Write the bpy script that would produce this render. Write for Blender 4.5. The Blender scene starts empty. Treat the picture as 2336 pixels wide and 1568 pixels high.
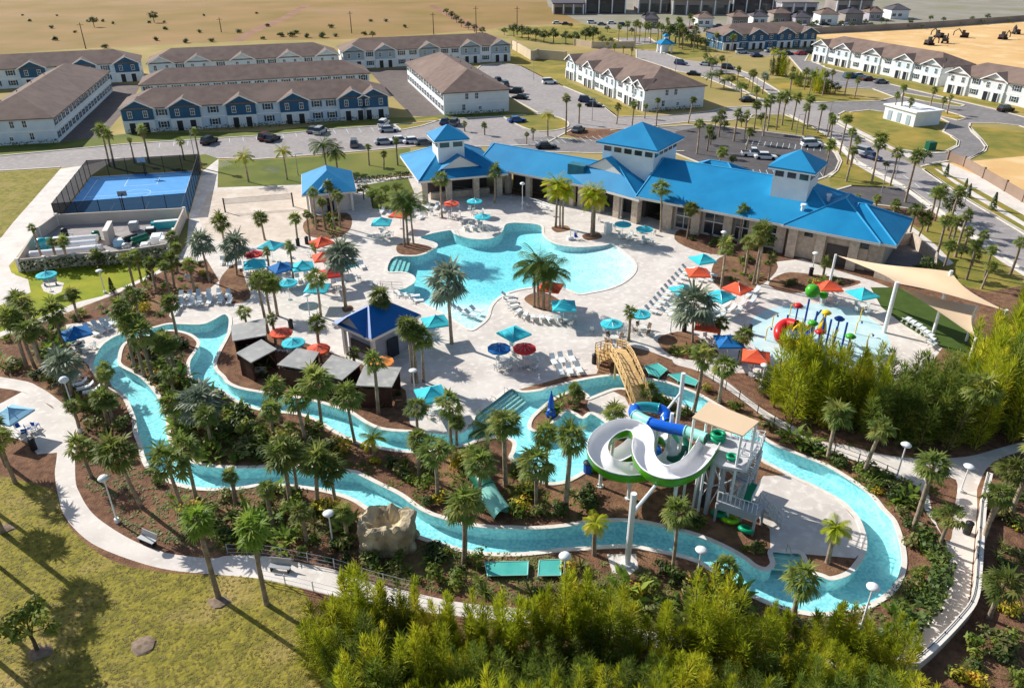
import bpy, bmesh, math, random
from mathutils import Vector, Matrix, noise
from mathutils.geometry import delaunay_2d_cdt
R = random.Random(11)
SC = bpy.context.scene
COL = SC.collection
# ---------------------------------------------------------------- camera model (drone, 44 m up)
CAMH=44.0; PITCH=math.radians(28.7); FPX=1760.0; CX,CY=1167.5,784.0
def G(px,py,z=0.0):
    a=(px-CX)/FPX; b=-(py-CY)/FPX
    c,s=math.cos(PITCH),math.sin(PITCH)
    t=(z-CAMH)/(-s+b*c)
    return Vector((a*t,(c+b*s)*t,z))
def P(x,y,z):
    c,s=math.cos(PITCH),math.sin(PITCH)
    d=y*c-(z-CAMH)*s; u=y*s+(z-CAMH)*c
    return (CX+FPX*x/d, CY-FPX*u/d)
def hz(px,py,ty):
    """height of a vertical thing standing at picture point px,py whose top is at picture row ty"""
    g=G(px,py); lo,hi=0.0,40.0
    for _ in range(30):
        m=(lo+hi)/2
        if P(g.x,g.y,m)[1]>ty: lo=m
        else: hi=m
    return lo
# ---------------------------------------------------------------- materials
MATS={}
def sr(r,g,b):
    f=lambda c:(c/12.92 if c<=.04045 else ((c+.055)/1.055)**2.4)
    return (f(r/255),f(g/255),f(b/255))
def mat(name,c1,c2=None,scale=1.0,rough=.8,metal=0.0,spec=.3,c3=None,scale3=.05,bump=0.0,bscale=8,detail=4,contrast=(.35,.65),transl=0):
    m=bpy.data.materials.new(name); m.use_nodes=True; n=m.node_tree.nodes; l=m.node_tree.links
    b=n['Principled BSDF']; b.inputs['Roughness'].default_value=rough; b.inputs['Metallic'].default_value=metal
    b.inputs['Specular IOR Level'].default_value=spec
    b.inputs['Base Color'].default_value=(*c1,1)
    geo=n.new('ShaderNodeNewGeometry')
    def layer(ca,cb,sc,con):
        t=n.new('ShaderNodeTexNoise'); t.inputs['Scale'].default_value=sc; t.inputs['Detail'].default_value=detail
        l.new(geo.outputs['Position'],t.inputs['Vector'])
        r=n.new('ShaderNodeMapRange'); r.inputs['From Min'].default_value=con[0]; r.inputs['From Max'].default_value=con[1]
        l.new(t.outputs['Fac'],r.inputs['Value'])
        x=n.new('ShaderNodeMix'); x.data_type='RGBA'; l.new(r.outputs['Result'],x.inputs['Factor'])
        for k,v in ((6,ca),(7,cb)):
            if isinstance(v,tuple): x.inputs[k].default_value=(*v,1)
            else: l.new(v,x.inputs[k])
        return x.outputs[2]
    out=None
    if c2: out=layer(c1,c2,scale,contrast)
    if c3: out=layer(out if out else c1,c3,scale3,(.5,.72))
    if out is not None: l.new(out,b.inputs['Base Color'])
    if bump:
        t=n.new('ShaderNodeTexNoise'); t.inputs['Scale'].default_value=bscale; t.inputs['Detail'].default_value=5
        l.new(geo.outputs['Position'],t.inputs['Vector'])
        bp=n.new('ShaderNodeBump'); bp.inputs['Strength'].default_value=bump; bp.inputs['Distance'].default_value=.15
        l.new(t.outputs['Fac'],bp.inputs['Height']); l.new(bp.outputs['Normal'],b.inputs['Normal'])
    MATS[name]=m
    return m
def objrand(m,amount=.25):
    """small brightness change from one object to the next"""
    n=m.node_tree.nodes; l=m.node_tree.links; b=n['Principled BSDF']
    i=n.new('ShaderNodeObjectInfo'); h=n.new('ShaderNodeHueSaturation')
    r=n.new('ShaderNodeMapRange'); r.inputs['To Min'].default_value=1-amount; r.inputs['To Max'].default_value=1+amount
    l.new(i.outputs['Random'],r.inputs['Value']); l.new(r.outputs['Result'],h.inputs['Value'])
    src=b.inputs['Base Color'].links
    if src: l.new(src[0].from_socket,h.inputs['Color'])
    else: h.inputs['Color'].default_value=b.inputs['Base Color'].default_value
    l.new(h.outputs['Color'],b.inputs['Base Color'])
def leafmat(name,c1,c2,c3,scale=.6,amount=.22,tr=.3):
    """foliage: colour varies per leaf clump and per object, a little light passes through"""
    m=mat(name,c1,c2,scale=scale*4,rough=.55,spec=.25,c3=c3,scale3=scale,contrast=(.3,.7))
    objrand(m,amount)
    n=m.node_tree.nodes; l=m.node_tree.links; b=n['Principled BSDF']; o=n['Material Output']
    t=n.new('ShaderNodeBsdfTranslucent'); l.new(b.inputs['Base Color'].links[0].from_socket,t.inputs['Color'])
    x=n.new('ShaderNodeMixShader'); x.inputs[0].default_value=tr
    l.new(b.outputs[0],x.inputs[1]); l.new(t.outputs[0],x.inputs[2]); l.new(x.outputs[0],o.inputs['Surface'])
    return m
# ---------------------------------------------------------------- mesh builder
class MB:
    def __init__(s): s.v=[]; s.f=[]; s.m=[]; s.cur=0
    def add(s,vs,fs):
        o=len(s.v); s.v+= [tuple(v) for v in vs]
        for f in fs: s.f.append(tuple(i+o for i in f)); s.m.append(s.cur)
        return s
    def box(s,x,y,z,w,d,h,rz=0.0):
        """box with its base centre at x,y,z"""
        c,n=math.cos(rz),math.sin(rz); vs=[]
        for dz in (0,h):
            for dx,dy in ((-w/2,-d/2),(w/2,-d/2),(w/2,d/2),(-w/2,d/2)):
                vs.append((x+dx*c-dy*n,y+dx*n+dy*c,z+dz))
        return s.add(vs,[(3,2,1,0),(4,5,6,7),(0,1,5,4),(1,2,6,5),(2,3,7,6),(3,0,4,7)])
    def hexa(s,b,t):
        """box from four bottom and four top corners"""
        return s.add(list(b)+list(t),[(3,2,1,0),(4,5,6,7),(0,1,5,4),(1,2,6,5),(2,3,7,6),(3,0,4,7)])
    def tube(s,pts,r,n=8,caps=True,r2=None):
        pts=[Vector(p) for p in pts]; k=len(pts); rings=[]
        for i,p in enumerate(pts):
            t=(pts[min(i+1,k-1)]-pts[max(i-1,0)])
            if t.length<1e-9: t=Vector((0,0,1))
            t.normalize(); up=Vector((0,0,1)) if abs(t.z)<.95 else Vector((1,0,0))
            a=t.cross(up).normalized(); b=a.cross(t)
            rr=r if r2 is None else r+(r2-r)*i/max(1,k-1)
            rings.append([p+a*rr*math.cos(2*math.pi*j/n)+b*rr*math.sin(2*math.pi*j/n) for j in range(n)])
        fs=[]
        for i in range(k-1):
            for j in range(n): fs.append((i*n+j,i*n+(j+1)%n,(i+1)*n+(j+1)%n,(i+1)*n+j))
        if caps: fs.append(tuple(range(n-1,-1,-1))); fs.append(tuple((k-1)*n+j for j in range(n)))
        return s.add([v for rg in rings for v in rg],fs)
    def cyl(s,x,y,z,r,h,n=12,r2=None): return s.tube([(x,y,z),(x,y,z+h)],r,n,True,r2)
    def lathe(s,x,y,prof,n=14):
        vs=[];fs=[]
        for r,z in prof:
            for j in range(n): vs.append((x+r*math.cos(2*math.pi*j/n),y+r*math.sin(2*math.pi*j/n),z))
        for i in range(len(prof)-1):
            for j in range(n): fs.append((i*n+j,i*n+(j+1)%n,(i+1)*n+(j+1)%n,(i+1)*n+j))
        fs.append(tuple(range(n-1,-1,-1))); fs.append(tuple((len(prof)-1)*n+j for j in range(n)))
        return s.add(vs,fs)
    def torus(s,x,y,z,R_,r,n=18,k=8):
        vs=[];fs=[]
        for i in range(n):
            a=2*math.pi*i/n
            for j in range(k):
                b=2*math.pi*j/k; q=R_+r*math.cos(b); vs.append((x+q*math.cos(a),y+q*math.sin(a),z+r*math.sin(b)))
        for i in range(n):
            for j in range(k): fs.append((i*k+j,((i+1)%n)*k+j,((i+1)%n)*k+(j+1)%k,i*k+(j+1)%k))
        return s.add(vs,fs)
    def poly(s,pts): return s.add(pts,[tuple(range(len(pts)))])
    def slab(s,pts,t):
        """sheet of thickness t under a polygon of 3-D points"""
        n=len(pts); lo=[(p[0],p[1],p[2]-t) for p in pts]
        return s.add(list(pts)+lo,[tuple(range(n)),tuple(range(2*n-1,n-1,-1))]+[(i,n+i,n+(i+1)%n,(i+1)%n) for i in range(n)])
    def mesh(s,name,mats,smooth=False):
        me=bpy.data.meshes.new(name); me.from_pydata(s.v,[],s.f)
        for m in (mats if isinstance(mats,(list,tuple)) else [mats]): me.materials.append(m)
        me.polygons.foreach_set('material_index',s.m)
        if smooth: me.polygons.foreach_set('use_smooth',[True]*len(s.f))
        me.update(); return me
    def build(s,name,mats,parent=None,smooth=False,world=False):
        if world and parent is not None:
            w=parent.location; c,n=math.cos(-parent.rotation_euler.z),math.sin(-parent.rotation_euler.z); o=[]
            for v in s.v:
                dx,dy=v[0]-w.x,v[1]-w.y; o.append((dx*c-dy*n,dx*n+dy*c,v[2]-w.z))
            s.v=o
        return link(name,s.mesh(name,mats,smooth),parent)
def link(name,me,parent=None,loc=None,rz=None,sc=None):
    o=bpy.data.objects.new(name,me); COL.objects.link(o)
    if parent is not None: o.parent=parent
    if loc is not None: o.location=loc
    if rz is not None: o.rotation_euler=(0,0,rz)
    if sc is not None: o.scale=sc
    return o
def tag(o,label=None,cat=None,group=None,kind=None):
    if label: o['label']=label
    if cat: o['category']=cat
    if group: o['group']=group
    if kind: o['kind']=kind
    return o
def thing(name,loc=(0,0,0),rz=0.0,label=None,cat=None,group=None):
    o=bpy.data.objects.new(name,None); COL.objects.link(o); o.location=loc; o.rotation_euler=(0,0,rz); o.empty_display_size=.2
    return tag(o,label,cat,group)
KIDS={}
def tree(o):
    if o.name not in KIDS: KIDS[o.name]=[(c,[(g) for g in o2]) for c,o2 in [(c,[x for x in bpy.data.objects if x.parent==c]) for c in bpy.data.objects if c.parent==o]]
    return KIDS[o.name]
def dup(o,loc,rz=0.0,sc=None,label=None,mats=None):
    """a copy of a thing with copies of its parts and sub-parts"""
    r=o.copy(); COL.objects.link(r); r.location=loc; r.rotation_euler=(0,0,rz)
    if sc is not None: r.scale=(sc,)*3 if not isinstance(sc,tuple) else sc
    for c,gs in tree(o):
        d=c.copy(); COL.objects.link(d); d.parent=r
        for g in gs:
            e=g.copy(); COL.objects.link(e); e.parent=d
    if label: r['label']=label
    return r
# ---------------------------------------------------------------- labels that tell look-alikes apart
LAND=[]     # (name, x, y)
AUTO=[]     # (object, look, place x, y)
ORD=['nearest','second nearest','third nearest','fourth nearest','fifth nearest','sixth nearest','seventh nearest','eighth nearest','ninth nearest','tenth nearest','eleventh nearest','twelfth nearest']
def auto(o,look,cat,group=None):
    tag(o,None,cat,group); AUTO.append((o,look)); return o
def write_labels():
    cell={}
    for o,look in AUTO:
        x,y=P(o.location.x,o.location.y,0)
        best=min(LAND,key=lambda q:(q[1]-x)**2+((q[2]-y)*1.25)**2+q[3])
        dx,dy=x-best[1],(y-best[2])*1.25
        rel=('right of' if dx>0 else 'left of') if abs(dx)>abs(dy) else ('in front of' if dy>0 else 'beyond')
        cell.setdefault((look,rel,best[0]),[]).append((dx*dx+dy*dy,o))
    for (look,rel,nm),l in cell.items():
        l.sort(key=lambda t:t[0])
        for i,(d,o) in enumerate(l):
            if len(l)==1: o['label']=f'{look} {rel} {nm}'
            elif i<len(ORD): o['label']=f'{ORD[i]} {look} {rel} {nm}'
            else: o['label']=f'{look}, {i+1}th outward {rel} {nm}'
# ---------------------------------------------------------------- 2-D helpers
def smooth(pts,closed=True,sub=4):
    n=len(pts); out=[]
    for i in range(n if closed else n-1):
        if closed: p0,p1,p2,p3=[pts[(i+k)%n] for k in (-1,0,1,2)]
        else: p0,p1,p2,p3=pts[max(i-1,0)],pts[i],pts[i+1],pts[min(i+2,n-1)]
        for j in range(sub):
            t=j/sub
            out.append(tuple(.5*((2*b)+(-a+c)*t+(2*a-5*b+4*c-d)*t*t+(-a+3*b-3*c+d)*t**3) for a,b,c,d in zip(p0,p1,p2,p3)))
    if not closed: out.append(tuple(pts[-1]))
    return out
def inside(x,y,poly):
    c=False; n=len(poly); j=n-1
    for i in range(n):
        a,b=poly[i],poly[j]
        if (a[1]>y)!=(b[1]>y) and x<(b[0]-a[0])*(y-a[1])/(b[1]-a[1])+a[0]: c=not c
        j=i
    return c
def W(px,sm=False,sub=4):
    q=[tuple(G(*p)[:2]) for p in px]
    return smooth(q,True,sub) if sm else q
def ribbon(pts,w,z0,h,closed=False,side=0):
    """kerb or coping: a strip of width w and height h along a line; side -1/0/1 shifts it"""
    b=MB(); n=len(pts); L=[];Rr=[]
    for i in range(n):
        a=Vector(pts[i-1] if (i>0 or closed) else pts[i]); c=Vector(pts[(i+1)%n] if (i<n-1 or closed) else pts[i])
        t=(c-a); t=t.normalized() if t.length>1e-9 else Vector((1,0)); nn=Vector((-t.y,t.x)); p=Vector(pts[i])
        L.append(p+nn*(w/2+side*w/2)); Rr.append(p-nn*(w/2-side*w/2))
    vs=[]
    for i in range(n): vs+=[(*L[i],z0),(*L[i],z0+h),(*Rr[i],z0+h),(*Rr[i],z0)]
    fs=[]
    for i in range(n if closed else n-1):
        j=(i+1)%n
        for k in range(3): fs.append((4*i+k,4*j+k,4*j+k+1,4*i+k+1))
    if not closed: fs+= [(0,1,2,3),(4*n-1,4*n-2,4*n-3,4*n-4)]
    return b.add(vs,fs)
# ================================================================= SURFACES
mat('dry_ground',sr(150,135,75),sr(175,150,95),scale=.06,rough=.95,c3=sr(120,120,55),scale3=.03)
mat('field',sr(158,124,76),sr(136,112,54),scale=.03,rough=.95,c3=sr(164,132,96),scale3=.012,bump=.5,bscale=.5,detail=9)
mat('lawn',sr(146,134,52),sr(116,110,42),scale=1.1,rough=.95,c3=sr(164,142,84),scale3=.2,bump=.9,bscale=3.5,detail=12,contrast=(.42,.6))
mat('verge',sr(146,130,58),sr(114,116,44),scale=.3,rough=.95,c3=sr(185,152,70),scale3=.06,bump=.5,bscale=3)
mat('back_lawn',sr(112,118,44),sr(88,100,36),scale=.2,rough=.95,c3=sr(135,128,60),scale3=.05)
mat('bright_lawn',sr(148,152,26),sr(125,138,24),scale=.5,rough=.95,c3=sr(170,160,40),scale3=.15,bump=.5,bscale=6)
mat('turf',sr(62,82,28),sr(72,92,32),scale=.8,rough=.95)
mat('mulch',sr(134,98,74),sr(100,70,54),scale=1.6,rough=1,c3=sr(156,120,86),scale3=.22,bump=.8,bscale=6,detail=8)
mat('concrete',sr(226,216,206),sr(206,196,186),scale=.35,rough=.85,c3=sr(233,226,216),scale3=1.4,detail=8)
mat('deck',sr(222,213,203),sr(202,192,182),scale=.25,rough=.8,c3=sr(236,226,216),scale3=1.3,detail=8)
mat('sand_court',sr(218,202,184),sr(206,188,170),scale=.8,rough=1,c3=sr(228,214,198),scale3=.3,bump=.5,bscale=3)
mat('sand',sr(226,186,128),sr(214,170,112),scale=.05,rough=1,c3=sr(234,202,152),scale3=.12,bump=.4,bscale=.6)
mat('asphalt',sr(163,154,150),sr(150,142,139),scale=.12,rough=.9,c3=sr(176,168,162),scale3=.9,detail=8)
mat('grey_asphalt',sr(136,130,128),sr(124,119,118),scale=.15,rough=.9,c3=sr(148,142,138),scale3=.8,detail=8)
mat('dark_asphalt',sr(96,90,90),sr(84,80,80),scale=.2,rough=.9,c3=sr(106,100,98),scale3=.8,detail=8)
mat('alley',sr(112,100,94),sr(100,90,85),scale=.3,rough=.9,c3=sr(122,110,103),scale3=.9)
mat('far_pavement',sr(158,150,138),sr(140,134,116),scale=.06,rough=.9,c3=sr(128,128,84),scale3=.02)
mat('court_blue',sr(30,110,205),sr(26,104,196),scale=.6,rough=.7)
mat('court_light',sr(80,160,222),sr(74,152,216),scale=.6,rough=.7)
mat('splash_floor',sr(206,228,226),sr(180,216,220),scale=.35,rough=.5,c3=sr(215,232,226),scale3=.8)
mat('kerb',sr(222,212,196),sr(205,196,180),scale=1.0)
mat('coping',sr(236,228,216),sr(220,210,198),scale=1.5)
mat('track',sr(160,118,88),sr(140,100,74),scale=.1)
# pool floor: pale mottled plaster; extra contrast in its colour imitates rippled water light
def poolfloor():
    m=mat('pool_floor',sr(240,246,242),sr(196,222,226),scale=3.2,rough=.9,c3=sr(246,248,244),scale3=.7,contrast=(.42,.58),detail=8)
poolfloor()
def watermat():
    m=bpy.data.materials.new('water'); m.use_nodes=True; n=m.node_tree.nodes; l=m.node_tree.links
    n.clear(); o=n.new('ShaderNodeOutputMaterial'); geo=n.new('ShaderNodeNewGeometry')
    at=n.new('ShaderNodeAttribute'); at.attribute_name='depth'
    nz=n.new('ShaderNodeTexNoise'); nz.inputs['Scale'].default_value=.45; nz.inputs['Detail'].default_value=6
    l.new(geo.outputs['Position'],nz.inputs['Vector'])
    # transmitted colour per channel = exp(-absorption*depth)
    comb=n.new('ShaderNodeCombineColor')
    ad=n.new('ShaderNodeMath'); ad.operation='MULTIPLY_ADD'; l.new(nz.outputs['Fac'],ad.inputs[0]); ad.inputs[1].default_value=.5; ad.inputs[2].default_value=.75  # uneven tint, colour variation imitating dappled light in the water
    dp=n.new('ShaderNodeMath'); dp.operation='MULTIPLY'; l.new(at.outputs['Fac'],dp.inputs[0]); l.new(ad.outputs[0],dp.inputs[1])
    for k,(ch,a) in enumerate((('Red',.42),('Green',.05),('Blue',.03))):
        p=n.new('ShaderNodeMath'); p.operation='MULTIPLY'; p.inputs[1].default_value=-a; l.new(dp.outputs[0],p.inputs[0])
        e=n.new('ShaderNodeMath'); e.operation='EXPONENT'; l.new(p.outputs[0],e.inputs[0]); l.new(e.outputs[0],comb.inputs[ch])
    t=n.new('ShaderNodeBsdfTransparent'); l.new(comb.outputs[0],t.inputs['Color'])
    g=n.new('ShaderNodeBsdfGlossy'); g.inputs['Roughness'].default_value=.06
    rp=n.new('ShaderNodeTexNoise'); rp.inputs['Scale'].default_value=3.5; rp.inputs['Detail'].default_value=3; l.new(geo.outputs['Position'],rp.inputs['Vector'])
    bp=n.new('ShaderNodeBump'); bp.inputs['Strength'].default_value=.7; bp.inputs['Distance'].default_value=.08; l.new(rp.outputs['Fac'],bp.inputs['Height'])
    l.new(bp.outputs['Normal'],g.inputs['Normal'])
    lw=n.new('ShaderNodeLayerWeight'); lw.inputs['Blend'].default_value=.5
    pw=n.new('ShaderNodeMath'); pw.operation='POWER'; pw.inputs[1].default_value=5; l.new(lw.outputs['Facing'],pw.inputs[0])
    fr=n.new('ShaderNodeMath'); fr.operation='MULTIPLY_ADD'; fr.inputs[1].default_value=.9; fr.inputs[2].default_value=.02; l.new(pw.outputs[0],fr.inputs[0])
    x=n.new('ShaderNodeMixShader'); l.new(fr.outputs[0],x.inputs[0]); l.new(t.outputs[0],x.inputs[1]); l.new(g.outputs[0],x.inputs[2])
    l.new(x.outputs[0],o.inputs['Surface']); MATS['water']=m
watermat()
# ================================================================= GROUND PLAN (picture points of ground features, laid out on level ground)
RIVER_OUT=[(311,756),(270,763),(234,784),(216,810),(208,836),(224,859),(250,882),(281,903),(296,932),(306,960),(309,986),(320,1015),(325,1041),(341,1070),(377,1093),(421,1109),(473,1116),(541,1114),(592,1106),(633,1106),(680,1110),(727,1117),(769,1127),(805,1140),(831,1156),(870,1185),(910,1208),(953,1224),(1013,1243),(1086,1261),(1185,1264),(1280,1254),(1332,1251),(1380,1247),(1439,1246),(1488,1254),(1545,1266),(1595,1282),(1639,1311),(1670,1329),(1704,1352),(1766,1380),(1843,1399),(1913,1398),(1965,1389),(2012,1365),(2043,1337),(2059,1300),(2061,1264),(2052,1222),(2038,1186),(2014,1160),(1991,1132),(1947,1098),(1887,1062),(1822,1036),(1765,1013),(1731,990),(1680,950),(1615,911),(1587,896),(1553,883),(1514,870),(1475,864),(1410,855),(1371,858),(1319,867),(1267,880),(1228,890),(1189,893),(1164,885),(1128,911),(1083,945),(1075,968),(1050,985),(1024,988),(985,986),(945,984),(880,979),(841,966),(800,940),(763,927),(738,919),(690,908),(644,901),(590,893),(545,884),(520,872),(510,859),(494,843),(491,825),(502,799),(517,771),(523,755),(525,725),(510,716),(481,731),(455,739),(390,738),(350,747)]
RIVER_IN=[(312,771),(289,781),(278,794),(273,815),(276,833),(320,857),(351,888),(369,916),(382,953),(385,989),(393,1013),(406,1033),(442,1054),(480,1062),(520,1065),(581,1065),(640,1062),(706,1065),(743,1070),(805,1075),(826,1083),(862,1101),(914,1127),(953,1155),(977,1168),(998,1176),(1063,1194),(1128,1202),(1163,1202),(1215,1204),(1280,1199),(1332,1191),(1384,1186),(1444,1187),(1488,1194),(1553,1209),(1605,1225),(1657,1248),(1699,1272),(1722,1290),(1745,1298),(1757,1292),(1762,1282),(1757,1256),(1790,1257),(1828,1262),(1845,1300),(1877,1313),(1897,1319),(1931,1308),(1952,1287),(1968,1259),(1970,1225),(1957,1186),(1939,1163),(1913,1140),(1856,1109),(1814,1090),(1765,1064),(1741,1051),(1690,1010),(1640,975),(1579,937),(1553,924),(1537,911),(1509,903),(1470,897),(1430,888),(1397,889),(1342,910),(1340,903),(1319,890),(1293,896),(1262,911),(1231,935),(1212,955),(1207,973),(1215,981),(1231,981),(1251,968),(1272,953),(1288,937),(1309,942),(1329,953),(1350,942),(1392,972),(1380,1000),(1360,1045),(1345,1067),(1309,1090),(1280,1101),(1241,1101),(1205,1075),(1166,1046),(1171,1028),(1171,1006),(1140,997),(1089,1005),(1070,1013),(1044,1018),(951,1030),(894,1026),(841,1015),(805,1005),(763,984),(727,961),(696,948),(667,942),(597,935),(540,915),(502,890),(481,885),(452,872),(437,864),(429,841),(432,820),(447,797),(452,779),(430,762),(387,754),(350,764)]
POOL=[(881,619),(896,586),(951,583),(985,570),(994,556),(956,541),(1024,525),(1039,534),(1076,544),(1115,544),(1141,531),(1152,511),(1185,508),(1234,514),(1240,536),(1265,555),(1313,563),(1371,560),(1395,556),(1423,575),(1446,596),(1450,612),(1440,630),(1415,648),(1384,660),(1345,668),(1319,671),(1290,660),(1250,655),(1200,658),(1160,668),(1135,682),(1120,700),(1112,725),(1090,745),(1068,752),(1020,722),(960,690),(905,664),(922,657),(943,643),(940,629),(915,621)]
REG=[]
def reg(name,m,px,sm=False): REG.append((name,m,W(px,sm)))
reg('field','field',[(-500,165),(-400,150),(0,124),(150,113),(400,101),(600,92),(780,90),(1000,76),(1120,66),(1160,60),(1200,58),(1330,52),(1250,15),(1220,-110),(-900,-110)])
reg('dirt_track','track',[(690,12),(708,12),(664,40),(622,60),(588,73),(553,95),(522,95),(578,65),(640,40)])
reg('dirt_track','track',[(975,12),(990,12),(1050,40),(1105,66),(1085,72),(1030,45)])
reg('pavement','far_pavement',[(1330,54),(1250,15),(1220,-110),(2900,-110),(2900,40),(2325,48),(2080,60),(1860,72),(1640,75),(1500,80),(1400,66)])
reg('lawn','verge',[(1130,66),(1330,56),(1420,72),(1560,80),(1640,100),(1610,130),(1540,135),(1480,116),(1440,112),(1300,100),(1180,92),(1165,80)])
reg('road','asphalt',[(1400,88),(1480,86),(1500,100),(1440,104)])
reg('sandy_lot','sand',[(1850,80),(1950,70),(2100,64),(2325,47),(2900,20),(2900,260),(2400,240),(2150,170)])
reg('lawn','verge',[(1165,118),(1290,120),(1310,150),(1292,185),(1470,262),(1410,268),(1377,243),(1284,197),(1237,176),(1188,151),(1150,145)])
# roads
reg('road','asphalt',[(-300,372),(-100,362),(0,356),(299,328),(603,309),(743,296),(945,281),(1060,270),(1200,263),(1228,258),(1150,215),(1140,205),(1085,160),(1097,149),(1140,145),(1188,151),(1237,176),(1284,197),(1332,217),(1377,242),(1408,267),(1526,264),(1621,254),(1653,246),(1717,242),(1790,230),(1830,262),(1730,268),(1650,276),(1575,278),(1393,297),(1303,296),(1240,330),(1100,335),(971,332),(790,348),(581,364),(494,361),(458,361),(138,382),(0,390),(-300,408)])
reg('road','grey_asphalt',[(1170,318),(1245,312),(1310,318),(1400,312),(1500,290),(1620,283),(1640,296),(1560,345),(1350,350),(1200,345)])
reg('road','asphalt',[(1451,114),(1500,116),(1560,138),(1600,143),(1660,150),(1717,172),(1763,200),(1806,228),(1853,234),(1911,262),(1905,280),(1965,312),(2018,340),(2056,361),(2105,386),(2150,418),(2212,460),(2325,527),(2500,640),(2500,720),(2287,585),(2157,489),(2134,473),(2076,433),(2049,417),(1996,390),(1954,367),(1926,336),(1894,310),(1850,288),(1790,262),(1745,240),(1721,222),(1670,202),(1594,172),(1546,163),(1497,147),(1451,132)])
reg('road','grey_asphalt',[(1853,234),(2004,231),(2040,222),(1990,203),(1907,200),(1830,165),(1800,130),(1680,125),(1700,118),(1850,114),(1835,140),(1860,140),(1882,155),(1950,172),(2076,204),(2173,227),(2270,250),(2400,285),(2500,310),(2500,345),(2324,287),(2270,281),(2212,281),(2210,289),(2216,301),(2237,320),(2248,336),(2239,349),(2210,361),(2153,369),(2100,380),(2030,345),(2056,343),(2115,351),(2153,349),(2184,334),(2186,322),(2169,310),(2150,300),(2163,279),(2130,262),(2010,255),(1926,254),(1911,262)])
reg('lawn','verge',[(1740,182),(1800,176),(1860,190),(1900,200),(1930,215),(1988,228),(1900,233),(1853,233),(1820,224),(1775,200)])
reg('lawn','verge',[(1670,168),(1700,178),(1735,200),(1760,222),(1735,226),(1700,208),(1660,186),(1630,170)],True)
reg('lawn','verge',[(1911,262),(1938,256),(1983,251),(2010,255),(2120,285),(2140,298),(2150,306),(2169,312),(2184,322),(2182,332),(2153,347),(2115,350),(2056,342),(1990,306),(1946,285),(1913,271)])
reg('lawn','verge',[(2095,240),(2150,252),(2185,262),(2205,270),(2184,275),(2130,262),(2090,248)])
reg('lawn','verge',[(2060,212),(2150,228),(2200,240),(2190,244),(2110,232),(2055,220)])
reg('lawn','verge',[(1851,141),(1930,158),(2140,203),(2330,246),(2400,262),(2400,272),(2270,246),(2173,223),(2076,200),(1950,168),(1882,152)])
reg('lawn','verge',[(2210,289),(2240,290),(2340,300),(2500,350),(2500,372),(2325,357),(2210,363),(2246,345),(2250,334),(2238,318)])
reg('sandy_lot','sand',[(2165,372),(2325,357),(2500,340),(2500,560),(2325,450),(2240,405)])
reg('path','concrete',[(2146,369),(2165,372),(2240,405),(2325,452),(2500,560),(2500,590),(2325,485),(2225,430),(2150,390)])
reg('lawn','verge',[(2108,388),(2112,376),(2146,369),(2150,390),(2225,430),(2325,485),(2500,595),(2500,636),(2325,524),(2212,458),(2150,416)])
reg('path','concrete',[(2130,384),(2138,386),(2225,440),(2325,500),(2500,606),(2500,616),(2325,510),(2218,448)])
reg('path','concrete',[(1905,276),(1914,274),(1990,312),(2040,338),(2082,352),(2075,362),(2018,334),(1965,308)])
reg('road','dark_asphalt',[(1540,300),(1620,285),(1715,298),(1740,300),(1830,312),(1870,323),(1890,335),(1905,350),(1914,368),(1905,390),(1880,405),(1860,412),(1760,410),(1640,390),(1540,350)])
reg('lawn','verge',[(1715,262),(1800,262),(1850,288),(1890,312),(1926,340),(1954,370),(1996,395),(2049,420),(2019,428),(1941,424),(1893,425),(1890,405),(1908,390),(1918,368),(1908,345),(1890,328),(1870,318),(1830,306),(1740,292),(1700,280)])
reg('road','dark_asphalt',[(1893,438),(1941,424),(2019,428),(2070,430),(2128,473),(2110,480),(2000,468),(1932,460),(1893,453)])
reg('mulch_bed','mulch',[(1932,460),(2000,468),(2110,480),(2128,473),(2140,500),(2095,520),(2060,500),(1990,476)])
reg('path','concrete',[(1893,308),(1926,334),(1954,366),(1996,388),(2049,416),(2076,432),(2134,472),(2157,488),(2287,585),(2500,720),(2500,735),(2280,594),(2150,500),(2068,438),(2040,424),(1990,398),(1945,372),(1915,340),(1885,314)])
reg('alley','alley',[(133,290),(255,190),(322,193),(295,240),(225,322),(130,334)])
reg('alley','alley',[(840,160),(925,156),(1012,240),(1014,268),(940,265),(880,205)])
reg('lawn','back_lawn',[(130,326),(225,312),(299,304),(603,300),(890,268),(945,268),(1020,262),(1155,256),(1228,258),(1200,263),(1060,270),(945,281),(743,296),(603,309),(299,328),(-100,362),(-100,338)])
reg('lawn','verge',[(900,285),(920,277),(990,268),(1010,272),(960,288),(915,297)])
reg('lawn','verge',[(1150,262),(1240,262),(1290,275),(1290,292),(1230,300),(1180,285)],True)
reg('mulch_bed','mulch',[(1290,300),(1310,290),(1370,294),(1440,292),(1420,310),(1350,318),(1310,314)],True)
# left side
reg('lawn','lawn',[(-200,412),(0,392),(138,385),(130,395),(30,507),(4,540),(-200,720)])
reg('path','concrete',[(138,385),(200,376),(265,360),(300,362),(205,402),(125,505),(110,530),(60,555),(38,585),(20,606),(26,622),(65,637),(93,645),(70,666),(8,693),(-200,760),(-200,720),(4,540),(30,507)])
reg('lawn','back_lawn',[(205,402),(255,368),(470,352),(498,362),(470,385)])
reg('lawn','back_lawn',[(494,427),(500,366),(581,366),(790,352),(935,338),(945,400),(900,408),(800,412),(690,422)])
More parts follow.
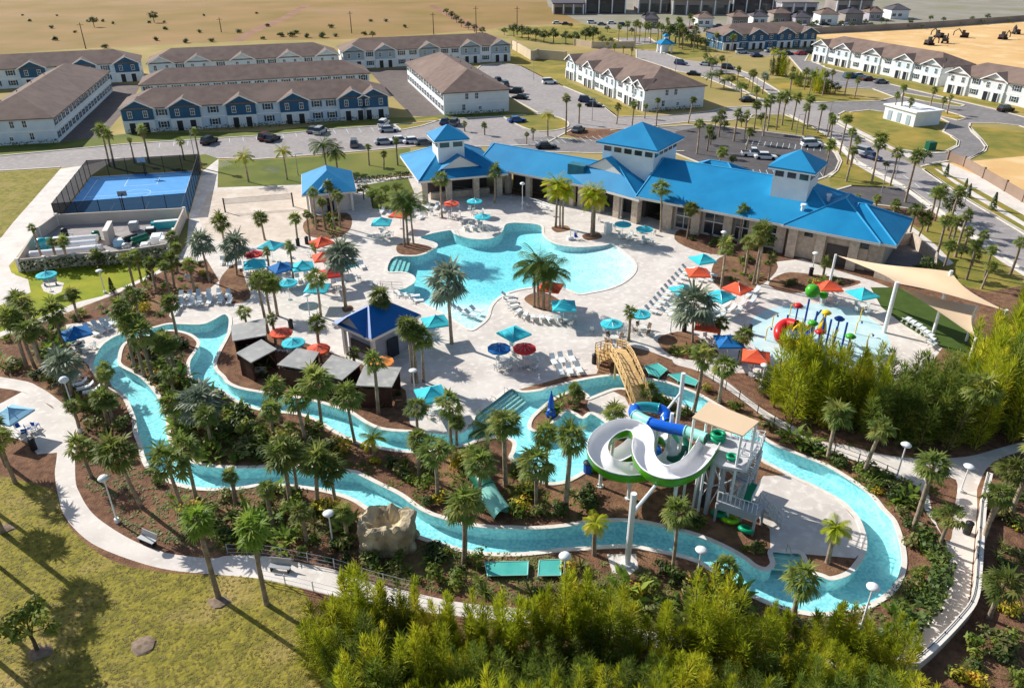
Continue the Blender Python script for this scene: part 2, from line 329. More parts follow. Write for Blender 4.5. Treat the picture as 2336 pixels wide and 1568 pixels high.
# the whole resort: planting beds, then everything on top of them
reg('mulch_bed','mulch',[(-250,860),(0,775),(107,731),(262,670),(427,588),(480,520),(700,470),(780,412),(960,395),(1560,500),(2060,556),(2170,600),(2300,640),(2700,800),(3200,2600),(-900,2600),(-600,1400),(-250,1085)])
reg('lawn','lawn',[(-250,1060),(0,1085),(60,1098),(125,1120),(140,1170),(180,1225),(250,1275),(340,1300),(470,1310),(600,1315),(690,1345),(720,1420),(740,1500),(770,1600),(800,2600),(-900,2600),(-500,1500)],True)
reg('lawn','bright_lawn',[(22,613),(41,584),(60,560),(93,545),(52,600),(48,619),(107,615),(175,607),(252,603),(310,596),(388,582),(405,590),(349,625),(233,678),(175,692),(105,722),(0,760),(-200,830),(-200,760),(8,693),(70,666),(64,637),(35,627)])
reg('patio','concrete',[(93,650),(110,638),(146,645),(140,665),(125,672),(100,664)])
reg('yard_floor','asphalt',[(48,619),(388,582),(427,499),(134,514),(93,545)])
reg('path','concrete',[(424,581),(430,590),(369,620),(262,671),(184,700),(107,731),(0,770),(-200,850),(-200,830),(0,757),(105,719),(175,689),(233,675),(349,623),(405,588)])
reg('deck','deck',[(400,588),(425,560),(432,487),(460,392),(498,362),(496,428),(690,421),(800,411),(930,402),(960,400),(1000,430),(1400,470),(1560,520),(1570,545),(1620,580),(1690,575),(1760,598),(1830,590),(1870,605),(1990,640),(2040,660),(2120,720),(2150,790),(2110,850),(1900,900),(1760,880),(1700,850),(1640,850),(1560,830),(1480,800),(1440,790),(1380,800),(1360,852),(1290,858),(1230,875),(1165,892),(1130,912),(1090,950),(1080,968),(1060,990),(960,990),(935,965),(925,890),(900,870),(850,840),(720,790),(640,760),(530,742),(526,718),(470,742),(410,742),(385,720),(395,695),(420,670),(470,665),(500,640),(470,590),(455,600),(430,598)])
reg('sand_court','sand_court',[(478,436),(690,424),(705,440),(735,505),(700,540),(640,552),(540,558),(470,543),(452,490)])
reg('hedge_bed','back_lawn',[(830,422),(930,405),(945,440),(910,480),(845,475)])
reg('pavilion_floor','deck',[(690,440),(800,415),(840,430),(850,480),(720,500)])
reg('deck','deck',[(150,740),(300,720),(320,745),(311,756),(270,763),(234,784),(216,810),(208,838),(165,800),(155,770)])
for q in ([(905,560),(930,553),(975,560),(985,570),(950,582),(910,578)],[(1258,518),(1290,514),(1300,524),(1270,530)],[(1328,536),(1362,530),(1372,542),(1340,548)],[(1195,682),(1230,665),(1270,680),(1285,700),(1240,709)],
          [(1640,588),(1700,572),(1772,600),(1750,640),(1700,662),(1640,655),(1622,622)],[(1500,772),(1560,755),(1612,780),(1640,808),(1600,822),(1530,810)],[(1538,545),(1575,520),(1760,562),(1782,590),(1700,586),(1600,575)],[(1752,648),(1790,622),(1850,625),(1960,640),(1930,655),(1860,662),(1800,668)],
          [(700,500),(790,485),(800,520),(760,545),(700,535)],[(500,640),(540,600),(560,640),(570,680),(520,690)],[(780,700),(800,696),(806,706),(786,712)]):
    reg('mulch_bed','mulch',q,True)
reg('mulch_bed','mulch',[(520,745),(640,765),(720,795),(850,845),(925,895),(930,965),(1000,992),(880,985),(800,945),(738,923),(640,905),(520,876),(496,830)])
reg('turf','turf',[(1985,655),(2050,655),(2170,690),(2245,765),(2300,830),(2160,800),(2060,740),(2010,700)])
reg('splash_pad','splash_floor',[(1718,725),(1760,703),(1850,692),(1930,700),(2000,735),(2030,785),(2000,830),(1900,850),(1800,835),(1730,800),(1706,760)],True)
reg('path','concrete',[(1540,815),(1600,832),(1650,864),(1731,927),(1809,971),(1861,1002),(1934,1015),(1991,1031),(2082,1044),(2199,1041),(2290,1018),(2500,960),(2500,990),(2290,1040),(2233,1101),(2228,1163),(2217,1290),(2207,1376),(2173,1425),(2105,1495),(2051,1535),(1850,1545),(1640,1508),(1400,1455),(1200,1420),(1050,1405),(850,1378),(680,1338),(597,1319),(481,1308),(390,1299),(312,1280),(224,1246),(177,1212),(146,1173),(135,1140),(125,1080),(130,1031),(127,937),(83,911),(29,888),(-200,860),(-200,835),(34,864),(91,883),(130,909),(156,932),(174,963),(177,989),(172,1018),(172,1093),(182,1124),(203,1160),(234,1189),(299,1229),(377,1259),(481,1272),(520,1266),(603,1267),(683,1282),(763,1298),(849,1326),(950,1352),(1060,1374),(1200,1388),(1400,1422),(1640,1468),(1850,1500),(2040,1490),(2064,1467),(2108,1410),(2144,1368),(2152,1306),(2160,1246),(2135,1200),(2108,1160),(2095,1111),(2043,1090),(1978,1062),(1874,1022),(1800,985),(1750,958),(1700,918),(1640,875),(1590,845),(1540,830)],True)
reg('mulch_bed','mulch',[(2120,1098),(2180,1093),(2176,1163),(2165,1235),(2130,1180)],True)
reg('lawn','verge',[(2064,500),(2095,520),(2140,500),(2160,502),(2280,596),(2340,650),(2250,665),(2160,645),(2120,600),(2075,548)])
reg('path','concrete',[(2052,512),(2066,506),(2130,555),(2175,600),(2160,606),(2110,565)])
reg('pavement','grey_asphalt',[(1990,590),(2030,560),(2075,552),(2125,600),(2120,640),(2060,645),(2000,630)])
reg('patio','concrete',[(-60,925),(0,920),(50,893),(83,905),(130,937),(135,1031),(85,1035),(65,1010),(40,1000),(0,988),(-60,990)])
reg('deck','deck',[(1342,912),(1397,891),(1425,905),(1440,935),(1448,962),(1400,972),(1350,944),(1338,925)])
reg('deck','deck',[(1740,1085),(1800,1082),(1860,1112),(1915,1143),(1955,1190),(1966,1225),(1964,1258),(1950,1272),(1828,1262),(1757,1256),(1755,1205),(1700,1150)])
reg('pavement','concrete',[(1384,1263),(1450,1262),(1456,1295),(1435,1310),(1396,1306)])
reg('water_river',None,RIVER_OUT,True)
reg('RIVER_IN',None,RIVER_IN,True)
reg('water_pool',None,POOL,True)
# inner landmass keeps what lies under the river polygon
IDX={}
river_o=REG[-3][2]; river_i=REG[-2][2]; pool_w=REG[-1][2]
lands=[r for r in REG if r[0] not in('water_river','RIVER_IN','water_pool')]
def bbox(p): return (min(q[0] for q in p),min(q[1] for q in p),max(q[0] for q in p),max(q[1] for q in p))
BB=[bbox(r[2]) for r in lands]; bo,bi,bp_=bbox(river_o),bbox(river_i),bbox(pool_w)
def inb(x,y,b): return b[0]<=x<=b[2] and b[1]<=y<=b[3]
def in_river(x,y): return inb(x,y,bo) and inside(x,y,river_o) and not inside(x,y,river_i)
def in_pool(x,y): return inb(x,y,bp_) and inside(x,y,pool_w)
def where(x,y):
    """index of the surface at a ground point (-1 base ground, -2 river, -3 pool)"""
    if in_pool(x,y): return -3
    if in_river(x,y): return -2
    for i in range(len(lands)-1,-1,-1):
        if inb(x,y,BB[i]) and inside(x,y,lands[i][2]): return i
    return -1
def surf(px,py):
    g=G(px,py); k=where(g.x,g.y); return 'water' if k<-1 else ('ground' if k<0 else lands[k][0])
def pool_depth(x,y):
    t=max(0,min(1,(17.5-x)/17.0)); d=.06+1.45*t
    s=max(0,min(1,(y-91.5)/3.5)); s=s*s*(3-2*s)
    return .3*(1-s)+d*s if d>.3 else d
# ---- one planar subdivision of everything, so no two sheets overlap
vs=[];es=[]
def addloop(p):
    o=len(vs); n=len(p)
    for q in p: vs.append(Vector(q))
    for i in range(n): es.append((o+i,o+(i+1)%n))
addloop([(-2500,-60),(2500,-60),(2500,3500),(-2500,3500)])
for r in REG: addloop(r[2])
x=-22.0
while x<20:
    y=80.0
    while y<124:
        if in_pool(x,y): vs.append(Vector((x,y)))
        y+=1.5
    x+=1.5
ov,oe,of,_,_,_=delaunay_2d_cdt(vs,es,[],0,1e-4)
buckets={}
for f in of:
    p=[ov[i] for i in f]; cx=sum(q.x for q in p)/3; cy=sum(q.y for q in p)/3
    if cy>3490 and False: continue
    buckets.setdefault(where(cx,cy),[]).append(f)
def sheet(name,faces,m,zf=lambda x,y:0.0,kind='structure'):
    used={};v=[];fs=[]
    for f in faces:
        q=[]
        for i in f:
            if i not in used:
                used[i]=len(v); a=ov[i]; v.append((a.x,a.y,zf(a.x,a.y)))
            q.append(used[i])
        a,b,c=[v[k] for k in q]
        if (b[0]-a[0])*(c[1]-a[1])-(b[1]-a[1])*(c[0]-a[0])<0: q=q[::-1]
        fs.append(tuple(q))
    b=MB(); b.add(v,fs); return tag(b.build(name,MATS[m]),kind=kind)
merged={}
for k,fs in buckets.items():
    if k==-1: sheet('ground',fs,'dry_ground')
    elif k>=0: merged.setdefault((lands[k][0],lands[k][1]),[]).extend(fs)
for (nm,m),fs in merged.items(): sheet(nm,fs,m)
WL=-.14
def water(name,fs,df,loops):
    o=sheet(name,fs,'water',lambda x,y:WL)
    at=o.data.attributes.new('depth','FLOAT','POINT')
    for i,v in enumerate(o.data.vertices): at.data[i].value=df(v.co.x,v.co.y)
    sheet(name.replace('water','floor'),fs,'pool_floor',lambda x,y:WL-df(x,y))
    w=MB()
    for lp in loops:
        n=len(lp); v=[]
        for q in lp: v+=[(q[0],q[1],0.0),(q[0],q[1],WL-df(*q)-.02)]
        w.add(v,[(2*i,2*((i+1)%n),2*((i+1)%n)+1,2*i+1) for i in range(n)])
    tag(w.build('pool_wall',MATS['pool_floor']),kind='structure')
    for lp in loops: tag(ribbon(lp,.42,0.0,.07,True).build('pool_coping',MATS['coping']),kind='structure')
water('river_water',buckets[-2],lambda x,y:1.15,[river_o,river_i])
water('pool_water',buckets[-3],pool_depth,[pool_w])
# ---- kerbs: the real step beside roads and lots
for r in lands:
    if r[0]=='road' or (r[0]=='lawn' and r[1]=='verge'):
        q=r[2]
        run=[]
        for i in range(len(q)):
            a,b=q[i],q[(i+1)%len(q)]; L=math.dist(a,b)
            if L>150 : continue
            mx,my=(a[0]+b[0])/2,(a[1]+b[1])/2; nx,ny=-(b[1]-a[1])/max(L,1e-6),(b[0]-a[0])/max(L,1e-6)
            k1,k2=where(mx+nx*.6,my+ny*.6),where(mx-nx*.6,my-ny*.6)
            n1=lands[k1][0] if k1>=0 else 'ground'; n2=lands[k2][0] if k2>=0 else 'ground'
            if (n1=='road')!=(n2=='road') and 'alley' not in (n1,n2): run.append((a,b))
        if run:
            b=MB()
            for a,c in run:
                t=ribbon([a,c],.45,0.0,.13); b.add(t.v,t.f)
            tag(b.build('kerb',MATS['kerb']),kind='structure')
# ---- painted court and parking lines
def stripe(name,segs,w,m,z=.006):
    b=MB()
    for p,q in segs:
        p,q=Vector(p),Vector(q); t=(q-p).normalized(); n=Vector((-t.y,t.x))*w/2
        b.add([(*(p+n),z),(*(p-n),z),(*(q-n),z),(*(q+n),z)],[(0,1,2,3)])
    return tag(b.build(name,MATS[m]),kind='structure')
# ================================================================= BUILDINGS
mat('shingle',sr(132,112,102),sr(116,98,89),scale=.5,rough=.95,c3=sr(142,121,110),scale3=.08,detail=8)
mat('white_siding',sr(232,234,234),sr(222,226,228),scale=.6,rough=.7)
mat('pale_siding',sr(220,230,236),sr(208,220,228),scale=.6,rough=.7)
mat('blue_siding',sr(206,218,228),sr(196,208,220),scale=.6,rough=.7)
mat('navy_siding',sr(58,100,132),sr(52,92,122),scale=.6,rough=.7)
mat('teal_siding',sr(70,110,140),sr(60,100,132),scale=.6,rough=.7)
mat('grey_siding',sr(168,184,192),sr(158,174,184),scale=.6,rough=.7)
mat('trim',sr(240,240,238)); mat('glass',sr(46,58,66),rough=.08,spec=.6); mat('shutter',sr(58,82,104)); mat('door',sr(40,46,56),rough=.4)
mat('blue_roof',sr(22,136,186),sr(16,126,176),scale=.35,rough=.6,spec=.25,c3=sr(40,148,194),scale3=.06)
mat('roof_cap',sr(70,170,214),rough=.5)
mat('deep_blue_roof',sr(10,100,172),sr(8,92,162),scale=.4,rough=.4,spec=.4)
mat('stone',sr(206,190,172),sr(186,168,150),scale=1.3,rough=.95,c3=sr(218,204,188),scale3=3,detail=8)
mat('stucco',sr(222,210,202),sr(210,198,190),scale=.4,rough=.9)
mat('dark_wall',sr(92,84,82),sr(78,70,68),scale=.4)
mat('beam',sr(230,222,212))
mat('grey_wall',sr(172,168,176),sr(160,156,164),scale=.8)
mat('metal_roof',sr(178,176,170),sr(160,158,154),scale=.5,rough=.6,c3=sr(196,192,184),scale3=1.2)
mat('brown_wood',sr(88,58,46),sr(70,46,38),scale=1.5,rough=.9)
mat('tan_wall',sr(214,196,170),sr(200,182,156),scale=.15,rough=.95)
mat('brown_wall',sr(150,128,112),sr(138,116,100),scale=.2)
mat('dark_roof',sr(96,92,98),sr(84,80,86),scale=.1)
mat('far_wall',sr(158,148,140),sr(128,120,118),scale=.08)
mat('hvac',sr(58,120,136),sr(48,108,124),scale=1)
def wmesh(w,h,shut=False):
    b=MB(); b.box(0,-.03,0,w,.1,h); b.box(0,-.115,.1,.06,.02,h-.2); b.box(0,-.115,h/2-.03,w-.22,.02,.06); f=b.mesh('window',MATS['trim'])
    b=MB(); b.box(0,-.09,.1,w-.22,.04,h-.2); g=b.mesh('pane',MATS['glass']); sh=None
    if shut:
        b=MB(); b.box(0,-.03,.05,.42,.1,h-.1); sh=b.mesh('shutter',MATS['shutter'])
    return f,g,sh,w
def window(k,t,loc,rz):
    f,g,sh,w=WIN[k]; o=link('window',f,t,loc,rz); link('pane',g,o)
    if sh:
        for s in (-1,1): link('shutter',sh,o,(s*(w/2+.24),0,0))
    return o
WIN={'big':wmesh(1.5,1.5,True),'wide':wmesh(2.0,1.5),'tall':wmesh(1.0,1.6),'small':wmesh(.9,.9)}
def dmesh():
    b=MB(); b.box(0,-.02,0,1.7,.08,2.5); b.cur=1; b.box(0,-.07,0,1.3,.05,2.3); return b.mesh('door',[MATS['trim'],MATS['door']])
DOOR=dmesh()
def hiproof(b,L,D,ze,zr,ov=.5,a=None,c=None,t=.22,along='u'):
    """hip (or gabled when the inset is 0) roof over a local rectangle 0..L, 0..D"""
    if along=='u':
        a=D/2 if a is None else a; c=D/2 if c is None else c
        q=[(-ov,-ov,ze),(L+ov,-ov,ze),(L+ov,D+ov,ze),(-ov,D+ov,ze)]; r=[(a-(ov if a==0 else 0),D/2,zr),(L-c+(ov if c==0 else 0),D/2,zr)]
        v=q+r; f=[(0,1,5,4),(1,2,5),(2,3,4,5),(3,0,4)]
    else:
        a=L/2 if a is None else a; c=L/2 if c is None else c
        q=[(-ov,-ov,ze),(L+ov,-ov,ze),(L+ov,D+ov,ze),(-ov,D+ov,ze)]; r=[(L/2,a-(ov if a==0 else 0),zr),(L/2,D-c+(ov if c==0 else 0),zr)]
        v=q+r; f=[(0,1,4),(1,2,5,4),(2,3,5),(3,0,4,5)]
    o=len(v); low=[(x,y,z-t) for x,y,z in v]
    b.add(v+low,f+[tuple(k+o for k in g[::-1]) for g in f]+[(i,i+o,(i+1)%4+o,(i+1)%4) for i in range(4)])
    return b
def frame_of(p0,p1,world=False):
    a=Vector(p0[:2]) if world else G(*p0).xy; c=Vector(p1[:2]) if world else G(*p1).xy
    d=c-a; return a,d.length,math.atan2(d.y,d.x)
def townhouse(p0,p1,D,gables,accent,wall,label,H=5.6,low='white_siding',rear=False,detail=2,ends=(True,True),rise=.46):
    a,L,rz=frame_of(p0,p1)
    t=thing('townhouse_row',(a.x,a.y,0),rz,label,'townhouses','rows of town houses')
    b=MB(); b.box(L/2,D/2,0,L,D,H-.02); b.build('wall',MATS[wall],t)
    b=MB(); b.box(L/2,D/2-.0,H/2-.12,L+.08,D+.08,.2); b.build('belt_course',MATS['trim'],t)
    zr=H+D/2*rise; b=MB(); hiproof(b,L,D,H,zr); rf=b.build('roof',MATS['shingle'],t)
    for k in range(int(L//12)): b=MB(); b.cyl(8+12*k,D*.7,zr-D*.2*rise-.15,.12,.6,6); b.build('vent_pipe',MATS['dark_roof'],rf)
    wins=[]
    gw=7.4
    for g in gables:
        x=g*L; x=min(max(x,gw/2-.1),L-gw/2+.1)
        b=MB(); y0=-.55; pk=H+1.95
        b.box(x,y0/2+.2,0,gw-.6,.9,H/2); b.build('porch_wall',MATS[low],t)
        b=MB(); v=[(x-gw/2+.3,-.3,H/2),(x+gw/2-.3,-.3,H/2),(x+gw/2-.3,-.3,H),(x,-.3,pk-.15),(x-gw/2+.3,-.3,H)]
        o=[(p[0],.15,p[2]) for p in v]
        b.add(v+o,[(0,1,2,3,4),(9,8,7,6,5)]+[(i,i+5,(i+1)%5+5,(i+1)%5) for i in range(5)])
        b.build('gable',MATS[accent],t)
        yb=(pk-H)/rise+.3
        b=MB(); f=-.85; e=.45
        v=[(x-gw/2-e,f,H-.2),(x,f,pk),(x+gw/2+e,f,H-.2),(x-gw/2-e,.2,H-.2),(x,yb,pk),(x+gw/2+e,.2,H-.2)]
        lo=[(p[0],p[1],p[2]-.2) for p in v]
        b.add(v+lo,[(0,1,4,3),(1,2,5,4),(9,10,7,6),(10,11,8,7),(0,6,7,1),(1,7,8,2),(0,3,9,6),(2,8,11,5)])
        b.build('gable_roof',MATS['shingle'],t)
        b=MB()
        for s in (-1,1):
            p=Vector((x+s*(gw/2+e),f-.02,H-.2)); q=Vector((x,f-.02,pk))
            b.add([p,q,q-Vector((0,0,.3)),p-Vector((0,0,.3)),p+Vector((0,-.05,0)),q+Vector((0,-.05,0)),q+Vector((0,-.05,-.3)),p+Vector((0,-.05,-.3))],[(4,5,6,7),(0,1,5,4),(2,3,7,6)])
        b.build('barge_board',MATS['trim'],t)
        for s in (-1,1):
            wins.append(('tall',x+s*1.7,-.32,3.35)); wins.append(('door',x+s*1.5,-.72,.05))
    gx=sorted(min(max(g*L,gw/2),L-gw/2) for g in gables)
    edges=[0]+gx+[L]
    for i in range(len(edges)-1):
        lo=edges[i]+(gw/2 if i>0 else 0); hi=edges[i+1]-(gw/2 if i<len(edges)-2 else 0)
        if hi-lo<2.2: continue
        n=max(1,int((hi-lo)/3.4))
        for k in range(n):
            x=lo+(k+.5)*(hi-lo)/n; wins.append(('big',x,0,3.6)); wins.append(('big',x,0,.8))
    for k,x,y,z in wins:
        if z>H-1.5: continue
        link('door',DOOR,t,(x,y,z),0) if k=='door' else window(k,t,(x,y,z),0)
    for e,(x,r) in zip(ends,((0,-math.pi/2),(L,math.pi/2))):
        if e:
            for yy,z,k in ((D*.35,3.6,'tall'),(D*.5,3.6,'tall'),(D*.3,.9,'tall'),(D*.55,.9,'small')):
                window(k,t,(x,yy,z),r)
    if rear:
        for k in range(int(L/3.2)): window('small' if k%3 else 'tall',t,(1.8+3.2*k,0,3.7),0)
    return t
townhouse((286,304),(888,268),14,(.045,.225,.43,.63,.86,.97)[1:5]+(.0,1.0),'navy_siding','blue_siding','long town house row with navy gables facing the road behind the blue sport court')
townhouse((330,243),(845,212),13,(),'navy_siding','pale_siding','town house row squeezed between two others, only small upper windows showing',rear=True)
townhouse((346,188),(775,165),14,(.0,.25,.48,.73,.98),'pale_siding','white_siding','all white gabled town house row, third back from the road')
townhouse((-60,207),(325,184),14,(.36,.66,.96),'navy_siding','pale_siding','navy gabled town house row at the left under the dry field')
townhouse((135,325),(258,208),17,(),'navy_siding','pale_siding','town house row seen end on at the left edge, pale shutters along the dark alley',rear=True)
townhouse((930,186),(1013,263),17.5,(),'pale_siding','white_siding','town house row seen end on beside the brown asphalt alley, bright white long wall',rear=True)
townhouse((785,158),(1164,139),14,(.02,.24,.5,.75,.98),'grey_siding','white_siding','grey gabled town house row below the line of poles at the field edge')
townhouse((1292,176),(1470,254),17.5,(.06,.33,.6,.84,.98)[:4]+(1.0,),'pale_siding','white_siding','sunlit white town house row with blue shaded end wall, beside the palm avenue')
townhouse((1645,115),(1858,107),14,(.04,.36,.66,.98),'navy_siding','teal_siding','teal and navy town house row with white porches at the far right')
townhouse((1851,138),(2140,197),13,(.03,.26,.5,.74,.97),'pale_siding','white_siding','long white town house row beside the sandy building site')
townhouse((2152,209),(2440,266),13,(.03,.4,.75),'white_siding','white_siding','white town house row cut off by the right edge')
# walls dividing the estates
def fence_line(name,pts,h,t,m,label,cat,cap=None):
    q=[G(*p) for p in pts]; o=thing(name,q[0],0,label,cat)
    b=MB()
    for a,c in zip(q,q[1:]):
        d=(c-a).xy; n=Vector((-d.y,d.x)).normalized()*t/2
        b.hexa([(a.x-n.x,a.y-n.y,0),(c.x-n.x,c.y-n.y,0),(c.x+n.x,c.y+n.y,0),(a.x+n.x,a.y+n.y,0)],[(a.x-n.x,a.y-n.y,h),(c.x-n.x,c.y-n.y,h),(c.x+n.x,c.y+n.y,h),(a.x+n.x,a.y+n.y,h)])
    b.build('panel',MATS[m],o,world=True)
    if cap:
        b=MB()
        for k in q: b.box(k.x,k.y,0,t+.3,t+.3,h+.25)
        b.build('pillar',MATS[cap],o,world=True)
    return o
fence_line('boundary_wall',[(1168,112),(1180,118),(1212,138),(1225,134),(1290,140)],3.2,.4,'tan_wall','long tan boundary wall between town houses and far trees','wall','tan_wall')
fence_line('boundary_wall',[(1310,104),(1350,110),(1445,109)],2.4,.4,'tan_wall','pale boundary wall on the far side of the avenue palms','wall','tan_wall')
fence_line('wooden_fence',[(2160,366),(2196,380),(2240,406),(2290,436),(2330,460),(2420,516)],1.9,.12,'brown_wall','brown timber fence along the edge of the sand lot','fence','brown_wall')
fence_line('boundary_wall',[(1840,78),(1960,72),(2110,64),(2330,48),(2500,34)],2.6,.4,'far_wall','long grey boundary wall behind the sandy building site','wall')
for pts,lb in (([(2032,562),(2075,556),(2128,602),(2124,640)],'beige service yard wall right of the clubhouse'),([(1992,632),(2050,648),(2124,642)],'beige service yard wall behind the shade sail')): fence_line('boundary_wall',pts,1.9,.3,'stone',lb,'wall')
# far shops
def far_block(px0,px1,py,H,D,m,rm,label):
    a,L,rz=frame_of((px0,py),(px1,py)); t=thing('commercial_building',(a.x,a.y,0),rz,label,'building','buildings on the far horizon')
    b=MB(); b.box(L/2,D/2,0,L,D,H); b.build('wall',MATS[m],t)
    b=MB(); b.box(L/2,D/2,H+.01,L+1,D+1,.6); b.build('roof',MATS[rm],t)
    n=max(3,int(L/6)); b=MB()
    for k in range(n): b.box((k+.5)*L/n,-.06,.4,L/n*.7,.1,H*.62)
    b.build('window_band',MATS['glass'],t)
    for k in range(n+1): b=MB(); b.box(k*L/n,-.1,0,.6,.5,H); b.build('pilaster',MATS['trim'],t)
far_block(1262,1330,33,5,20,'far_wall','dark_roof','low dark shop block, leftmost on the far skyline')
far_block(1335,1425,31,7,24,'dark_wall','dark_roof','dark glazed shop block second from left on the far skyline')
far_block(1455,1530,30,7,22,'far_wall','dark_roof','grey shop block in the middle of the far skyline')
far_block(1533,1660,34,7,26,'far_wall','brown_wall','long brown topped shop block with white pilasters on the far skyline')
far_block(1670,1760,30,7,22,'dark_wall','dark_roof','dark shop block behind the teal town houses')
far_block(1780,1860,36,6,18,'grey_wall','far_wall','pale grey block among trees above the teal town houses')
far_block(1905,1985,34,7,18,'far_wall','dark_roof','grey block with dark roof at the right of the far skyline')
for k,(x0,x1,y,m,rm,h) in enumerate(((1668,1704,62,'far_wall','shingle',4.5),(1716,1748,58,'white_siding','dark_roof',4),(1762,1800,56,'far_wall','shingle',5),(1812,1846,60,'grey_wall','dark_roof',4),(1868,1908,58,'white_siding','shingle',5),(1925,1965,56,'far_wall','dark_roof',5),(1980,2010,48,'grey_wall','shingle',4),(2030,2070,44,'white_siding','dark_roof',4.5),(1590,1625,62,'white_siding','shingle',4),(1470,1500,64,'far_wall','dark_roof',4))):
    a,L,rz=frame_of((x0,y),(x1,y)); t=thing('far_house',(a.x,a.y,0),rz,None,'house','small far houses'); t['label']=('grey','pale','tan','dull','white','brown','small grey','low white','cream','squat')[k]+' little house in the far strip, '+('second','third','fourth','fifth','sixth','seventh','eighth','ninth','first','outlying first')[k]+' from its left end'
    b=MB(); b.box(L/2,5,0,L,10,h); b.build('wall',MATS[m],t); b=MB(); hiproof(b,L,10,h,h+2.4); b.build('roof',MATS[rm],t)
    for j in range(max(2,int(L/3))): window('wide',t,(1.5+3*j,0,1.2),0)
# ---- gatehouse
def gatehouse():
    g=G(1508,122); t=thing('gatehouse',(g.x,g.y,0),.2,'small white gatehouse with blue hipped roof at the palm avenue','gatehouse')
    for x in (0,4):
        for y in (0,4): b=MB(); b.box(x,y,0,.6,.6,3.4); b.build('column',MATS['trim'],t)
    b=MB(); b.box(2,3.2,0,3,2.2,3.3); b.build('booth',MATS['white_siding'],t)
    b=MB(); hiproof(b,4.4,4.4,3.4,5.2,.8); b.build('roof',MATS['blue_roof'],t)
    b=MB(); b.box(2.2,2.2,5.0,1.2,1.2,.9); b.build('lantern',MATS['trim'],t)
    b=MB(); hiproof(MBshift(b,1.4,1.4),1.6,1.6,5.9,6.9,.3); b.build('lantern_roof',MATS['blue_roof'],t)
class MBshift:
    """adds to another builder with an offset"""
    def __init__(s,b,x,y,rz=0.0): s.b=b; s.x=x; s.y=y; s.rz=rz
    def add(s,v,f):
        c,n=math.cos(s.rz),math.sin(s.rz)
        s.b.add([(s.x+p[0]*c-p[1]*n,s.y+p[0]*n+p[1]*c,p[2]) for p in v],f); return s
gatehouse()
# ---- clubhouse: angled wings under blue metal roofs
CLUB=thing('clubhouse',(14,127,0),0,'sprawling clubhouse of angled wings under bright blue roofs beside the pool','clubhouse')
def ridge_caps(O,ang,L,D,ze,zr,k):
    ov=k.get('ov',.5); al=k.get('along','u'); h=(D if al=='u' else L)/2; a=k.get('a',None); c=k.get('c',None); a=h if a is None else a; c=h if c is None else c
    q=[(-ov,-ov,ze),(L+ov,-ov,ze),(L+ov,D+ov,ze),(-ov,D+ov,ze)]; r=[(a,D/2,zr),(L-c,D/2,zr)] if al=='u' else [(L/2,a,zr),(L/2,D-c,zr)]
    lines=[(r[0],r[1]),(q[0],r[0]),(q[2],r[1])]+([(q[1],r[1]),(q[3],r[0])] if al=='u' else [(q[1],r[0]),(q[3],r[1])])
    b=MB()
    for p,s in lines:
        if math.dist(p,s)>.5: b.tube([(*loc(O,ang,p[0],p[1]),p[2]+.03),(*loc(O,ang,s[0],s[1]),s[2]+.03)],.11,5)
    b.build('ridge_cap',MATS['roof_cap'],CLUB,world=True)
def roofw(name,O,ang,L,D,ze,zr,**k):
    b=MB(); hiproof(MBshift(b,O[0],O[1],ang),L,D,ze,zr,**k); r=b.build(name,MATS['blue_roof'],CLUB,world=True)
    ridge_caps(O,ang,L,D,ze,zr,k)
    # pale fascia under the eaves
    c,n=math.cos(ang),math.sin(ang); ov=k.get('ov',.5); f=MB(); e=ov+.02
    def pt(x,y): return (O[0]+x*c-y*n,O[1]+x*n+y*c)
    cs=[pt(-e,-e),pt(L+e,-e),pt(L+e,D+e),pt(-e,D+e)]
    q=ribbon(cs,.12,ze-.42,.36,True); q.build('fascia',MATS['beam'],r,world=False) if False else None
    for i in range(len(q.v)): pass
    q.build('fascia',MATS['beam'],CLUB,world=True)
    return r
A1=-.585; A2=math.atan2(.302,.953); A3=-.78
def loc(O,ang,x,y): c,n=math.cos(ang),math.sin(ang); return (O[0]+x*c-y*n,O[1]+x*n+y*c)
OW=(22.5,119.8); OP=(-15.8,131.6); O2=(-2.4,138.6); OC=(8.4,133.2)
roofw('wing_roof',loc(OW,A1,-2.2,.1),A1,31.7,16.8,5,9.3,a=0,c=8)
roofw('low_wing_roof',loc(OW,A1,29.6,.35),A1,6.4,12,4.9,7.9,a=0,c=5.5)
roofw('pavilion_roof',OP,A2,15,16.5,4.5,8.3,a=6,c=6,ov=.6)
roofw('link_roof',loc(O2,A1,-4.5,.2),A1,25.5,9.8,4.5,7.4,a=0,c=1)
roofw('centre_roof',OC,A3,17,14,4.6,8.9,a=3.8,c=0,along='n')
roofw('porch_roof',loc(OW,A1,21.5,-.25),A1,12.6,9,5.0,8.5,a=6.0,c=.5,along='n',ov=.4)
roofw('rear_roof',loc(OW,A1,-2,10),A1,14,11,5,8.2)
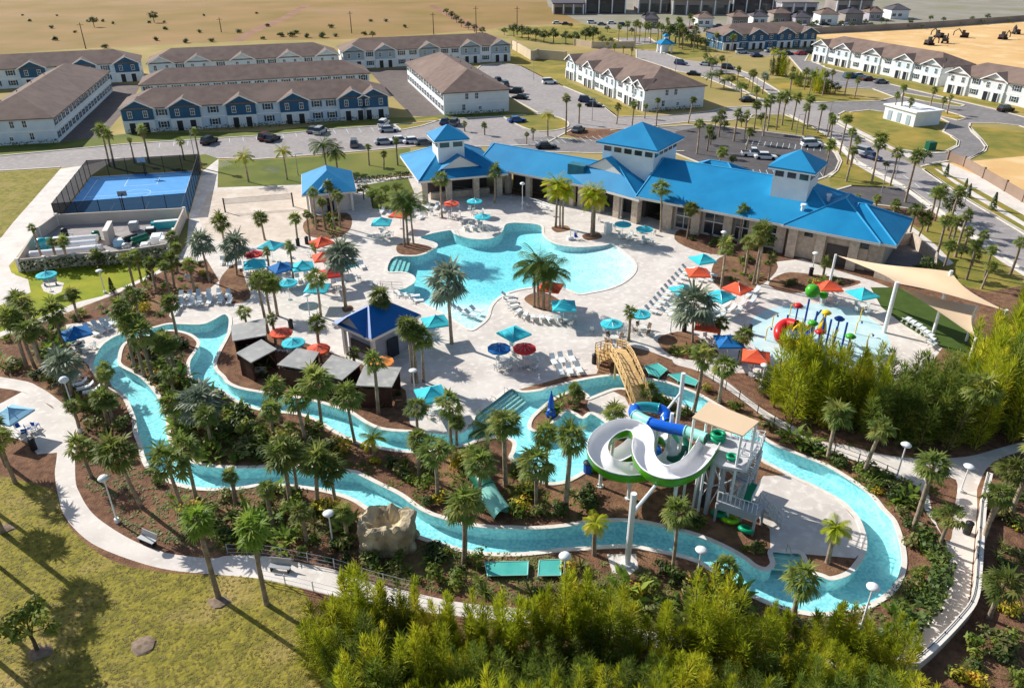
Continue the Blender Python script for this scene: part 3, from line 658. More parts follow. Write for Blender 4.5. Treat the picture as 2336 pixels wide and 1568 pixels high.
# gablets: small triangular louvres in the hips
def gablet(O,ang,x,y,w,z,h):
    b=MB(); s=MBshift(b,*loc(O,ang,x,y),ang)
    s.add([(-w/2,0,z),(w/2,0,z),(0,0,z+h),(-w/2,2.2,z),(w/2,2.2,z),(0,2.6,z+h)],[(0,1,2),(3,5,4),(0,3,4,1)])
    b.build('gablet',MATS['beam'],CLUB,world=True)
    b=MB(); s=MBshift(b,*loc(O,ang,x,y),ang); o=.35
    s.add([(-w/2-.6,-o,z-.25),(0,-o,z+h+.12),(0,4.2,z+h+.12),(-w/2-.6,2.2,z-.25),(w/2+.6,-o,z-.25),(w/2+.6,2.2,z-.25)],[(0,1,2,3),(1,4,5,2)])
    b.build('gablet_roof',MATS['blue_roof'],CLUB,world=True)
gablet(OC,A3,8.5,1.9,7.6,7.0,2.1); gablet(OP,A2,7.4,1.6,7.0,5.6,2.0)
# walls, pillars, glazing
def wallw(name,O,ang,x0,x1,y0,y1,z0,z1,m):
    b=MB(); s=MBshift(b,O[0],O[1],ang); t=MB(); t.box((x0+x1)/2,(y0+y1)/2,z0,x1-x0,y1-y0,z1-z0); s.add(t.v,t.f); return b.build(name,MATS[m],CLUB,world=True)
wallw('wing_wall',OW,A1,1,29,2.2,16,0,4.8,'stucco'); wallw('low_wing_wall',OW,A1,29.05,35,1.2,12,0,4.7,'stone')
wallw('pavilion_wall',OP,A2,2.2,13.5,6,15.5,0,4.3,'dark_wall'); wallw('link_wall',O2,A1,.5,15,4,9.5,0,4.3,'dark_wall')
wallw('centre_wall',OC,A3,1.2,15.8,4,13.5,0,4.4,'dark_wall'); wallw('rear_wall',OW,A1,-1,11,16.05,20,0,4.8,'stucco')
wallw('porch_wall',OW,A1,22.5,33,.9,2.1,0,4.6,'stone')
for x in (.6,5,10,14.3): wallw('pillar',OP,A2,x-.5,x+.5,.2,1.2,0,4.3,'stone')
for x in (1.5,6,10.5,15): wallw('pillar',O2,A1,x-.45,x+.45,.4,1.3,0,4.3,'stone')
for x in (.9,4.6,8.6,12.4,16.2): wallw('pillar',OC,A3,x-.6,x+.6,.3,1.5,0,4.35,'stone')
for x in (2.5,7.2,12.4,16.4,20.6): wallw('pillar',OW,A1,x-.7,x+.7,1.0,2.1,0,4.7,'stone')
for x in (22.6,26.6,31.2): wallw('pillar',OW,A1,x-.65,x+.65,-.1,.85,0,4.6,'stone')
for x0,x1 in ((3.6,6.2),(8.4,11.4),(13.4,15.6),(17.3,19.8)):
    w=wallw('window',OW,A1,x0,x1,2.05,2.15,.4,4.2,'glass')
    b=MB(); s=MBshift(b,OW[0],OW[1],A1); t=MB(); t.box((x0+x1)/2,2.0,2.3,x1-x0,.08,.16); t.box((x0+x1)/2,2.0,.4,.1,.08,3.8); s.add(t.v,t.f); b.build('mullion',MATS['trim'],CLUB,world=True)
wallw('door',OC,A3,5.2,8,3.88,3.96,0,3.4,'glass'); wallw('door',OC,A3,9.3,11.8,3.88,3.96,0,3.4,'glass')
wallw('window',OW,A1,24,25.2,.8,.86,3.4,4.2,'glass'); wallw('window',OW,A1,31.9,33,.8,.86,3.2,4.0,'glass'); wallw('doorway',OW,A1,27.4,30.4,.78,.88,0,3.0,'dark_wall')
wallw('bar_counter',OP,A2,2,13,2.4,3.2,0,1.1,'stone')
# cupolas
def cupola(cx,cy,ang,w,z0,z1,rise,ov,label):
    o=loc((cx,cy),ang,-w/2,-w/2)
    b=MB(); t=MB(); t.box(w/2,w/2,z0,w,w,z1-z0); MBshift(b,o[0],o[1],ang).add(t.v,t.f); tw=b.build('cupola',MATS['white_siding'],CLUB,world=True)
    b=MB(); t=MB()
    for k in range(4):
        for j in range(max(2,int(w/1.6))):
            nn=max(2,int(w/1.6)); x=(j+.5)*w/nn
            p={0:(x,-.03),1:(w+.03,x),2:(x,w+.03),3:(-.03,x)}[k]; d=(w/nn*.7,.1) if k%2==0 else (.1,w/nn*.7)
            t.box(p[0],p[1],z1-1.5,d[0],d[1],1.0)
    MBshift(b,o[0],o[1],ang).add(t.v,t.f); b.build('cupola_window',MATS['glass'],CLUB,world=True).parent=tw
    b=MB(); hiproof(MBshift(b,o[0],o[1],ang),w,w,z1,z1+rise,ov); b.build('cupola_roof',MATS['blue_roof'],CLUB,world=True).parent=tw
    b=MB(); t=MB(); t.box(w/2,w/2,z1-.45,w+2*ov-.1,w+2*ov-.1,.24); MBshift(b,o[0],o[1],ang).add(t.v,t.f); b.build('cupola_eave',MATS['trim'],CLUB,world=True).parent=tw
cupola(21.9,131.9,A1,9.4,4.4,11.5,2.9,.9,'')
cupola(-11.5,139.0,A2,4.8,5.5,10.4,2.0,.8,'')
cupola(43.0,114.7,A1,5.4,6.0,12.0,2.2,.8,'')
for px,py,w in ((1318,392,3.2),):
    z=6.0
    for _ in range(30):
        g=G(px,py,z); t=-(g.x-O2[0])*math.sin(A1)+(g.y-O2[1])*math.cos(A1); z=.5*z+.5*(4.5+max(0,min(t,10-t))*.58)
    b=MB(); b.box(g.x,g.y,z-.5,w,1.8,1.9,A1); b.build('air_handler',MATS['hvac'],CLUB,world=True)
for px,py,z in ((1830,478,6.6),(2002,515,5.6),(1889,455,7.6)):
    g=G(px,py,z); b=MB(); b.cyl(g.x,g.y,z-.8,.28,1.4,8); b.cyl(g.x,g.y,z+.6,.42,.25,8); b.build('vent_pipe',MATS['trim'],CLUB,world=True)
# ---- small pavilion by the sand court
def small_house(name,O,ang,W_,D,ze,zr,label,roofm,wallm,cat,open_=False):
    t=thing(name,(O[0],O[1],0),ang,label,cat)
    b=MB(); hiproof(b,W_,D,ze,zr,.5,a=W_*.35 if W_>=D else D*.35,c=W_*.35 if W_>=D else D*.35,along='u' if W_>=D else 'n'); r=b.build('roof',MATS[roofm],t)
    b=MB(); b.box(W_/2,D/2,0,W_-1.2,D-1.2,ze-.2); b.build('wall',MATS[wallm],t)
    for x in (.3,W_-.3):
        for y in (.3,D-.3): b=MB(); b.box(x,y,0,.4,.4,ze-.2); b.build('post',MATS['beam'],t)
    q=ribbon([(-.53,-.53),(W_+.53,-.53),(W_+.53,D+.53),(-.53,D+.53)],.1,ze-.36,.3,True); q.build('fascia',MATS['beam'],t)
    return t
t=small_house('pavilion',(-35.0,126.6),.24,8,11.5,3.6,6.2,'pale stucco pavilion with blue hipped roof beside the sand court','blue_roof','stucco','pavilion')
b=MB(); b.box(4,-.0,.2,1.2,.12,2.3); b.cur=0; b.build('door',MATS['door'],t)
b=MB(); b.add([(2.2,-.3,4.0),(5.8,-.3,4.0),(4,-.3,5.3),(2.2,2.0,4.0),(5.8,2.0,4.0),(4,3.5,5.3)],[(0,1,2),(1,4,5,2),(0,2,5,3)]); b.build('gablet',MATS['blue_roof'],t)
t=small_house('bar_hut',(-19.6,77.9),-.67,5.4,6.6,4.2,6.3,'grey walled bar hut with dark blue roof between pool and cabanas','deep_blue_roof','grey_wall','hut')
b=MB(); b.box(2.7,.52,1.0,3.2,.12,1.3); b.build('serving_hatch',MATS['dark_wall'],t); b=MB(); b.box(5.05,3.3,.0,.12,1.6,2.4); b.build('door',MATS['door'],t)
b=MB(); b.add([(.8,-.35,4.5),(4.6,-.35,4.5),(2.7,-.35,5.9),(.8,1.9,4.5),(4.6,1.9,4.5),(2.7,2.7,5.9)],[(0,1,2),(1,4,5,2),(0,2,5,3)]); b.build('gablet',MATS['grey_wall'],t)
b=MB(); b.add([(.3,-.8,4.15),(2.7,-.8,6.05),(2.7,2.6,6.15),(.3,1.9,4.2),(5.1,-.8,4.15),(5.1,1.9,4.2)],[(0,1,2,3),(1,4,5,2)]); b.build('gablet_roof',MATS['deep_blue_roof'],t)
# ---- cabanas: brown timber boxes under sloping metal roofs
def cabana(c,label):
    q=[G(x,y,2.9 if i in(1,2) else 2.6) for i,(x,y) in enumerate(c)]
    cen=sum(q,Vector())/4; t=thing('cabana',(cen.x,cen.y,0),0,label,'cabana','cabanas in a row between deck and river')
    b=MB(); b.slab([tuple(p) for p in q],.12); r=b.build('roof',MATS['metal_roof'],t,world=True)
    b=MB()
    for k in range(1,8):
        a=q[0].lerp(q[3],k/8); d=q[1].lerp(q[2],k/8); b.tube([a+Vector((0,0,.03)),d+Vector((0,0,.03))],.035,4)
    b.build('seam',MATS['metal_roof'],r,world=True)
    ins=[cen+(p-cen)*.86 for p in q]
    for p in ins: b=MB(); b.box(p.x,p.y,0,.16,.16,2.45 if p in(ins[0],ins[3]) else 2.7); b.build('post',MATS['brown_wood'],t,world=True)
    for i,j,nm in ((2,3,'side_wall'),(1,2,'back_wall'),(0,1,'side_wall')):
        a,d=ins[i],ins[j]; e=(d-a).xy.normalized(); n=Vector((-e.y,e.x))*.05
        b=MB(); A=[(a.x-n.x,a.y-n.y),(d.x-n.x,d.y-n.y),(d.x+n.x,d.y+n.y),(a.x+n.x,a.y+n.y)]
        b.hexa([(*p,.05) for p in A],[(*p,2.3) for p in A]); b.build(nm,MATS['brown_wood'],t,world=True)
    a=ins[0].lerp(ins[3],.5); d=ins[1].lerp(ins[2],.5); m=a.lerp(d,.6)
    b=MB(); b.box(m.x,m.y,.05,1.5,.7,.4); b.build('bench',MATS['beam'],t,world=True)
    return t
cabana([(530,777),(526,742),(605,725),(607,764)],'grey roofed cabana beside the lagoon, farthest from the slides')
cabana([(572,826),(538,804),(596,773),(631,795)],'grey roofed cabana second from the lagoon, a dark seam across its roof')
cabana([(702,843),(631,831),(677,793),(728,802)],'middle cabana of the row beside the orange umbrella')
cabana([(780,866),(722,847),(757,808),(825,828)],'cabana with pale roof in front of the bar hut')
cabana([(893,882),(811,878),(830,833),(916,837)],'cabana at the palm end of the row, nearest the steps')
# ---- pump house wall beside the river (rock, grotto) is in the pool section
# ================================================================= PLANTS
leafmat('fan_leaf',sr(134,146,70),sr(98,118,56),sr(174,170,92),.5,.28,.5)
leafmat('fan_leaf_bright',sr(134,158,58),sr(104,134,50),sr(168,176,76),.5,.2,.5)
leafmat('feather_leaf',sr(196,196,40),sr(150,166,42),sr(216,190,50),.5,.15,.45)
leafmat('green_feather_leaf',sr(108,130,56),sr(80,106,46),sr(146,152,70),.5,.2,.45)
leafmat('silver_leaf',sr(138,148,124),sr(108,124,104),sr(166,170,138),.5,.15)
leafmat('gold_grass',sr(164,148,66),sr(136,124,52),sr(184,166,92),.8,.2,.4)
leafmat('lawn_weed',sr(120,128,46),sr(96,108,38),sr(150,146,60),.8,.2,.3)
leafmat('dead_leaf',sr(150,122,78),sr(120,94,60),sr(170,142,96),.8,.2,.1)
leafmat('bamboo_leaf',sr(178,180,42),sr(132,148,34),sr(214,202,56),.4,.22,.5)
leafmat('dark_leaf',sr(76,94,40),sr(54,72,32),sr(104,116,50),.5,.3,.2)
leafmat('shrub_leaf',sr(126,142,56),sr(92,114,46),sr(160,162,72),.6,.35,.45)
leafmat('gold_leaf',sr(190,170,40),sr(150,150,36),sr(206,150,60),.8,.25,.25)
leafmat('olive_leaf',sr(122,124,66),sr(92,100,54),sr(156,146,88),.7,.3,.2)
leafmat('far_leaf',sr(92,106,52),sr(68,84,42),sr(118,126,66),.3,.25,.2)
mat('palm_trunk',sr(164,146,124),sr(130,112,94),scale=3,rough=1,c3=sr(184,166,142),scale3=1); objrand(MATS['palm_trunk'],.25)
mat('bark',sr(104,88,72),sr(82,68,56),scale=2,rough=1)
rnd=random.Random(5)
def blade(b,p,d,L,w,droop,seg=2,up=Vector((0,0,1))):
    """a leaf blade that bends down along its length"""
    d=d.normalized(); s=d.cross(up); s=s.normalized() if s.length>1e-3 else Vector((1,0,0)); v=[];pos=p.copy(); dd=d.copy()
    for i in range(seg+1):
        t=i/seg; ww=w*(1-.85*t) if i>0 else w*.55
        if i==1 and seg>1: ww=w
        v+=[tuple(pos-s*ww/2),tuple(pos+s*ww/2)]
        dd=(dd+Vector((0,0,-droop/seg))).normalized(); pos=pos+dd*L/seg
    b.add(v,[(2*i,2*i+1,2*i+3,2*i+2) for i in range(seg)])
def fan_crown(r,seed,n=30,big=1.0):
    k=random.Random(seed); b=MB()
    for i in range(n):
        az=i*2.39996+k.uniform(-.3,.3); t=i/n; el=1.3-1.95*t+k.uniform(-.28,.28)
        d=Vector((math.cos(az)*math.cos(el),math.sin(az)*math.cos(el),math.sin(el)))
        pl=r*(.34+.3*k.random()); mid=Vector((0,0,0))+d*pl-Vector((0,0,.06*pl))
        b.tube([(0,0,-.1),tuple(mid)],.025,3,False)
        s=d.cross(Vector((0,0,1)));s=s.normalized() if s.length>.01 else Vector((1,0,0)); u=s.cross(d)
        m=11; fr=r*(.5+.14*k.random())*big
        for j in range(m):
            a=(j/(m-1)-.5)*3.5; q=(d*math.cos(a)+s*math.sin(a)+u*.12*abs(math.sin(a))).normalized()
            blade(b,mid,q,fr*(1-.22*abs(a)/1.75)*k.uniform(.85,1.1),fr*.17,.5+.7*k.random(),2,u)
    return b
def feather_crown(r,seed,n=17,leaf=13,upright=0.0):
    k=random.Random(seed); b=MB()
    for i in range(n):
        az=i*2.39996+k.uniform(-.3,.3); t=i/n; el=1.2-1.25*t+k.uniform(-.12,.12)+upright*(1-t)*.3
        d=Vector((math.cos(az)*math.cos(el),math.sin(az)*math.cos(el),math.sin(el))); p=Vector((0,0,0)); L=r*(1.0+.25*k.random()); pts=[p.copy()]
        for j in range(7):
            d=(d+Vector((0,0,-.17))).normalized(); p=p+d*L/7; pts.append(p.copy())
        b.tube(pts,.03,3,False,.008)
        for j in range(leaf):
            t=(j+1.2)/(leaf+.8)*7; i0=min(6,int(t)); q=pts[i0].lerp(pts[i0+1],t-i0); dd=(pts[i0+1]-pts[i0]).normalized(); s=dd.cross(Vector((0,0,1))); s=s.normalized() if s.length>.01 else Vector((1,0,0))
            ll=r*.34*math.sin(math.pi*min(.97,.12+.8*j/leaf))+.12*r
            for g in (-1,1): blade(b,q,(s*g+dd*.75+Vector((0,0,.12))),ll,r*.085,.6,1)
    return b
def skirt(r,seed,n=9):
    k=random.Random(seed); b=MB()
    for i in range(n):
        az=k.uniform(0,6.28); d=Vector((math.cos(az)*.5,math.sin(az)*.5,-.75)).normalized(); mid=d*r*.45
        for j in range(4):
            a=(j/3-.5)*1.6; s=Vector((-math.sin(az),math.cos(az),0)); blade(b,mid,(d+s*a*.7),r*.42,r*.12,.4,1)
        b.tube([(0,0,0),tuple(mid)],.02,3,False)
    return b
def trunk_mesh(seed,r=.17):
    k=random.Random(seed); b=MB(); n=8; pts=[]
    lean=Vector((k.uniform(-.035,.035),k.uniform(-.035,.035)))
    rings=[];vs=[];fs=[];N=9
    for i in range(N):
        t=i/(N-1); rr=r*(1.25-.35*t if t<.12 else 1.06-.22*t+(.16 if t>.9 else 0)+.05*(i%2))
        cx,cy=lean.x*math.sin(t*3.14)*6,lean.y*math.sin(t*3.14)*6
        for j in range(n): vs.append((cx*.35+rr*math.cos(6.283*j/n),cy*.35+rr*math.sin(6.283*j/n),t))
    for i in range(N-1):
        for j in range(n): fs.append((i*n+j,i*n+(j+1)%n,(i+1)*n+(j+1)%n,(i+1)*n+j))
    fs.append(tuple((N-1)*n+j for j in range(n))); b.add(vs,fs); return b.mesh('trunk',MATS['palm_trunk'],True)
TR=[trunk_mesh(i) for i in range(4)]
CR={'s':[fan_crown(1.6+.1*(i%3),i,24+3*(i%4)).mesh('crown',MATS['fan_leaf']) for i in range(8)],
    'g':[fan_crown(1.75,20+i,24).mesh('crown',MATS['fan_leaf_bright']) for i in range(2)],
    'b':[fan_crown(2.3,40+i,30,1.15).mesh('crown',MATS['silver_leaf']) for i in range(2)],
    'y':[feather_crown(2.1,60+i,20,18,.5).mesh('crown',MATS['feather_leaf']) for i in range(3)],
    'd':[feather_crown(2.3,80+i,22,15).mesh('crown',MATS['green_feather_leaf']) for i in range(2)]}
SK=[skirt(1.6,i).mesh('dead_fronds',MATS['dead_leaf']) for i in range(3)]
PNAME={'s':('cabbage_palm','green fan palm'),'g':('cabbage_palm','bright green fan palm'),'b':('silver_palm','grey green fan palm'),'y':('feather_palm','yellow green feather palm'),'d':('date_palm','dark feather palm')}
def palm(bx,by,cy,kind='s',scale=1.0):
    g=G(bx,by); h=max(1.0,hz(bx,by,cy)); nm,look=PNAME[kind]
    h=min(h,13)
    size='tall ' if h>7.5 else ('short ' if h<3.6 else '')
    t=thing(nm,(g.x,g.y,0)); auto(t,size+look,'palm','palms'); lean=.11 if rnd.random()<.2 else .03; t.rotation_euler=(rnd.uniform(-lean,lean),rnd.uniform(-lean,lean),0)
    th=1 if h<6 else 1.1
    th*=rnd.uniform(.8,1.1); link('trunk',rnd.choice(TR),t,(0,0,-.05),rnd.uniform(0,6.28),(th,th,h+.05))
    s=scale*rnd.uniform(.76,1.1)*(.8 if h<3.5 else 1.0)
    c=link('crown',rnd.choice(CR[kind]),t,(0,0,h),rnd.uniform(0,6.28),(s*rnd.uniform(.9,1.1),s*rnd.uniform(.9,1.1),s*rnd.uniform(.85,1.2))); c.rotation_euler=(rnd.uniform(-.16,.16),rnd.uniform(-.16,.16),rnd.uniform(0,6.28))
    if kind in 'sg' and h>3 and rnd.random()<.8: q=s*rnd.uniform(.7,1.1); link('dead_fronds',rnd.choice(SK),t,(0,0,h-.05),rnd.uniform(0,6.28),(q,q,q*rnd.uniform(.8,1.3)))
    return t
PALMS='''62 840 722 s|80 838 735 s|90 815 690 s|108 862 750 s|101 603 519 s .6|134 604 552 s .5|155 602 549 s .7|225 607 577 s .7|310 671 589 s .8|407 605 541 s .7|398 656 590 s .8
250 380 296 s|262 384 306 s|340 372 295 s|307 372 318 s .5|420 365 322 s .8|460 384 300 s .6|567 415 357 y .8|655 410 345 y .8|745 390 330 d 1.2|770 392 345 d|842 377 335 s .7|875 387 351 s .7|907 377 322 s .7
513 557 507 s 1.1|604 547 497 s 1.0|680 559 497 s .8|478 642 553 b 1.1|540 627 565 b|614 615 574 s .7|670 650 563 s .7|723 592 561 s .8|789 704 580 b 1.25|732 722 636 s 1.1|612 759 640 s|616 714 640 s|633 720 646 s|569 768 710 s .8|630 793 728 s .7|733 826 737 s .9
880 800 680 s 1.05|811 843 804 s .8|863 942 826 s .9|809 1008 897 s|735 983 870 s|640 961 884 s 1.1|699 1008 913 s 1.1
922 562 452 d 1.1|930 558 460 d 1.0|943 556 468 d 1.1|722 523 438 s .8|743 523 461 s .8|763 523 423 s .8|776 518 447 s .8|708 555 489 s .6
1008 495 408 s|1128 463 391 s|1267 518 420 y 1.1|1277 520 440 y|1283 519 427 y|1348 536 440 y|1350 537 447 y|1355 536 452 y 1.1
1506 528 430 s 1.1|1566 544 474 s .9|1683 557 478 s .9|1631 534 494 y .7|1644 658 562 s 1.1|1699 625 550 s|1717 648 525 s|1727 645 541 s|1752 640 590 s .8
1579 780 695 b 1.1|1433 775 712 s .8|1636 785 737 s .8|1686 828 764 s .8|1228 702 598 d 1.1|1218 700 614 d|1251 708 622 d 1.1|1240 705 618 d .9|1030 783 640 b 1.3
942 872 742 s|950 872 758 s .9|966 870 766 s|958 1025 926 s|1029 1010 918 s|1042 1015 962 s|1115 1041 978 d 1.0|1153 1106 962 s 1.1|998 1137 1027 s 1.1|1075 1095 1036 s|855 1045 1000 y .9
662 1150 1036 s 1.15|680 1140 1030 s|725 1155 1050 s|769 1160 1068 s 1.1|250 880 842 s .9|322 1155 1020 s 1.2|418 1163 1043 s 1.15|447 1135 1022 s|210 1088 1015 s .9|250 971 905 s|263 976 912 s|536 1145 1085 s .8|182 985 926 s .8
406 989 918 s|406 778 692 s|297 783 718 s .9|330 860 735 s|352 870 760 s|310 850 700 s .8|390 850 780 s|300 800 745 g .9
499 1363 1180 g 1.0|608 1376 1204 g 1.0|1058 1285 1147 s 1.0|1290 1161 1000 s 1.25|1223 1160 1058 s 1.1|1400 981 939 s|1309 915 886 s .8|1318 920 900 s .7|1479 918 893 s 1.1|1582 937 802 s .9|1639 919 830 s|1355 1264 1194 y .7|1532 1303 1170 s 1.0|1649 1328 1293 s 1.1
1887 1046 944 s 1.0|1968 1083 972 s|2170 1015 872 s 1.1|2082 1207 1060 s 1.15|2259 1185 1068 s|2300 1180 1010 s|1887 1282 1203 y .72|1804 1436 1322 s 1.0|2139 1256 1177 s .9|2254 1410 1330 s 1.0|2238 1240 1130 s .8
1770 296 218 s .9|1749 299 226 s .9|1783 286 222 s .9|1830 307 245 s .8|1887 312 264 s .7|1931 374 300 s .8|1991 398 313 s 1.1|2064 461 356 s 1.1|1879 400 329 s .8|2051 276 199 s .8|2033 273 218 s .8|2066 281 231 s .7|2121 244 205 s .8|2144 265 229 s .7|2159 260 222 s .6|1940 380 320 s .7
1757 172 118 y .9|1773 172 122 y .9|1290 307 222 s .8|1249 312 262 y .9|1406 283 244 s .8|1441 289 238 s .8|1496 289 228 s .7|1569 281 226 s .7|1589 351 282 s .9|1639 312 262 s .9|1673 322 258 s .9|1696 325 262 s .9|1719 300 240 s .9|1639 380 344 s 1.0|1740 310 235 s .8|1700 345 300 s .8|1612 345 295 s .8
1384 118 100 s .8|1400 122 104 s .8|1420 126 108 s .8|1440 132 112 s .8|1430 92 54 s 1.0|1445 95 55 s 1.0|1457 97 57 s 1.0|1470 99 58 s 1.0|1483 99 58 s 1.0|1410 96 62 s 1.0|1620 165 135 d|1650 205 182 d 1.0|1690 225 194 d .9|1620 200 170 d|1605 150 128 s|1667 118 84 s|1630 112 80 s
1996 474 453 s .7|2038 484 469 s .7|1955 462 452 s .6|2072 544 480 s .9|2092 547 497 s .9|2014 598 537 s .9|2163 544 502 s .9|2173 552 505 s .9|2199 567 528 s .8|2233 573 536 s .8|2147 625 560 s .8|2215 606 577 s .8|2238 658 606 s .9|1877 629 600 s .8|2040 478 462 s .7|5 1213 1020 s 1.2|-70 1240 1010 s 1.3|-110 1330 1090 s 1.3|-40 1480 1290 s 1.2|-120 1560 1330 s 1.3|-60 1130 960 s 1.1|35 1100 1000 s 1.0|15 1060 960 s 1.0|1060 300 282 s .7|1105 308 286 s .7|1200 330 306 s .6|1215 320 298 s .6|1470 270 242 s .6|1320 282 240 s .6'''
for ln in PALMS.replace('\n','|').split('|'):
    q=ln.split(); palm(float(q[0]),float(q[1]),float(q[2]),q[3],float(q[4]) if len(q)>4 else 1.0)
def more_palms(px,n,hmin,hmax,ok,sc,dmin):
    done=0; tries=0; x0,y0,x1,y1=bbox(px)
    while done<n and tries<n*60:
        tries+=1; x,y=rnd.uniform(x0,x1),rnd.uniform(y0,y1)
        if not inside(x,y,px): continue
        g=G(x,y); k=where(g.x,g.y)
        if k<0 or lands[k][0] not in ok or any((g.x-o.location.x)**2+(g.y-o.location.y)**2<dmin*dmin for o,_ in AUTO): continue
        palm(x,y,P(g.x,g.y,rnd.uniform(hmin,hmax))[1],'s' if rnd.random()<.85 else 'b',sc*rnd.uniform(.8,1.1)); done+=1
MB_=('mulch_bed',)
more_palms([(280,720),(430,780),(430,860),(500,900),(400,960),(350,870),(285,815)],4,3.5,5.5,MB_,.9,2.2)
more_palms([(0,760),(230,720),(200,860),(300,980),(200,990),(100,870),(0,850)],6,3.5,6,MB_,.9,2.6)
more_palms([(400,930),(700,960),(830,1040),(700,1060),(420,1040)],3,3,4.5,MB_,.95,2.6)
more_palms([(900,1040),(1160,1050),(1300,1120),(1100,1190),(940,1120)],5,3.5,6,MB_,.95,3)
more_palms([(620,1110),(840,1190),(820,1260),(620,1250)],3,3,4.5,MB_,.9,2.6)
more_palms([(300,650),(430,595),(500,640),(390,690)],5,3.5,6,MB_,.85,2.4)
more_palms([(2060,500),(2160,500),(2330,640),(2150,640)],8,4,7,('lawn',),.85,3)
more_palms([(1720,265),(1850,290),(2040,425),(1900,420),(1915,370)],10,5,8,('lawn',),.9,3.5)
more_palms([(1740,185),(1900,205),(1980,230),(1820,226)],8,4,7,('lawn',),.9,4)
more_palms([(1640,170),(1740,215),(1700,212)],5,4,7,('lawn',),.9,4)
more_palms([(1300,130),(1470,110),(1560,90),(1600,120),(1450,108)],14,7,10,('lawn',),.9,4)
# ---- leafy masses
def leafquad(b,p,n,L,w,k):
    n=n.normalized(); s=n.cross(Vector((k.uniform(-1,1),k.uniform(-1,1),k.uniform(-1,1)))); s=s.normalized() if s.length>.01 else Vector((1,0,0)); u=n.cross(s)
    a,c=u*L/2,s*w/2; b.add([tuple(p-a*.9),tuple(p+c-a*.1),tuple(p+a),tuple(p-c-a*.1)],[(0,1,2,3)])
def clump(b,c,r,n,L,k,flat=.8,w=.5):
    for _ in range(n):
        d=Vector((k.gauss(0,1),k.gauss(0,1),k.gauss(0,1))).normalized(); rr=r*(k.random()**.45)
        p=c+Vector((d.x*rr,d.y*rr,d.z*rr*flat)); leafquad(b,p,d+Vector((k.uniform(-.6,.6),k.uniform(-.6,.6),k.uniform(.0,.9))),L*k.uniform(.6,1.3),L*w,k)
def shrub_round(seed,m,n=170,L=.34):
    k=random.Random(seed); b=MB()
    for i in range(5): clump(b,Vector((k.uniform(-.45,.45),k.uniform(-.45,.45),k.uniform(.4,.85))),k.uniform(.4,.65),n//5,L,k)
    return b.mesh('leaves',m)
def plant_blades(seed,m,n,L,w,el0=1.3,droop=.7,seg=3):
    k=random.Random(seed); b=MB()
    for i in range(n):
        az=i*2.4+k.uniform(-.3,.3); el=el0-1.0*i/n+k.uniform(-.1,.1)
        d=Vector((math.cos(az)*math.cos(el),math.sin(az)*math.cos(el),math.sin(el))); blade(b,Vector((k.uniform(-.1,.1),k.uniform(-.1,.1),.05)),d,L*k.uniform(.7,1.15),w,droop*k.uniform(.7,1.3),seg)
    return b.mesh('leaves',m)
def banana(seed,m):
    k=random.Random(seed); b=MB()
    for i in range(13):
        az=k.uniform(0,6.28); el=1.25-.7*i/13; d=Vector((math.cos(az)*math.cos(el),math.sin(az)*math.cos(el),math.sin(el))); o=Vector((k.uniform(-.3,.3),k.uniform(-.3,.3),0)); tip=o+d*k.uniform(.7,1.2)
        b.tube([tuple(o),tuple(tip)],.03,3,False); blade(b,tip,d,k.uniform(.8,1.2),.42,1.0,3)
    return b.mesh('leaves',m)
SH={'round_shrub':('round leafy shrub',[shrub_round(i,MATS['shrub_leaf']) for i in range(3)]),
    'dark_shrub':('dark leafy shrub',[shrub_round(10+i,MATS['dark_leaf'],200) for i in range(2)]),
    'olive_shrub':('dull olive shrub',[shrub_round(15+i,MATS['olive_leaf'],150,.4) for i in range(2)]),
    'golden_shrub':('golden leafed shrub',[shrub_round(20+i,MATS['gold_leaf'],140) for i in range(2)]),
    'spiky_plant':('spiky rosette plant',[plant_blades(30,MATS['shrub_leaf'],26,1.1,.13),plant_blades(31,MATS['olive_leaf'],24,1.0,.16,1.2,.4)]),
    'banana_plant':('broad leafed banana plant',[banana(40+i,MATS['fan_leaf_bright']) for i in range(2)]),
    'grass_clump':('arching grass clump',[plant_blades(50,MATS['olive_leaf'],60,1.0,.05,1.4,1.3),plant_blades(51,MATS['shrub_leaf'],60,1.0,.06,1.4,1.3)])}
def shrub(bx,by,kind,s,gl=None):
    g=gl if gl is not None else G(bx,by); look,ms=SH[kind]
    o=link(kind,rnd.choice(ms),None,(g.x,g.y,-.03),rnd.uniform(0,6.28),(s*rnd.uniform(.85,1.2),s*rnd.uniform(.85,1.2),s*rnd.uniform(.75,1.15)))
    auto(o,look,'plant' if 'plant' in kind or 'grass' in kind else 'shrub','plants in the beds'); return o
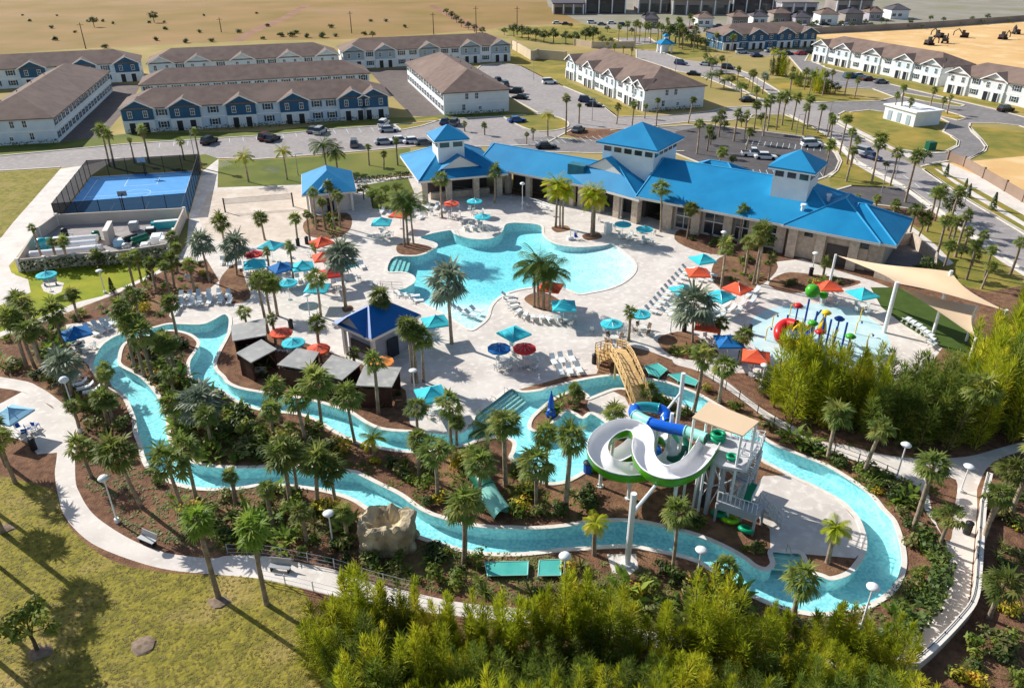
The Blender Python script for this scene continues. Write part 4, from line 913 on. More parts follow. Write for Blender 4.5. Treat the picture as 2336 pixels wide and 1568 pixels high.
AREAS=[('273 700,430 700,440 860,500 900,600 940,390 1010,360 890,280 820',69,(.7,1.5),None),('390 900,600 940,760 985,830 1050,700 1062,520 1064,400 1030',72,(.7,1.5),None),('830 1020,1090 1010,1160 1040,1240 1105,1340 1075,1360 1180,1100 1195,980 1165,860 1095',57,(.6,1.2),None),
 ('330 1080,600 1110,740 1120,840 1160,820 1220,960 1260,850 1320,690 1270,560 1262,480 1230',66,(.6,1.3),None),('960 1235,1100 1270,1300 1262,1450 1300,1600 1290,1720 1370,1660 1440,1400 1410,1050 1365,860 1320',75,(.6,1.3),None),
 ('2020 1050,2110 1110,2150 1220,2140 1350,2040 1440,1930 1480,2060 1330,2060 1220',39,(.5,1.0),None),('1480 860,1560 860,1740 970,1900 1040,2060 1110,2100 1180,2010 1150,1880 1055,1680 940,1590 893',45,(.5,1.1),None),
 ('0 780,100 745,230 700,260 740,150 780,200 900,290 940,300 1000,210 1000,150 900,0 850',60,(.6,1.2),None),('520 750,640 775,850 850,930 900,940 965,800 940,640 900,520 870',21,(.5,.9),None),('1540 545,1580 522,1770 565,1780 590,1700 590,1600 575',24,(.5,.9),('round_shrub','golden_shrub','dark_shrub','grass_clump')),
 ('1640 588,1772 600,1700 660,1622 630',15,(.6,1.0),None),('1752 645,1960 640,1860 660',15,(.5,.9),None),('1500 775,1612 780,1600 820,1530 810',12,(.4,.7),None),('2262 1120,2335 1080,2335 1568,2160 1568,2262 1390',39,(.6,1.2),('round_shrub','olive_shrub','dark_shrub','golden_shrub','grass_clump')),('300 640,430 590,500 600,500 660,380 700,240 720',33,(.5,1.0),None),
 ('1210 960,1290 905,1345 930,1290 940',12,(.4,.8),None),('1400 890,1500 905,1590 945,1560 960,1450 930',18,(.5,1.0),None),('710 480,800 490,790 540,710 530',12,(.6,1.0),None),('1500 1190,1720 1180,1750 1270,1640 1240',15,(.5,.8),None),('1780 930,2200 980,2200 1030,2060 1035,1850 990',18,(.6,1.1),('round_shrub','olive_shrub','dark_shrub'))]
KEEP=((0,0,0,0),(1090,1290,1270,1350),(800,970,1195,1280),(1078,1160,1065,1210),(1370,1470,1255,1340),(1350,1560,1000,1130),(1470,1600,830,900),(1600,1770,1100,1250),(290,390,1215,1260))
n_sh=0
for a,cnt,(s0,s1),kinds in AREAS:
    pg=[tuple(map(float,p.split())) for p in a.split(',')]; x0,y0,x1,y1=bbox(pg); done=0; tries=0
    while done<cnt and tries<cnt*30:
        tries+=1; x,y=rnd.uniform(x0,x1),rnd.uniform(y0,y1)
        if not inside(x,y,pg): continue
        if any(a0<x<a1 and b0<y<b1 for a0,a1,b0,b1 in KEEP): continue
        g=G(x,y); k=where(g.x,g.y)
        if k<0 or lands[k][0]!='mulch_bed': continue
        s=rnd.uniform(s0,s1)
        if any((lambda q:(q<0 or lands[q][0]!='mulch_bed'))(where(g.x+s*.8*c,g.y+s*.8*d)) for c,d in ((1,0),(-1,0),(0,1),(0,-1))): continue
        kd=rnd.choice(kinds) if kinds else rnd.choices(list(SH),[5,6,4,1.6,2.5,3,2])[0]
        shrub(x,y,kd,s,g); done+=1; n_sh+=1
print('shrubs',n_sh)
# ---- bamboo and bushy trees
def bamboo(seed,H,Rr,n,leaves,m):
    """a clump of upright leafy plumes"""
    k=random.Random(seed); st=MB(); b=MB()
    for i in range(n):
        az=i*2.4+k.uniform(-.4,.4); r0=Rr*.75*math.sqrt((i+.3)/n); h=H*k.uniform(.5,1.05)*(1-.3*r0/Rr); out=k.uniform(.1,.6); p0=Vector((r0*math.cos(az),r0*math.sin(az),0)); pts=[]
        for j in range(6):
            t=j/5; pts.append(p0+Vector((math.cos(az)*out*t*t,math.sin(az)*out*t*t,h*(t-.05*t**4))))
        st.tube(pts,.04,4,False,.01); wid=Rr*k.uniform(.28,.42)
        for j in range(leaves):
            t=k.uniform(.06,1.0); i0=min(4,int(t*5)); p=pts[i0].lerp(pts[i0+1],t*5-i0); s=wid*(min(1,t*3.2)*(1.02-t)**.6)+.05
            a=k.uniform(0,6.283); rr=s*k.random()**.6; o=Vector((math.cos(a)*rr,math.sin(a)*rr,k.gauss(0,.12))); q=p+o
            blade(b,q,Vector((o.x*1.1,o.y*1.1,.35+k.uniform(-.1,.5))),k.uniform(.28,.5),.1,.5,1,Vector((k.uniform(-.6,.6),k.uniform(-.6,.6),1)))
    return st.mesh('stems',MATS['bark']),b.mesh('foliage',m)
BAM=[bamboo(i,6.6,(1.6,2.0,1.4)[i],(7,11,5)[i],(520,380,620)[i],MATS['bamboo_leaf']) for i in range(3)]+[bamboo(9,6.2,1.9,10,400,MATS['shrub_leaf'])]
def bam(bx,by,top,v,look,wide=1.0):
    g=G(bx+rnd.uniform(-14,14),by); h=hz(bx,by,top)*rnd.choice((.88,.98,1.05,1.12,1.25)); s=max(.45,min(2.0,h/6.6)); t=thing('bamboo_clump',(g.x,g.y,0),rnd.uniform(0,6.28)); auto(t,look,'bamboo','bamboo clumps')
    st,fo=BAM[v]; w_=s**.5*wide*rnd.uniform(.85,1.25)
    link('stems',st,t,None,None,(w_,w_,s)); link('foliage',fo,t,None,None,(w_,w_,s))
for i,(x,y,top) in enumerate([(765,1500,1320),(815,1470,1310),(850,1450,1330),(900,1460,1330),(955,1465,1330),(1005,1475,1350),(1075,1485,1365),(1145,1490,1360),(1215,1480,1350),(1290,1475,1320),(1510,1490,1365),(1600,1485,1350),(1740,1480,1370),(1880,1490,1370),(1935,1490,1375),(1040,1490,1390),(1110,1500,1385),(1250,1480,1360),(1320,1480,1290),(1385,1470,1270),(1440,1500,1390),(1570,1500,1380),(1630,1480,1335),(1700,1500,1365),(1770,1490,1385),(1840,1500,1405),(1970,1500,1385),(2030,1520,1420),
   (790,1545,1420),(860,1530,1420),(930,1540,1425),(1000,1530,1430),(1080,1560,1450),(1160,1550,1445),(1240,1550,1450),(1350,1545,1430),(1420,1560,1460),(1500,1560,1450),(1590,1550,1440),(1680,1555,1450),(1780,1560,1460),(1860,1560,1460),(1940,1560,1460),(820,1660,1500),(960,1660,1510),(1120,1665,1520),(1260,1670,1520),(1400,1670,1530),(1560,1670,1530),(1700,1670,1540),(1840,1670,1530),(1960,1680,1540),(800,1580,1430),(860,1590,1430),(910,1610,1450),(990,1600,1440),(1070,1610,1470),(1150,1610,1460),(1230,1620,1480),(1310,1610,1470),(1390,1620,1470),(1470,1620,1490),(1550,1610,1470),(1640,1620,1510),(1730,1610,1500),(1810,1620,1490),(1890,1610,1470),(1970,1620,1490),(2040,1640,1540),(850,1700,1540),(920,1710,1540),(1040,1710,1540),(1160,1720,1550),(1280,1720,1545),(1400,1720,1555),(1520,1720,1550),(1640,1720,1560),(1760,1720,1555),(1880,1720,1555),(2000,1730,1560)]):
    if surf(x,y) in('mulch_bed','lawn'): v=rnd.choice((0,1,2,2,3) if y<1515 else (0,1,3,3)); bam(x,y,top,v,'yellow green bamboo clump' if v<3 else 'dark green bamboo clump')
    else: bam(x,y+22,top,rnd.choice((0,1,2)),'yellow green bamboo clump')
for x,y,top,v,wd in ((1775,925,770,0,1.1),(1810,945,752,1,1.2),(1845,930,770,2,1),(1880,965,752,0,1.1),(1925,960,790,1,1),(1965,980,770,2,1.2),(2010,985,830,3,1.2),(2060,990,840,3,1.2),(2110,1000,820,3,1.2),(2160,1000,810,3,1.1),(2205,1000,790,1,1.1),(2240,960,730,0,1.3),(2290,930,620,1,1.6),(2330,960,600,0,1.7),(2330,1010,720,2,1.4),(2370,900,580,1,1.6),(1750,900,800,3,.9),(2280,990,770,3,1.2),(1835,905,760,0,1.3),(1905,900,775,1,1.3),(1975,905,790,2,1.3),(2040,930,800,3,1.4),(2100,930,800,3,1.5),(2150,930,790,3,1.5),(2200,930,770,0,1.4),(2250,880,700,1,1.4),(2310,860,620,0,1.5),(2140,960,800,3,1.3),(1760,172,112,3,1.2),(1782,174,116,0,1.2),(1822,196,150,3,1.0),(1840,198,152,3,1.0),(1870,212,150,0,1.0),(1892,212,168,3,1.0)):
    bam(x,y,top,v,'yellow green bamboo clump' if v!=3 else 'dark green bamboo clump',wd)
def oak(seed,m):
    k=random.Random(seed); b=MB(); b.tube([(0,0,0),(.05,0,1.2),(0,.1,2.4)],.2,7,True,.12)
    c=MB()
    for i in range(9):
        az=i*.7+k.uniform(-.3,.3); q=Vector((math.cos(az)*k.uniform(.6,1.9),math.sin(az)*k.uniform(.6,1.9),k.uniform(2.6,4.4)))
        b.tube([(0,0,1.6+.1*i),tuple(q*.55+Vector((0,0,1.0))),tuple(q)],.07,4,False,.03); clump(c,q,k.uniform(.8,1.2),70,.5,k,.75)
    clump(c,Vector((0,0,4.4)),1.2,90,.5,k,.8); return b.mesh('trunk',MATS['bark']),c.mesh('crown',m)
OAK=[oak(i,MATS['far_leaf']) for i in range(3)]+[oak(7,MATS['dark_leaf']),oak(8,MATS['shrub_leaf'])]
def oaktree(bx,by,top,v=None,look='bushy green tree'):
    g=G(bx,by); h=hz(bx,by,top); s=max(.25,min(2.6,h/5.4)); t=thing('broadleaf_tree',(g.x,g.y,0),rnd.uniform(0,6.28)); auto(t,look,'tree','trees')
    a,c=OAK[v if v is not None else rnd.randrange(4)]; link('trunk',a,t,None,None,(s,)*3); link('crown',c,t,None,None,(s*1.1,s*1.1,s))
for q in '1150 80 62|1172 84 52|1190 88 55|1205 92 60|1222 95 62|1240 98 66|1262 98 62|1290 100 68|1312 100 70|1335 98 60|1352 98 58|1372 104 78|1392 108 84|1525 98 52|1540 100 48|1555 104 56|1575 110 72|1590 112 76|1608 116 84|1500 72 54|1700 74 58|1726 72 56|1752 70 54|1805 70 54|1860 62 44|1915 62 46|1972 58 42|2020 56 42|1555 72 54|1478 76 58|1440 80 62|1385 74 58|1345 72 58|1302 66 52|2065 66 52|2100 66 54|2140 60 48|2185 58 46|2240 56 44|2300 52 42|1625 100 66|1610 82 60|1640 88 68|1660 96 78|1585 86 62|1690 60 46|1720 62 48|1745 64 50|1820 62 46|1850 66 48|1895 72 56|1940 66 50|1765 60 42|1985 62 50|2075 58 42|2150 52 38|2215 50 36|2010 54 38|2250 46 30|2120 50 34|1625 160 132|1640 182 158|1668 196 170|1690 214 186|1903 214 186|1885 206 178|1630 292 262|1650 300 272|1690 290 262|1735 285 255|1620 330 298|1668 380 352|1610 470 448|2105 372 338|2018 388 366|2160 500 440|2105 640 582|2160 660 620|2190 590 560|850 89 70|215 62 36|352 52 24|1052 62 42|1068 68 48|1082 74 54|1030 44 24|1100 80 60|1018 36 18|1041 52 32|2115 620 600|830 455 418|850 470 428|880 452 420|905 448 415|920 470 432|870 480 440'.split('|'):
    x,y,t_=map(float,q.split()); oaktree(x,y,t_,4 if y>400 and x<1000 else None)
def bushes_far(l):
    for q in l.split('|'):
        x,y,h=map(float,q.split()); g=G(x,y); o=link('field_bush',rnd.choice(SH['dark_shrub'][1]),None,(g.x,g.y,-.05),rnd.uniform(0,6),(h,h,h*.8)); auto(o,'low dark bush','bush','bushes in the field')
bushes_far('68 49 1.5|118 65 1.6|126 92 2|240 110 1.8|178 148 2|200 50 1.3|235 50 1.5|258 55 1.4|340 53 1.5|375 52 1.2|376 68 1.8|356 93 1.8|424 98 2|455 75 1.7|483 96 1.8|544 75 2|465 37 1.3|585 32 1.2|610 61 1.6|675 77 1.8|755 64 2|830 80 1.8|845 50 1.5|880 50 1.6|923 63 1.6|130 37 1|52 36 1|172 75 1.3|600 90 1.6|640 84 2.2|665 84 2.4|700 86 2|735 86 2.6|765 84 1.6')
for x,y,t_,v in ((85,1482,1385,4),): oaktree(x,y,t_,v,'small leafy tree on the front lawn')
# ---- dark cypress, hedges
def cyp():
    k=random.Random(3); b=MB()
    for i in range(420):
        t=k.random(); r=.55*(1-t)**.8*(.5+.5*k.random())+.04; az=k.uniform(0,6.28); leafquad(b,Vector((r*math.cos(az),r*math.sin(az),.1+2.7*t)),Vector((math.cos(az),math.sin(az),.6)),.3,.14,k)
    return b.mesh('crown',MATS['dark_leaf'])
CYP=cyp()
for x,y,s in ((345,634,1.2),(258,668,.8),(2206,450,.9),(2156,402,.9),(2262,478,1.1),(2200,430,.7)):
    g=G(x,y); t=thing('cypress',(g.x,g.y,0)); auto(t,'dark pointed cypress','tree','cypresses'); link("crown",CYP,t,None,rnd.random()*6,(s*1.2,s*1.2,s)); b=MB(); b.cyl(0,0,0,.07,.5,6); b.build('trunk',MATS['bark'],t)
def hedge(pts,w,h,m,label,dens=26):
    k=random.Random(len(label)); q=[G(*p) for p in pts]; t=thing('hedge',q[0],0,label,'hedge'); b=MB()
    for a,c in zip(q,q[1:]):
        L=(c-a).length; d=(c-a).normalized(); n=Vector((-d.y,d.x,0))
        for _ in range(int(L*dens)):
            p=a+d*k.uniform(0,L)+n*k.uniform(-w/2,w/2); p.z=h*(1-k.random()**2.2); leafquad(b,p,Vector((k.uniform(-1,1),k.uniform(-1,1),1)),.5,.3,k)
    b.build('leaves',MATS[m],t,world=True)
hedge([(288,307),(600,290),(888,271)],1.6,.9,'dark_leaf','dark clipped hedge below the navy gabled house front',10)
hedge([(0,338),(133,328)],1.6,.9,'dark_leaf','dark hedge below the end wall at the left edge',12)
hedge([(1016,266),(1150,258)],1.6,.9,'dark_leaf','dark hedge below the end wall beside the brown alley',12)
hedge([(1475,258),(1596,248)],1.6,.9,'dark_leaf','dark hedge below the blue shaded end wall',12)
hedge([(2096,1215),(2148,1300),(2128,1370),(2090,1425),(2020,1480)],1.5,1.2,'dark_leaf','dark green hedge between river bed and right hand path',60)
hedge([(52,626),(110,622),(180,613),(255,608),(312,601),(386,588)],1.5,1.75,'dark_leaf','row of dark bushes along the pump yard wall',40)
hedge([(935,402),(872,410),(800,416)],.8,.9,'dark_leaf','dark hedge behind the blue roofed pavilion',30)
hedge([(1650,120),(1856,111)],1.5,.8,'dark_leaf','dark hedge below the teal house front',8)
# ---- low planting nobody could count
def tufts(name,px,n,m,s,label,ok=('mulch_bed',)):
    k=random.Random(n); b=MB(); x0,y0,x1,y1=bbox(px); c=0
    while c<n:
        x,y=k.uniform(x0,x1),k.uniform(y0,y1); c+=1
        if not inside(x,y,px): continue
        g=G(x,y); w_=where(g.x,g.y)
        if w_<0 or lands[w_][0] not in ok: continue
        for i in range(9):
            az=k.uniform(0,6.28); blade(b,Vector((g.x,g.y,0)),Vector((math.cos(az),math.sin(az),.9)),s*k.uniform(.6,1.2),.08,.7,2)
    o=b.build(name,MATS[m]); tag(o,label,'ground cover',None,'stuff')
tufts('ground_cover',[(180,1000),(340,1080),(600,1120),(830,1180),(690,1270),(480,1262),(300,1215),(200,1110)],1300,'olive_leaf',.35,'small planted tufts dotting the brown bed beside the curved path')
tufts('ground_cover',[(280,700),(520,900),(840,1050),(1240,1110),(1350,1190),(980,1160),(500,1060),(380,1000)],2600,'shrub_leaf',.45,'low green ground cover over the middle garden bed')
tufts('ground_cover',[(960,1240),(1450,1290),(1750,1390),(2060,1330),(2150,1220),(2020,1480),(1600,1450),(900,1330)],2200,'olive_leaf',.45,'low ground cover below the long lower bend of the river')
tufts('ground_cover',[(1480,855),(1760,960),(2150,1060),(2150,1180),(2030,1160),(1700,950)],1200,'shrub_leaf',.4,'low ground cover between the river and the right hand path')

tufts('grass_tufts',[(0,1085),(125,1120),(180,1225),(340,1300),(600,1315),(700,1345),(760,1568),(0,1568)],3200,'gold_grass',.13,'rough dry grass tufts over the front lawn',('lawn',))
# ================================================================= POOLSIDE
mat('teal_canvas',sr(64,200,212),sr(54,190,204),scale=1.2,rough=.8); mat('coral_canvas',sr(238,96,60),sr(230,88,54),scale=1.2,rough=.8)
mat('red_canvas',sr(206,48,44),sr(196,42,40),scale=1.2,rough=.8); mat('orange_canvas',sr(244,150,70)); mat('blue_canvas',sr(24,110,176)); mat('pale_blue_canvas',sr(150,200,224))
mat('sail_cloth',sr(226,198,164),sr(218,190,156),scale=.3,rough=.9)
mat('white_plastic',sr(238,238,236),rough=.4); mat('sling',sr(228,232,230),sr(216,222,222),scale=2); mat('white_metal',sr(236,236,234),rough=.35); mat('steel',sr(170,172,174),rough=.4,metal=.4)
mat('black_metal',sr(40,40,42),rough=.5); mat('wicker',sr(122,98,80)); mat('table_top',sr(226,220,210)); mat('tan_table',sr(204,164,112))
mat('slide_white',sr(240,238,236),sr(232,230,230),scale=.5,rough=.25,spec=.5); mat('slide_green',sr(92,178,28),sr(80,164,24),scale=.4,rough=.3); mat('slide_blue',sr(14,96,205),rough=.25,spec=.5); mat('slide_teal',sr(40,160,170),rough=.25,spec=.5)
mat('dark_green',sr(14,92,70),rough=.35); mat('pale_teal',sr(150,214,200),rough=.3); mat('tube_green',sr(10,150,104),rough=.35); mat('tube_lime',sr(140,205,20),rough=.35)
mat('tower_grey',sr(190,190,194),sr(178,178,184),scale=.6,rough=.6); mat('tower_dark',sr(70,60,60)); mat('step_grey',sr(206,204,204))
mat('rock',sr(196,180,148),sr(150,134,110),scale=.9,rough=.95,c3=sr(214,198,160),scale3=.8,bump=1.0,bscale=2.5,detail=10)
mat('pine',sr(214,180,124),sr(196,158,104),scale=1.2,rough=.85,c3=sr(224,194,142),scale3=4)
mat('cover_teal',sr(96,190,178),sr(74,170,160),scale=.6,rough=.3); mat('play_red',sr(205,40,40),rough=.3); mat('play_yellow',sr(246,205,40),rough=.3); mat('play_blue',sr(28,84,180),rough=.3); mat('play_green',sr(70,170,40),rough=.3)
mat('dirt_stone',sr(150,130,112),sr(118,100,84),scale=3,rough=1)
mat('beige_wall',sr(208,194,180),sr(196,182,168),scale=.4,rough=.95)
# ---- loungers
def lounger():
    t=thing('sun_lounger'); b=MB()
    for x in (-.31,.31): b.box(x,-.0,.26,.05,1.9,.06)
    for x in (-.31,.31):
        for y in (-.8,.45): b.box(x,y,0,.05,.05,.28)
    b.build('frame',MATS['white_metal'],t)
    b=MB(); b.box(0,-.3,.33,.6,1.25,.05); b.build('seat_sling',MATS['sling'],t)
    b=MB(); b.hexa([(-.3,.34,.34),(.3,.34,.34),(.3,.9,.78),(-.3,.9,.78)],[(-.3,.30,.39),(.3,.30,.39),(.3,.86,.83),(-.3,.86,.83)]); b.build('backrest',MATS['sling'],t); return t
LP=lounger(); used=[0]
def put(proto,px,py,rz,look,cat,group,z=0.0,gl=None):
    g=G(px,py,z) if gl is None else gl
    if proto.name not in used:
        used.append(proto.name); o=proto; tree(o); o.location=(g.x,g.y,z); o.rotation_euler=(0,0,rz)
    else: o=dup(proto,(g.x,g.y,z),rz)
    return auto(o,look,cat,group)
def loungers(l,deg,look='pale sun lounger',z=0.0):
    for q in l.split('|'):
        v=list(map(float,q.split())); put(LP,v[0],v[1],math.radians(v[2] if len(v)>2 else deg)+rnd.uniform(-.06,.06),look,'sun lounger','sun loungers around the pools',z)
loungers('1158 678 80|1162 690 95|1168 702 115|1180 715 150|1197 724 165|1216 730 178|1236 731 185|1254 733 195|1275 731 205',0)
loungers('1484 712|1494 702|1503 692|1511 682|1519 672|1527 663|1535 654|1543 645|1551 636|1559 627|1567 617|1520 716|1530 706|1540 696|1550 686|1560 677|1590 640|1600 632|1612 640|1622 630',55)
loungers('1053 510|1073 509|1090 508|1061 523|1079 523|1098 521',185)
loungers('413 680|432 679|452 677|476 676|499 675|520 676|414 698|437 695|455 694|478 691|504 689|524 690|404 712',8)
loungers('206 752 60|222 747 50|238 743 45|252 740 40|266 738 35|214 764 60|232 756 50|248 750 45',50)
loungers('1262 827|1280 823|1303 820|1277 851|1298 848|1319 845',12)
loungers('2066 734|2077 741|2089 748|2099 756|2108 764|2116 772|2121 781|2124 790',130,'white splash side lounger')
loungers('912 676 100|927 678 100|942 679 100|1044 708 60|1057 715 60|1074 721 60|1086 712 60|950 690 100',0,'pale in-water lounger',-.12)
loungers('508 600|522 604|536 598|548 612|562 622|640 612|652 620|700 634|716 641|640 648|662 655|680 640|705 660|812 596|826 610|760 640|775 650',20)
loungers('872 485|890 492|955 478|975 476|995 475|1010 482|940 492|960 497',-10)
loungers('1690 698|1702 706|1714 690|1655 700|1668 708|1680 716|1722 668|1708 676|1632 712|1645 722',-40)
loungers('168 872|182 880|197 888|212 896',-60,'sun lounger with teal towel')
# ---- parasols, tables, chairs
def parasol(name,m,n,r,rise):
    t=thing(name); b=MB(); b.cyl(0,0,0,.28,.08,12); b.build('base',MATS['steel'],t); b=MB(); b.cyl(0,0,0,.03,2.55+rise-.05,8); b.build('pole',MATS['white_metal'],t)
    b=MB(); v=[];k=3
    for j in range(k+1):
        f=j/k
        for i in range(n):
            a=2*math.pi*(i+.5)/n; sag=.10*math.sin(math.pi*f); v.append((r*f*math.cos(a),r*f*math.sin(a),2.5+rise*(1-f)-sag))
    for i in range(n):
        a=2*math.pi*(i+.5)/n; v.append((r*math.cos(a),r*math.sin(a),2.32))
    f=[]
    for j in range(k+1):
        for i in range(n): f.append((j*n+i,j*n+(i+1)%n,(j+1)*n+(i+1)%n,(j+1)*n+i))
    b.add(v,f); b.build('canopy',MATS[m],t)
    b=MB()
    for i in range(n): a=2*math.pi*(i+.5)/n; b.tube([(0,0,2.42+rise),(r*math.cos(a)*.97,r*math.sin(a)*.97,2.44)],.018,4)
    b.build('ribs',MATS['steel'],t)
    b=MB(); b.cyl(0,0,2.5+rise,.05,.12,6); b.build('finial',MATS['white_metal'],t); return t
PAR={}
for c in ('teal','coral','red','orange','blue','pale_blue'):
    PAR[c,'q']=parasol('square_parasol',c+'_canvas',4,2.05,.85)
    PAR[c,'r']=parasol('round_parasol',c+'_canvas',10,1.32,.5)
def tableset():
    t=thing('patio_table'); b=MB(); b.cyl(0,0,.70,.55,.05,16); b.build('top',MATS['table_top'],t); b=MB(); b.cyl(0,0,.03,.05,.67,8); b.build('leg',MATS['steel'],t); b=MB(); b.cyl(0,0,0,.3,.04,12); b.build('foot',MATS['steel'],t); return t
def chair(nm,m):
    t=thing(nm); b=MB(); b.box(0,0,.4,.5,.48,.06); b.build('seat',MATS[m],t); b=MB(); b.hexa([(-.25,.2,.45),(.25,.2,.45),(.25,.26,.45),(-.25,.26,.45)],[(-.25,.3,.92),(.25,.3,.92),(.25,.35,.92),(-.25,.35,.92)]); b.build('backrest',MATS[m],t)
    b=MB()
    for x in (-.23,.23):
        for y in (-.2,.2): b.box(x,y,0,.04,.04,.42)
        b.box(x,0,.62,.05,.46,.04)
    b.build('frame',MATS['steel'],t); return t
TB=tableset(); CHR=[chair('patio_chair','sling'),chair('patio_chair','wicker'),chair('blue_chair','play_blue')]
CNAME={'teal':'teal','coral':'coral','red':'red','orange':'orange','blue':'deep blue','pale_blue':'pale blue'}
for ln in '''1029 460 coral r 1|1082 455 teal r 1|870 503 teal q 1|912 485 coral q 0|1100 490 teal r 0|1421 507 teal r 1|1470 518 teal r 1|1603 587 teal q 0|1592 617 coral q 0|1560 657 teal q 0|1642 671 teal q 0|1683 653 coral q 0|1890 648 coral q 1|1968 665 teal q 1|1615 737 coral q 1|1663 773 blue q 0|1725 808 coral q 1|1395 733 teal r 2|1460 711 teal r 2|1172 755 teal q 1|1138 789 blue r 1|1196 789 red r 1|1286 692 teal q 1|1255 650 coral q 0|993 728 teal q 0|983 893 teal q 1|870 819 orange r 1|640 753 coral r 1|668 776 teal r 1|725 790 coral r 0|617 556 teal q 0|577 575 red r 1|580 598 teal q 1|690 603 teal q 1|733 548 coral q 0|737 582 coral q 0|755 618 red q 1|640 606 blue q 0|785 598 teal q 0|722 652 teal q 0|172 754 blue q 1|22 940 pale_blue q 1|104 622 teal r 0|655 640 teal r 0'''.replace('\n','|').split('|'):
    q=ln.split(); x,y=float(q[0]),float(q[1]); g=G(x,y,2.75); gl=Vector((g.x,g.y,0))
    if in_pool(g.x,g.y) and q[2]!='teal': pass
    z=0.0
    put(PAR[q[2],q[3]],0,0,rnd.choice((.0,.35,-.3,.7)),f"{CNAME[q[2]]} {'square' if q[3]=='q' else 'round'} parasol",'parasol','parasols on the pool deck',z,gl)
    n=int(q[4])
    if n:
        put(TB,0,0,0,'round patio table under a parasol','table','patio tables',0.0,gl+Vector((.45,0,0)))
        for k in range(4):
            a=k*math.pi/2+rnd.uniform(.2,.9); put(CHR[1 if n==2 else 0],0,0,a-math.pi/2,'wicker dining chair' if n==2 else 'pale dining chair','chair','patio chairs',0.0,gl+Vector((.45+.95*math.cos(a),.95*math.sin(a),0)))
for p in PAR.values():
    if p.name not in used:
        for c in [c for c in bpy.data.objects if c.parent==p]: bpy.data.objects.remove(c)
        bpy.data.objects.remove(p)
for x,y,a in ((46,985,1),(68,984,2.2),(58,1000,.4),(84,976,3)): put(CHR[2],x,y,a,'bright blue chair on the left patio','chair','blue patio chairs')
for l in ('905 492|925 500|1045 478|1070 482|1190 470|1205 474|1230 476|1250 480|860 520|880 526|985 490|1000 496','1400 525|1440 535|1455 530|1490 535|1365 505|1380 760|1410 765|1350 757','430 640|560 588|600 590|660 585|705 585|820 640|845 655|790 625'):
    for q in l.split('|'):
        x,y=map(float,q.split()); put(CHR[0],x,y,rnd.uniform(0,6.28),'lone pale chair','chair','loose patio chairs')
# ---- bins, lift, cabinets, blue statue-like closed parasol
def bin_(x,y,m,look,h=1.05,r=.3):
    g=G(x,y); t=thing('waste_bin',(g.x,g.y,0)); auto(t,look,'waste bin','waste bins'); b=MB(); b.cyl(0,0,0,r,h,12); b.build('body',MATS[m],t); b=MB(); b.lathe(0,0,[(r+.04,h),(r+.02,h+.08),(r*.5,h+.2),(.02,h+.22)],12); b.build('lid',MATS['black_metal'],t)
for x,y in ((664,748),(700,556),(78,1024),(1355,828),(1708,760),(1688,820),(1848,628),(1560,755),(680,560),(2204,1215),(1388,530)): bin_(x,y,'black_metal','dark round waste bin')
for x,y,m in ((166,778,'play_blue'),(183,800,'steel'),(1340,1075,'play_blue')): bin_(x,y,m,'blue round bin' if m=='play_blue' else 'grey round bin',1.0,.42)
def poollift():
    g=G(1300,546); t=thing('pool_lift',(g.x,g.y,0),.3,'white pool lift with a blue seat beside the pool edge','pool lift')
    b=MB(); b.box(0,0,0,.9,.7,.5); b.cyl(0,0,.5,.1,1.0,8); b.build('base',MATS['white_plastic'],t); b=MB(); b.tube([(0,0,1.4),(.9,-.3,1.5),(.9,-.3,.8)],.06,6); b.build('arm',MATS['white_metal'],t); b=MB(); b.box(.9,-.3,.4,.5,.5,.1); b.box(.9,-.05,.5,.5,.08,.6); b.build('seat',MATS['play_blue'],t)
    g=G(1386,532); t=thing('white_cabinet',(g.x,g.y,0),.4,'tall white cabinet beside the clubhouse steps','cabinet'); b=MB(); b.box(0,0,0,1.1,.7,1.8); b.build('body',MATS['white_plastic'],t); b=MB(); b.box(-.27,-.36,.1,.48,.03,1.6); b.box(.27,-.36,.1,.48,.03,1.6); b.build('doors',MATS['sling'],t)
    g=G(1256,948); t=thing('closed_parasol',(g.x,g.y,0),0,'folded dark blue parasol on the planted tip of the river island','parasol')
    b=MB(); b.cyl(0,0,0,.04,3.0,8); b.build('pole',MATS['steel'],t); b=MB(); b.lathe(0,0,[(.1,.9),(.36,1.1),(.28,1.8),(.14,2.5),(.05,3.0)],9); b.build('canopy',MATS['play_blue'],t); b=MB(); b.lathe(0,0,[(.5,0),(.55,.35),(.4,.75),(.15,.9)],10); b.build('base',MATS['play_blue'],t)
poollift()
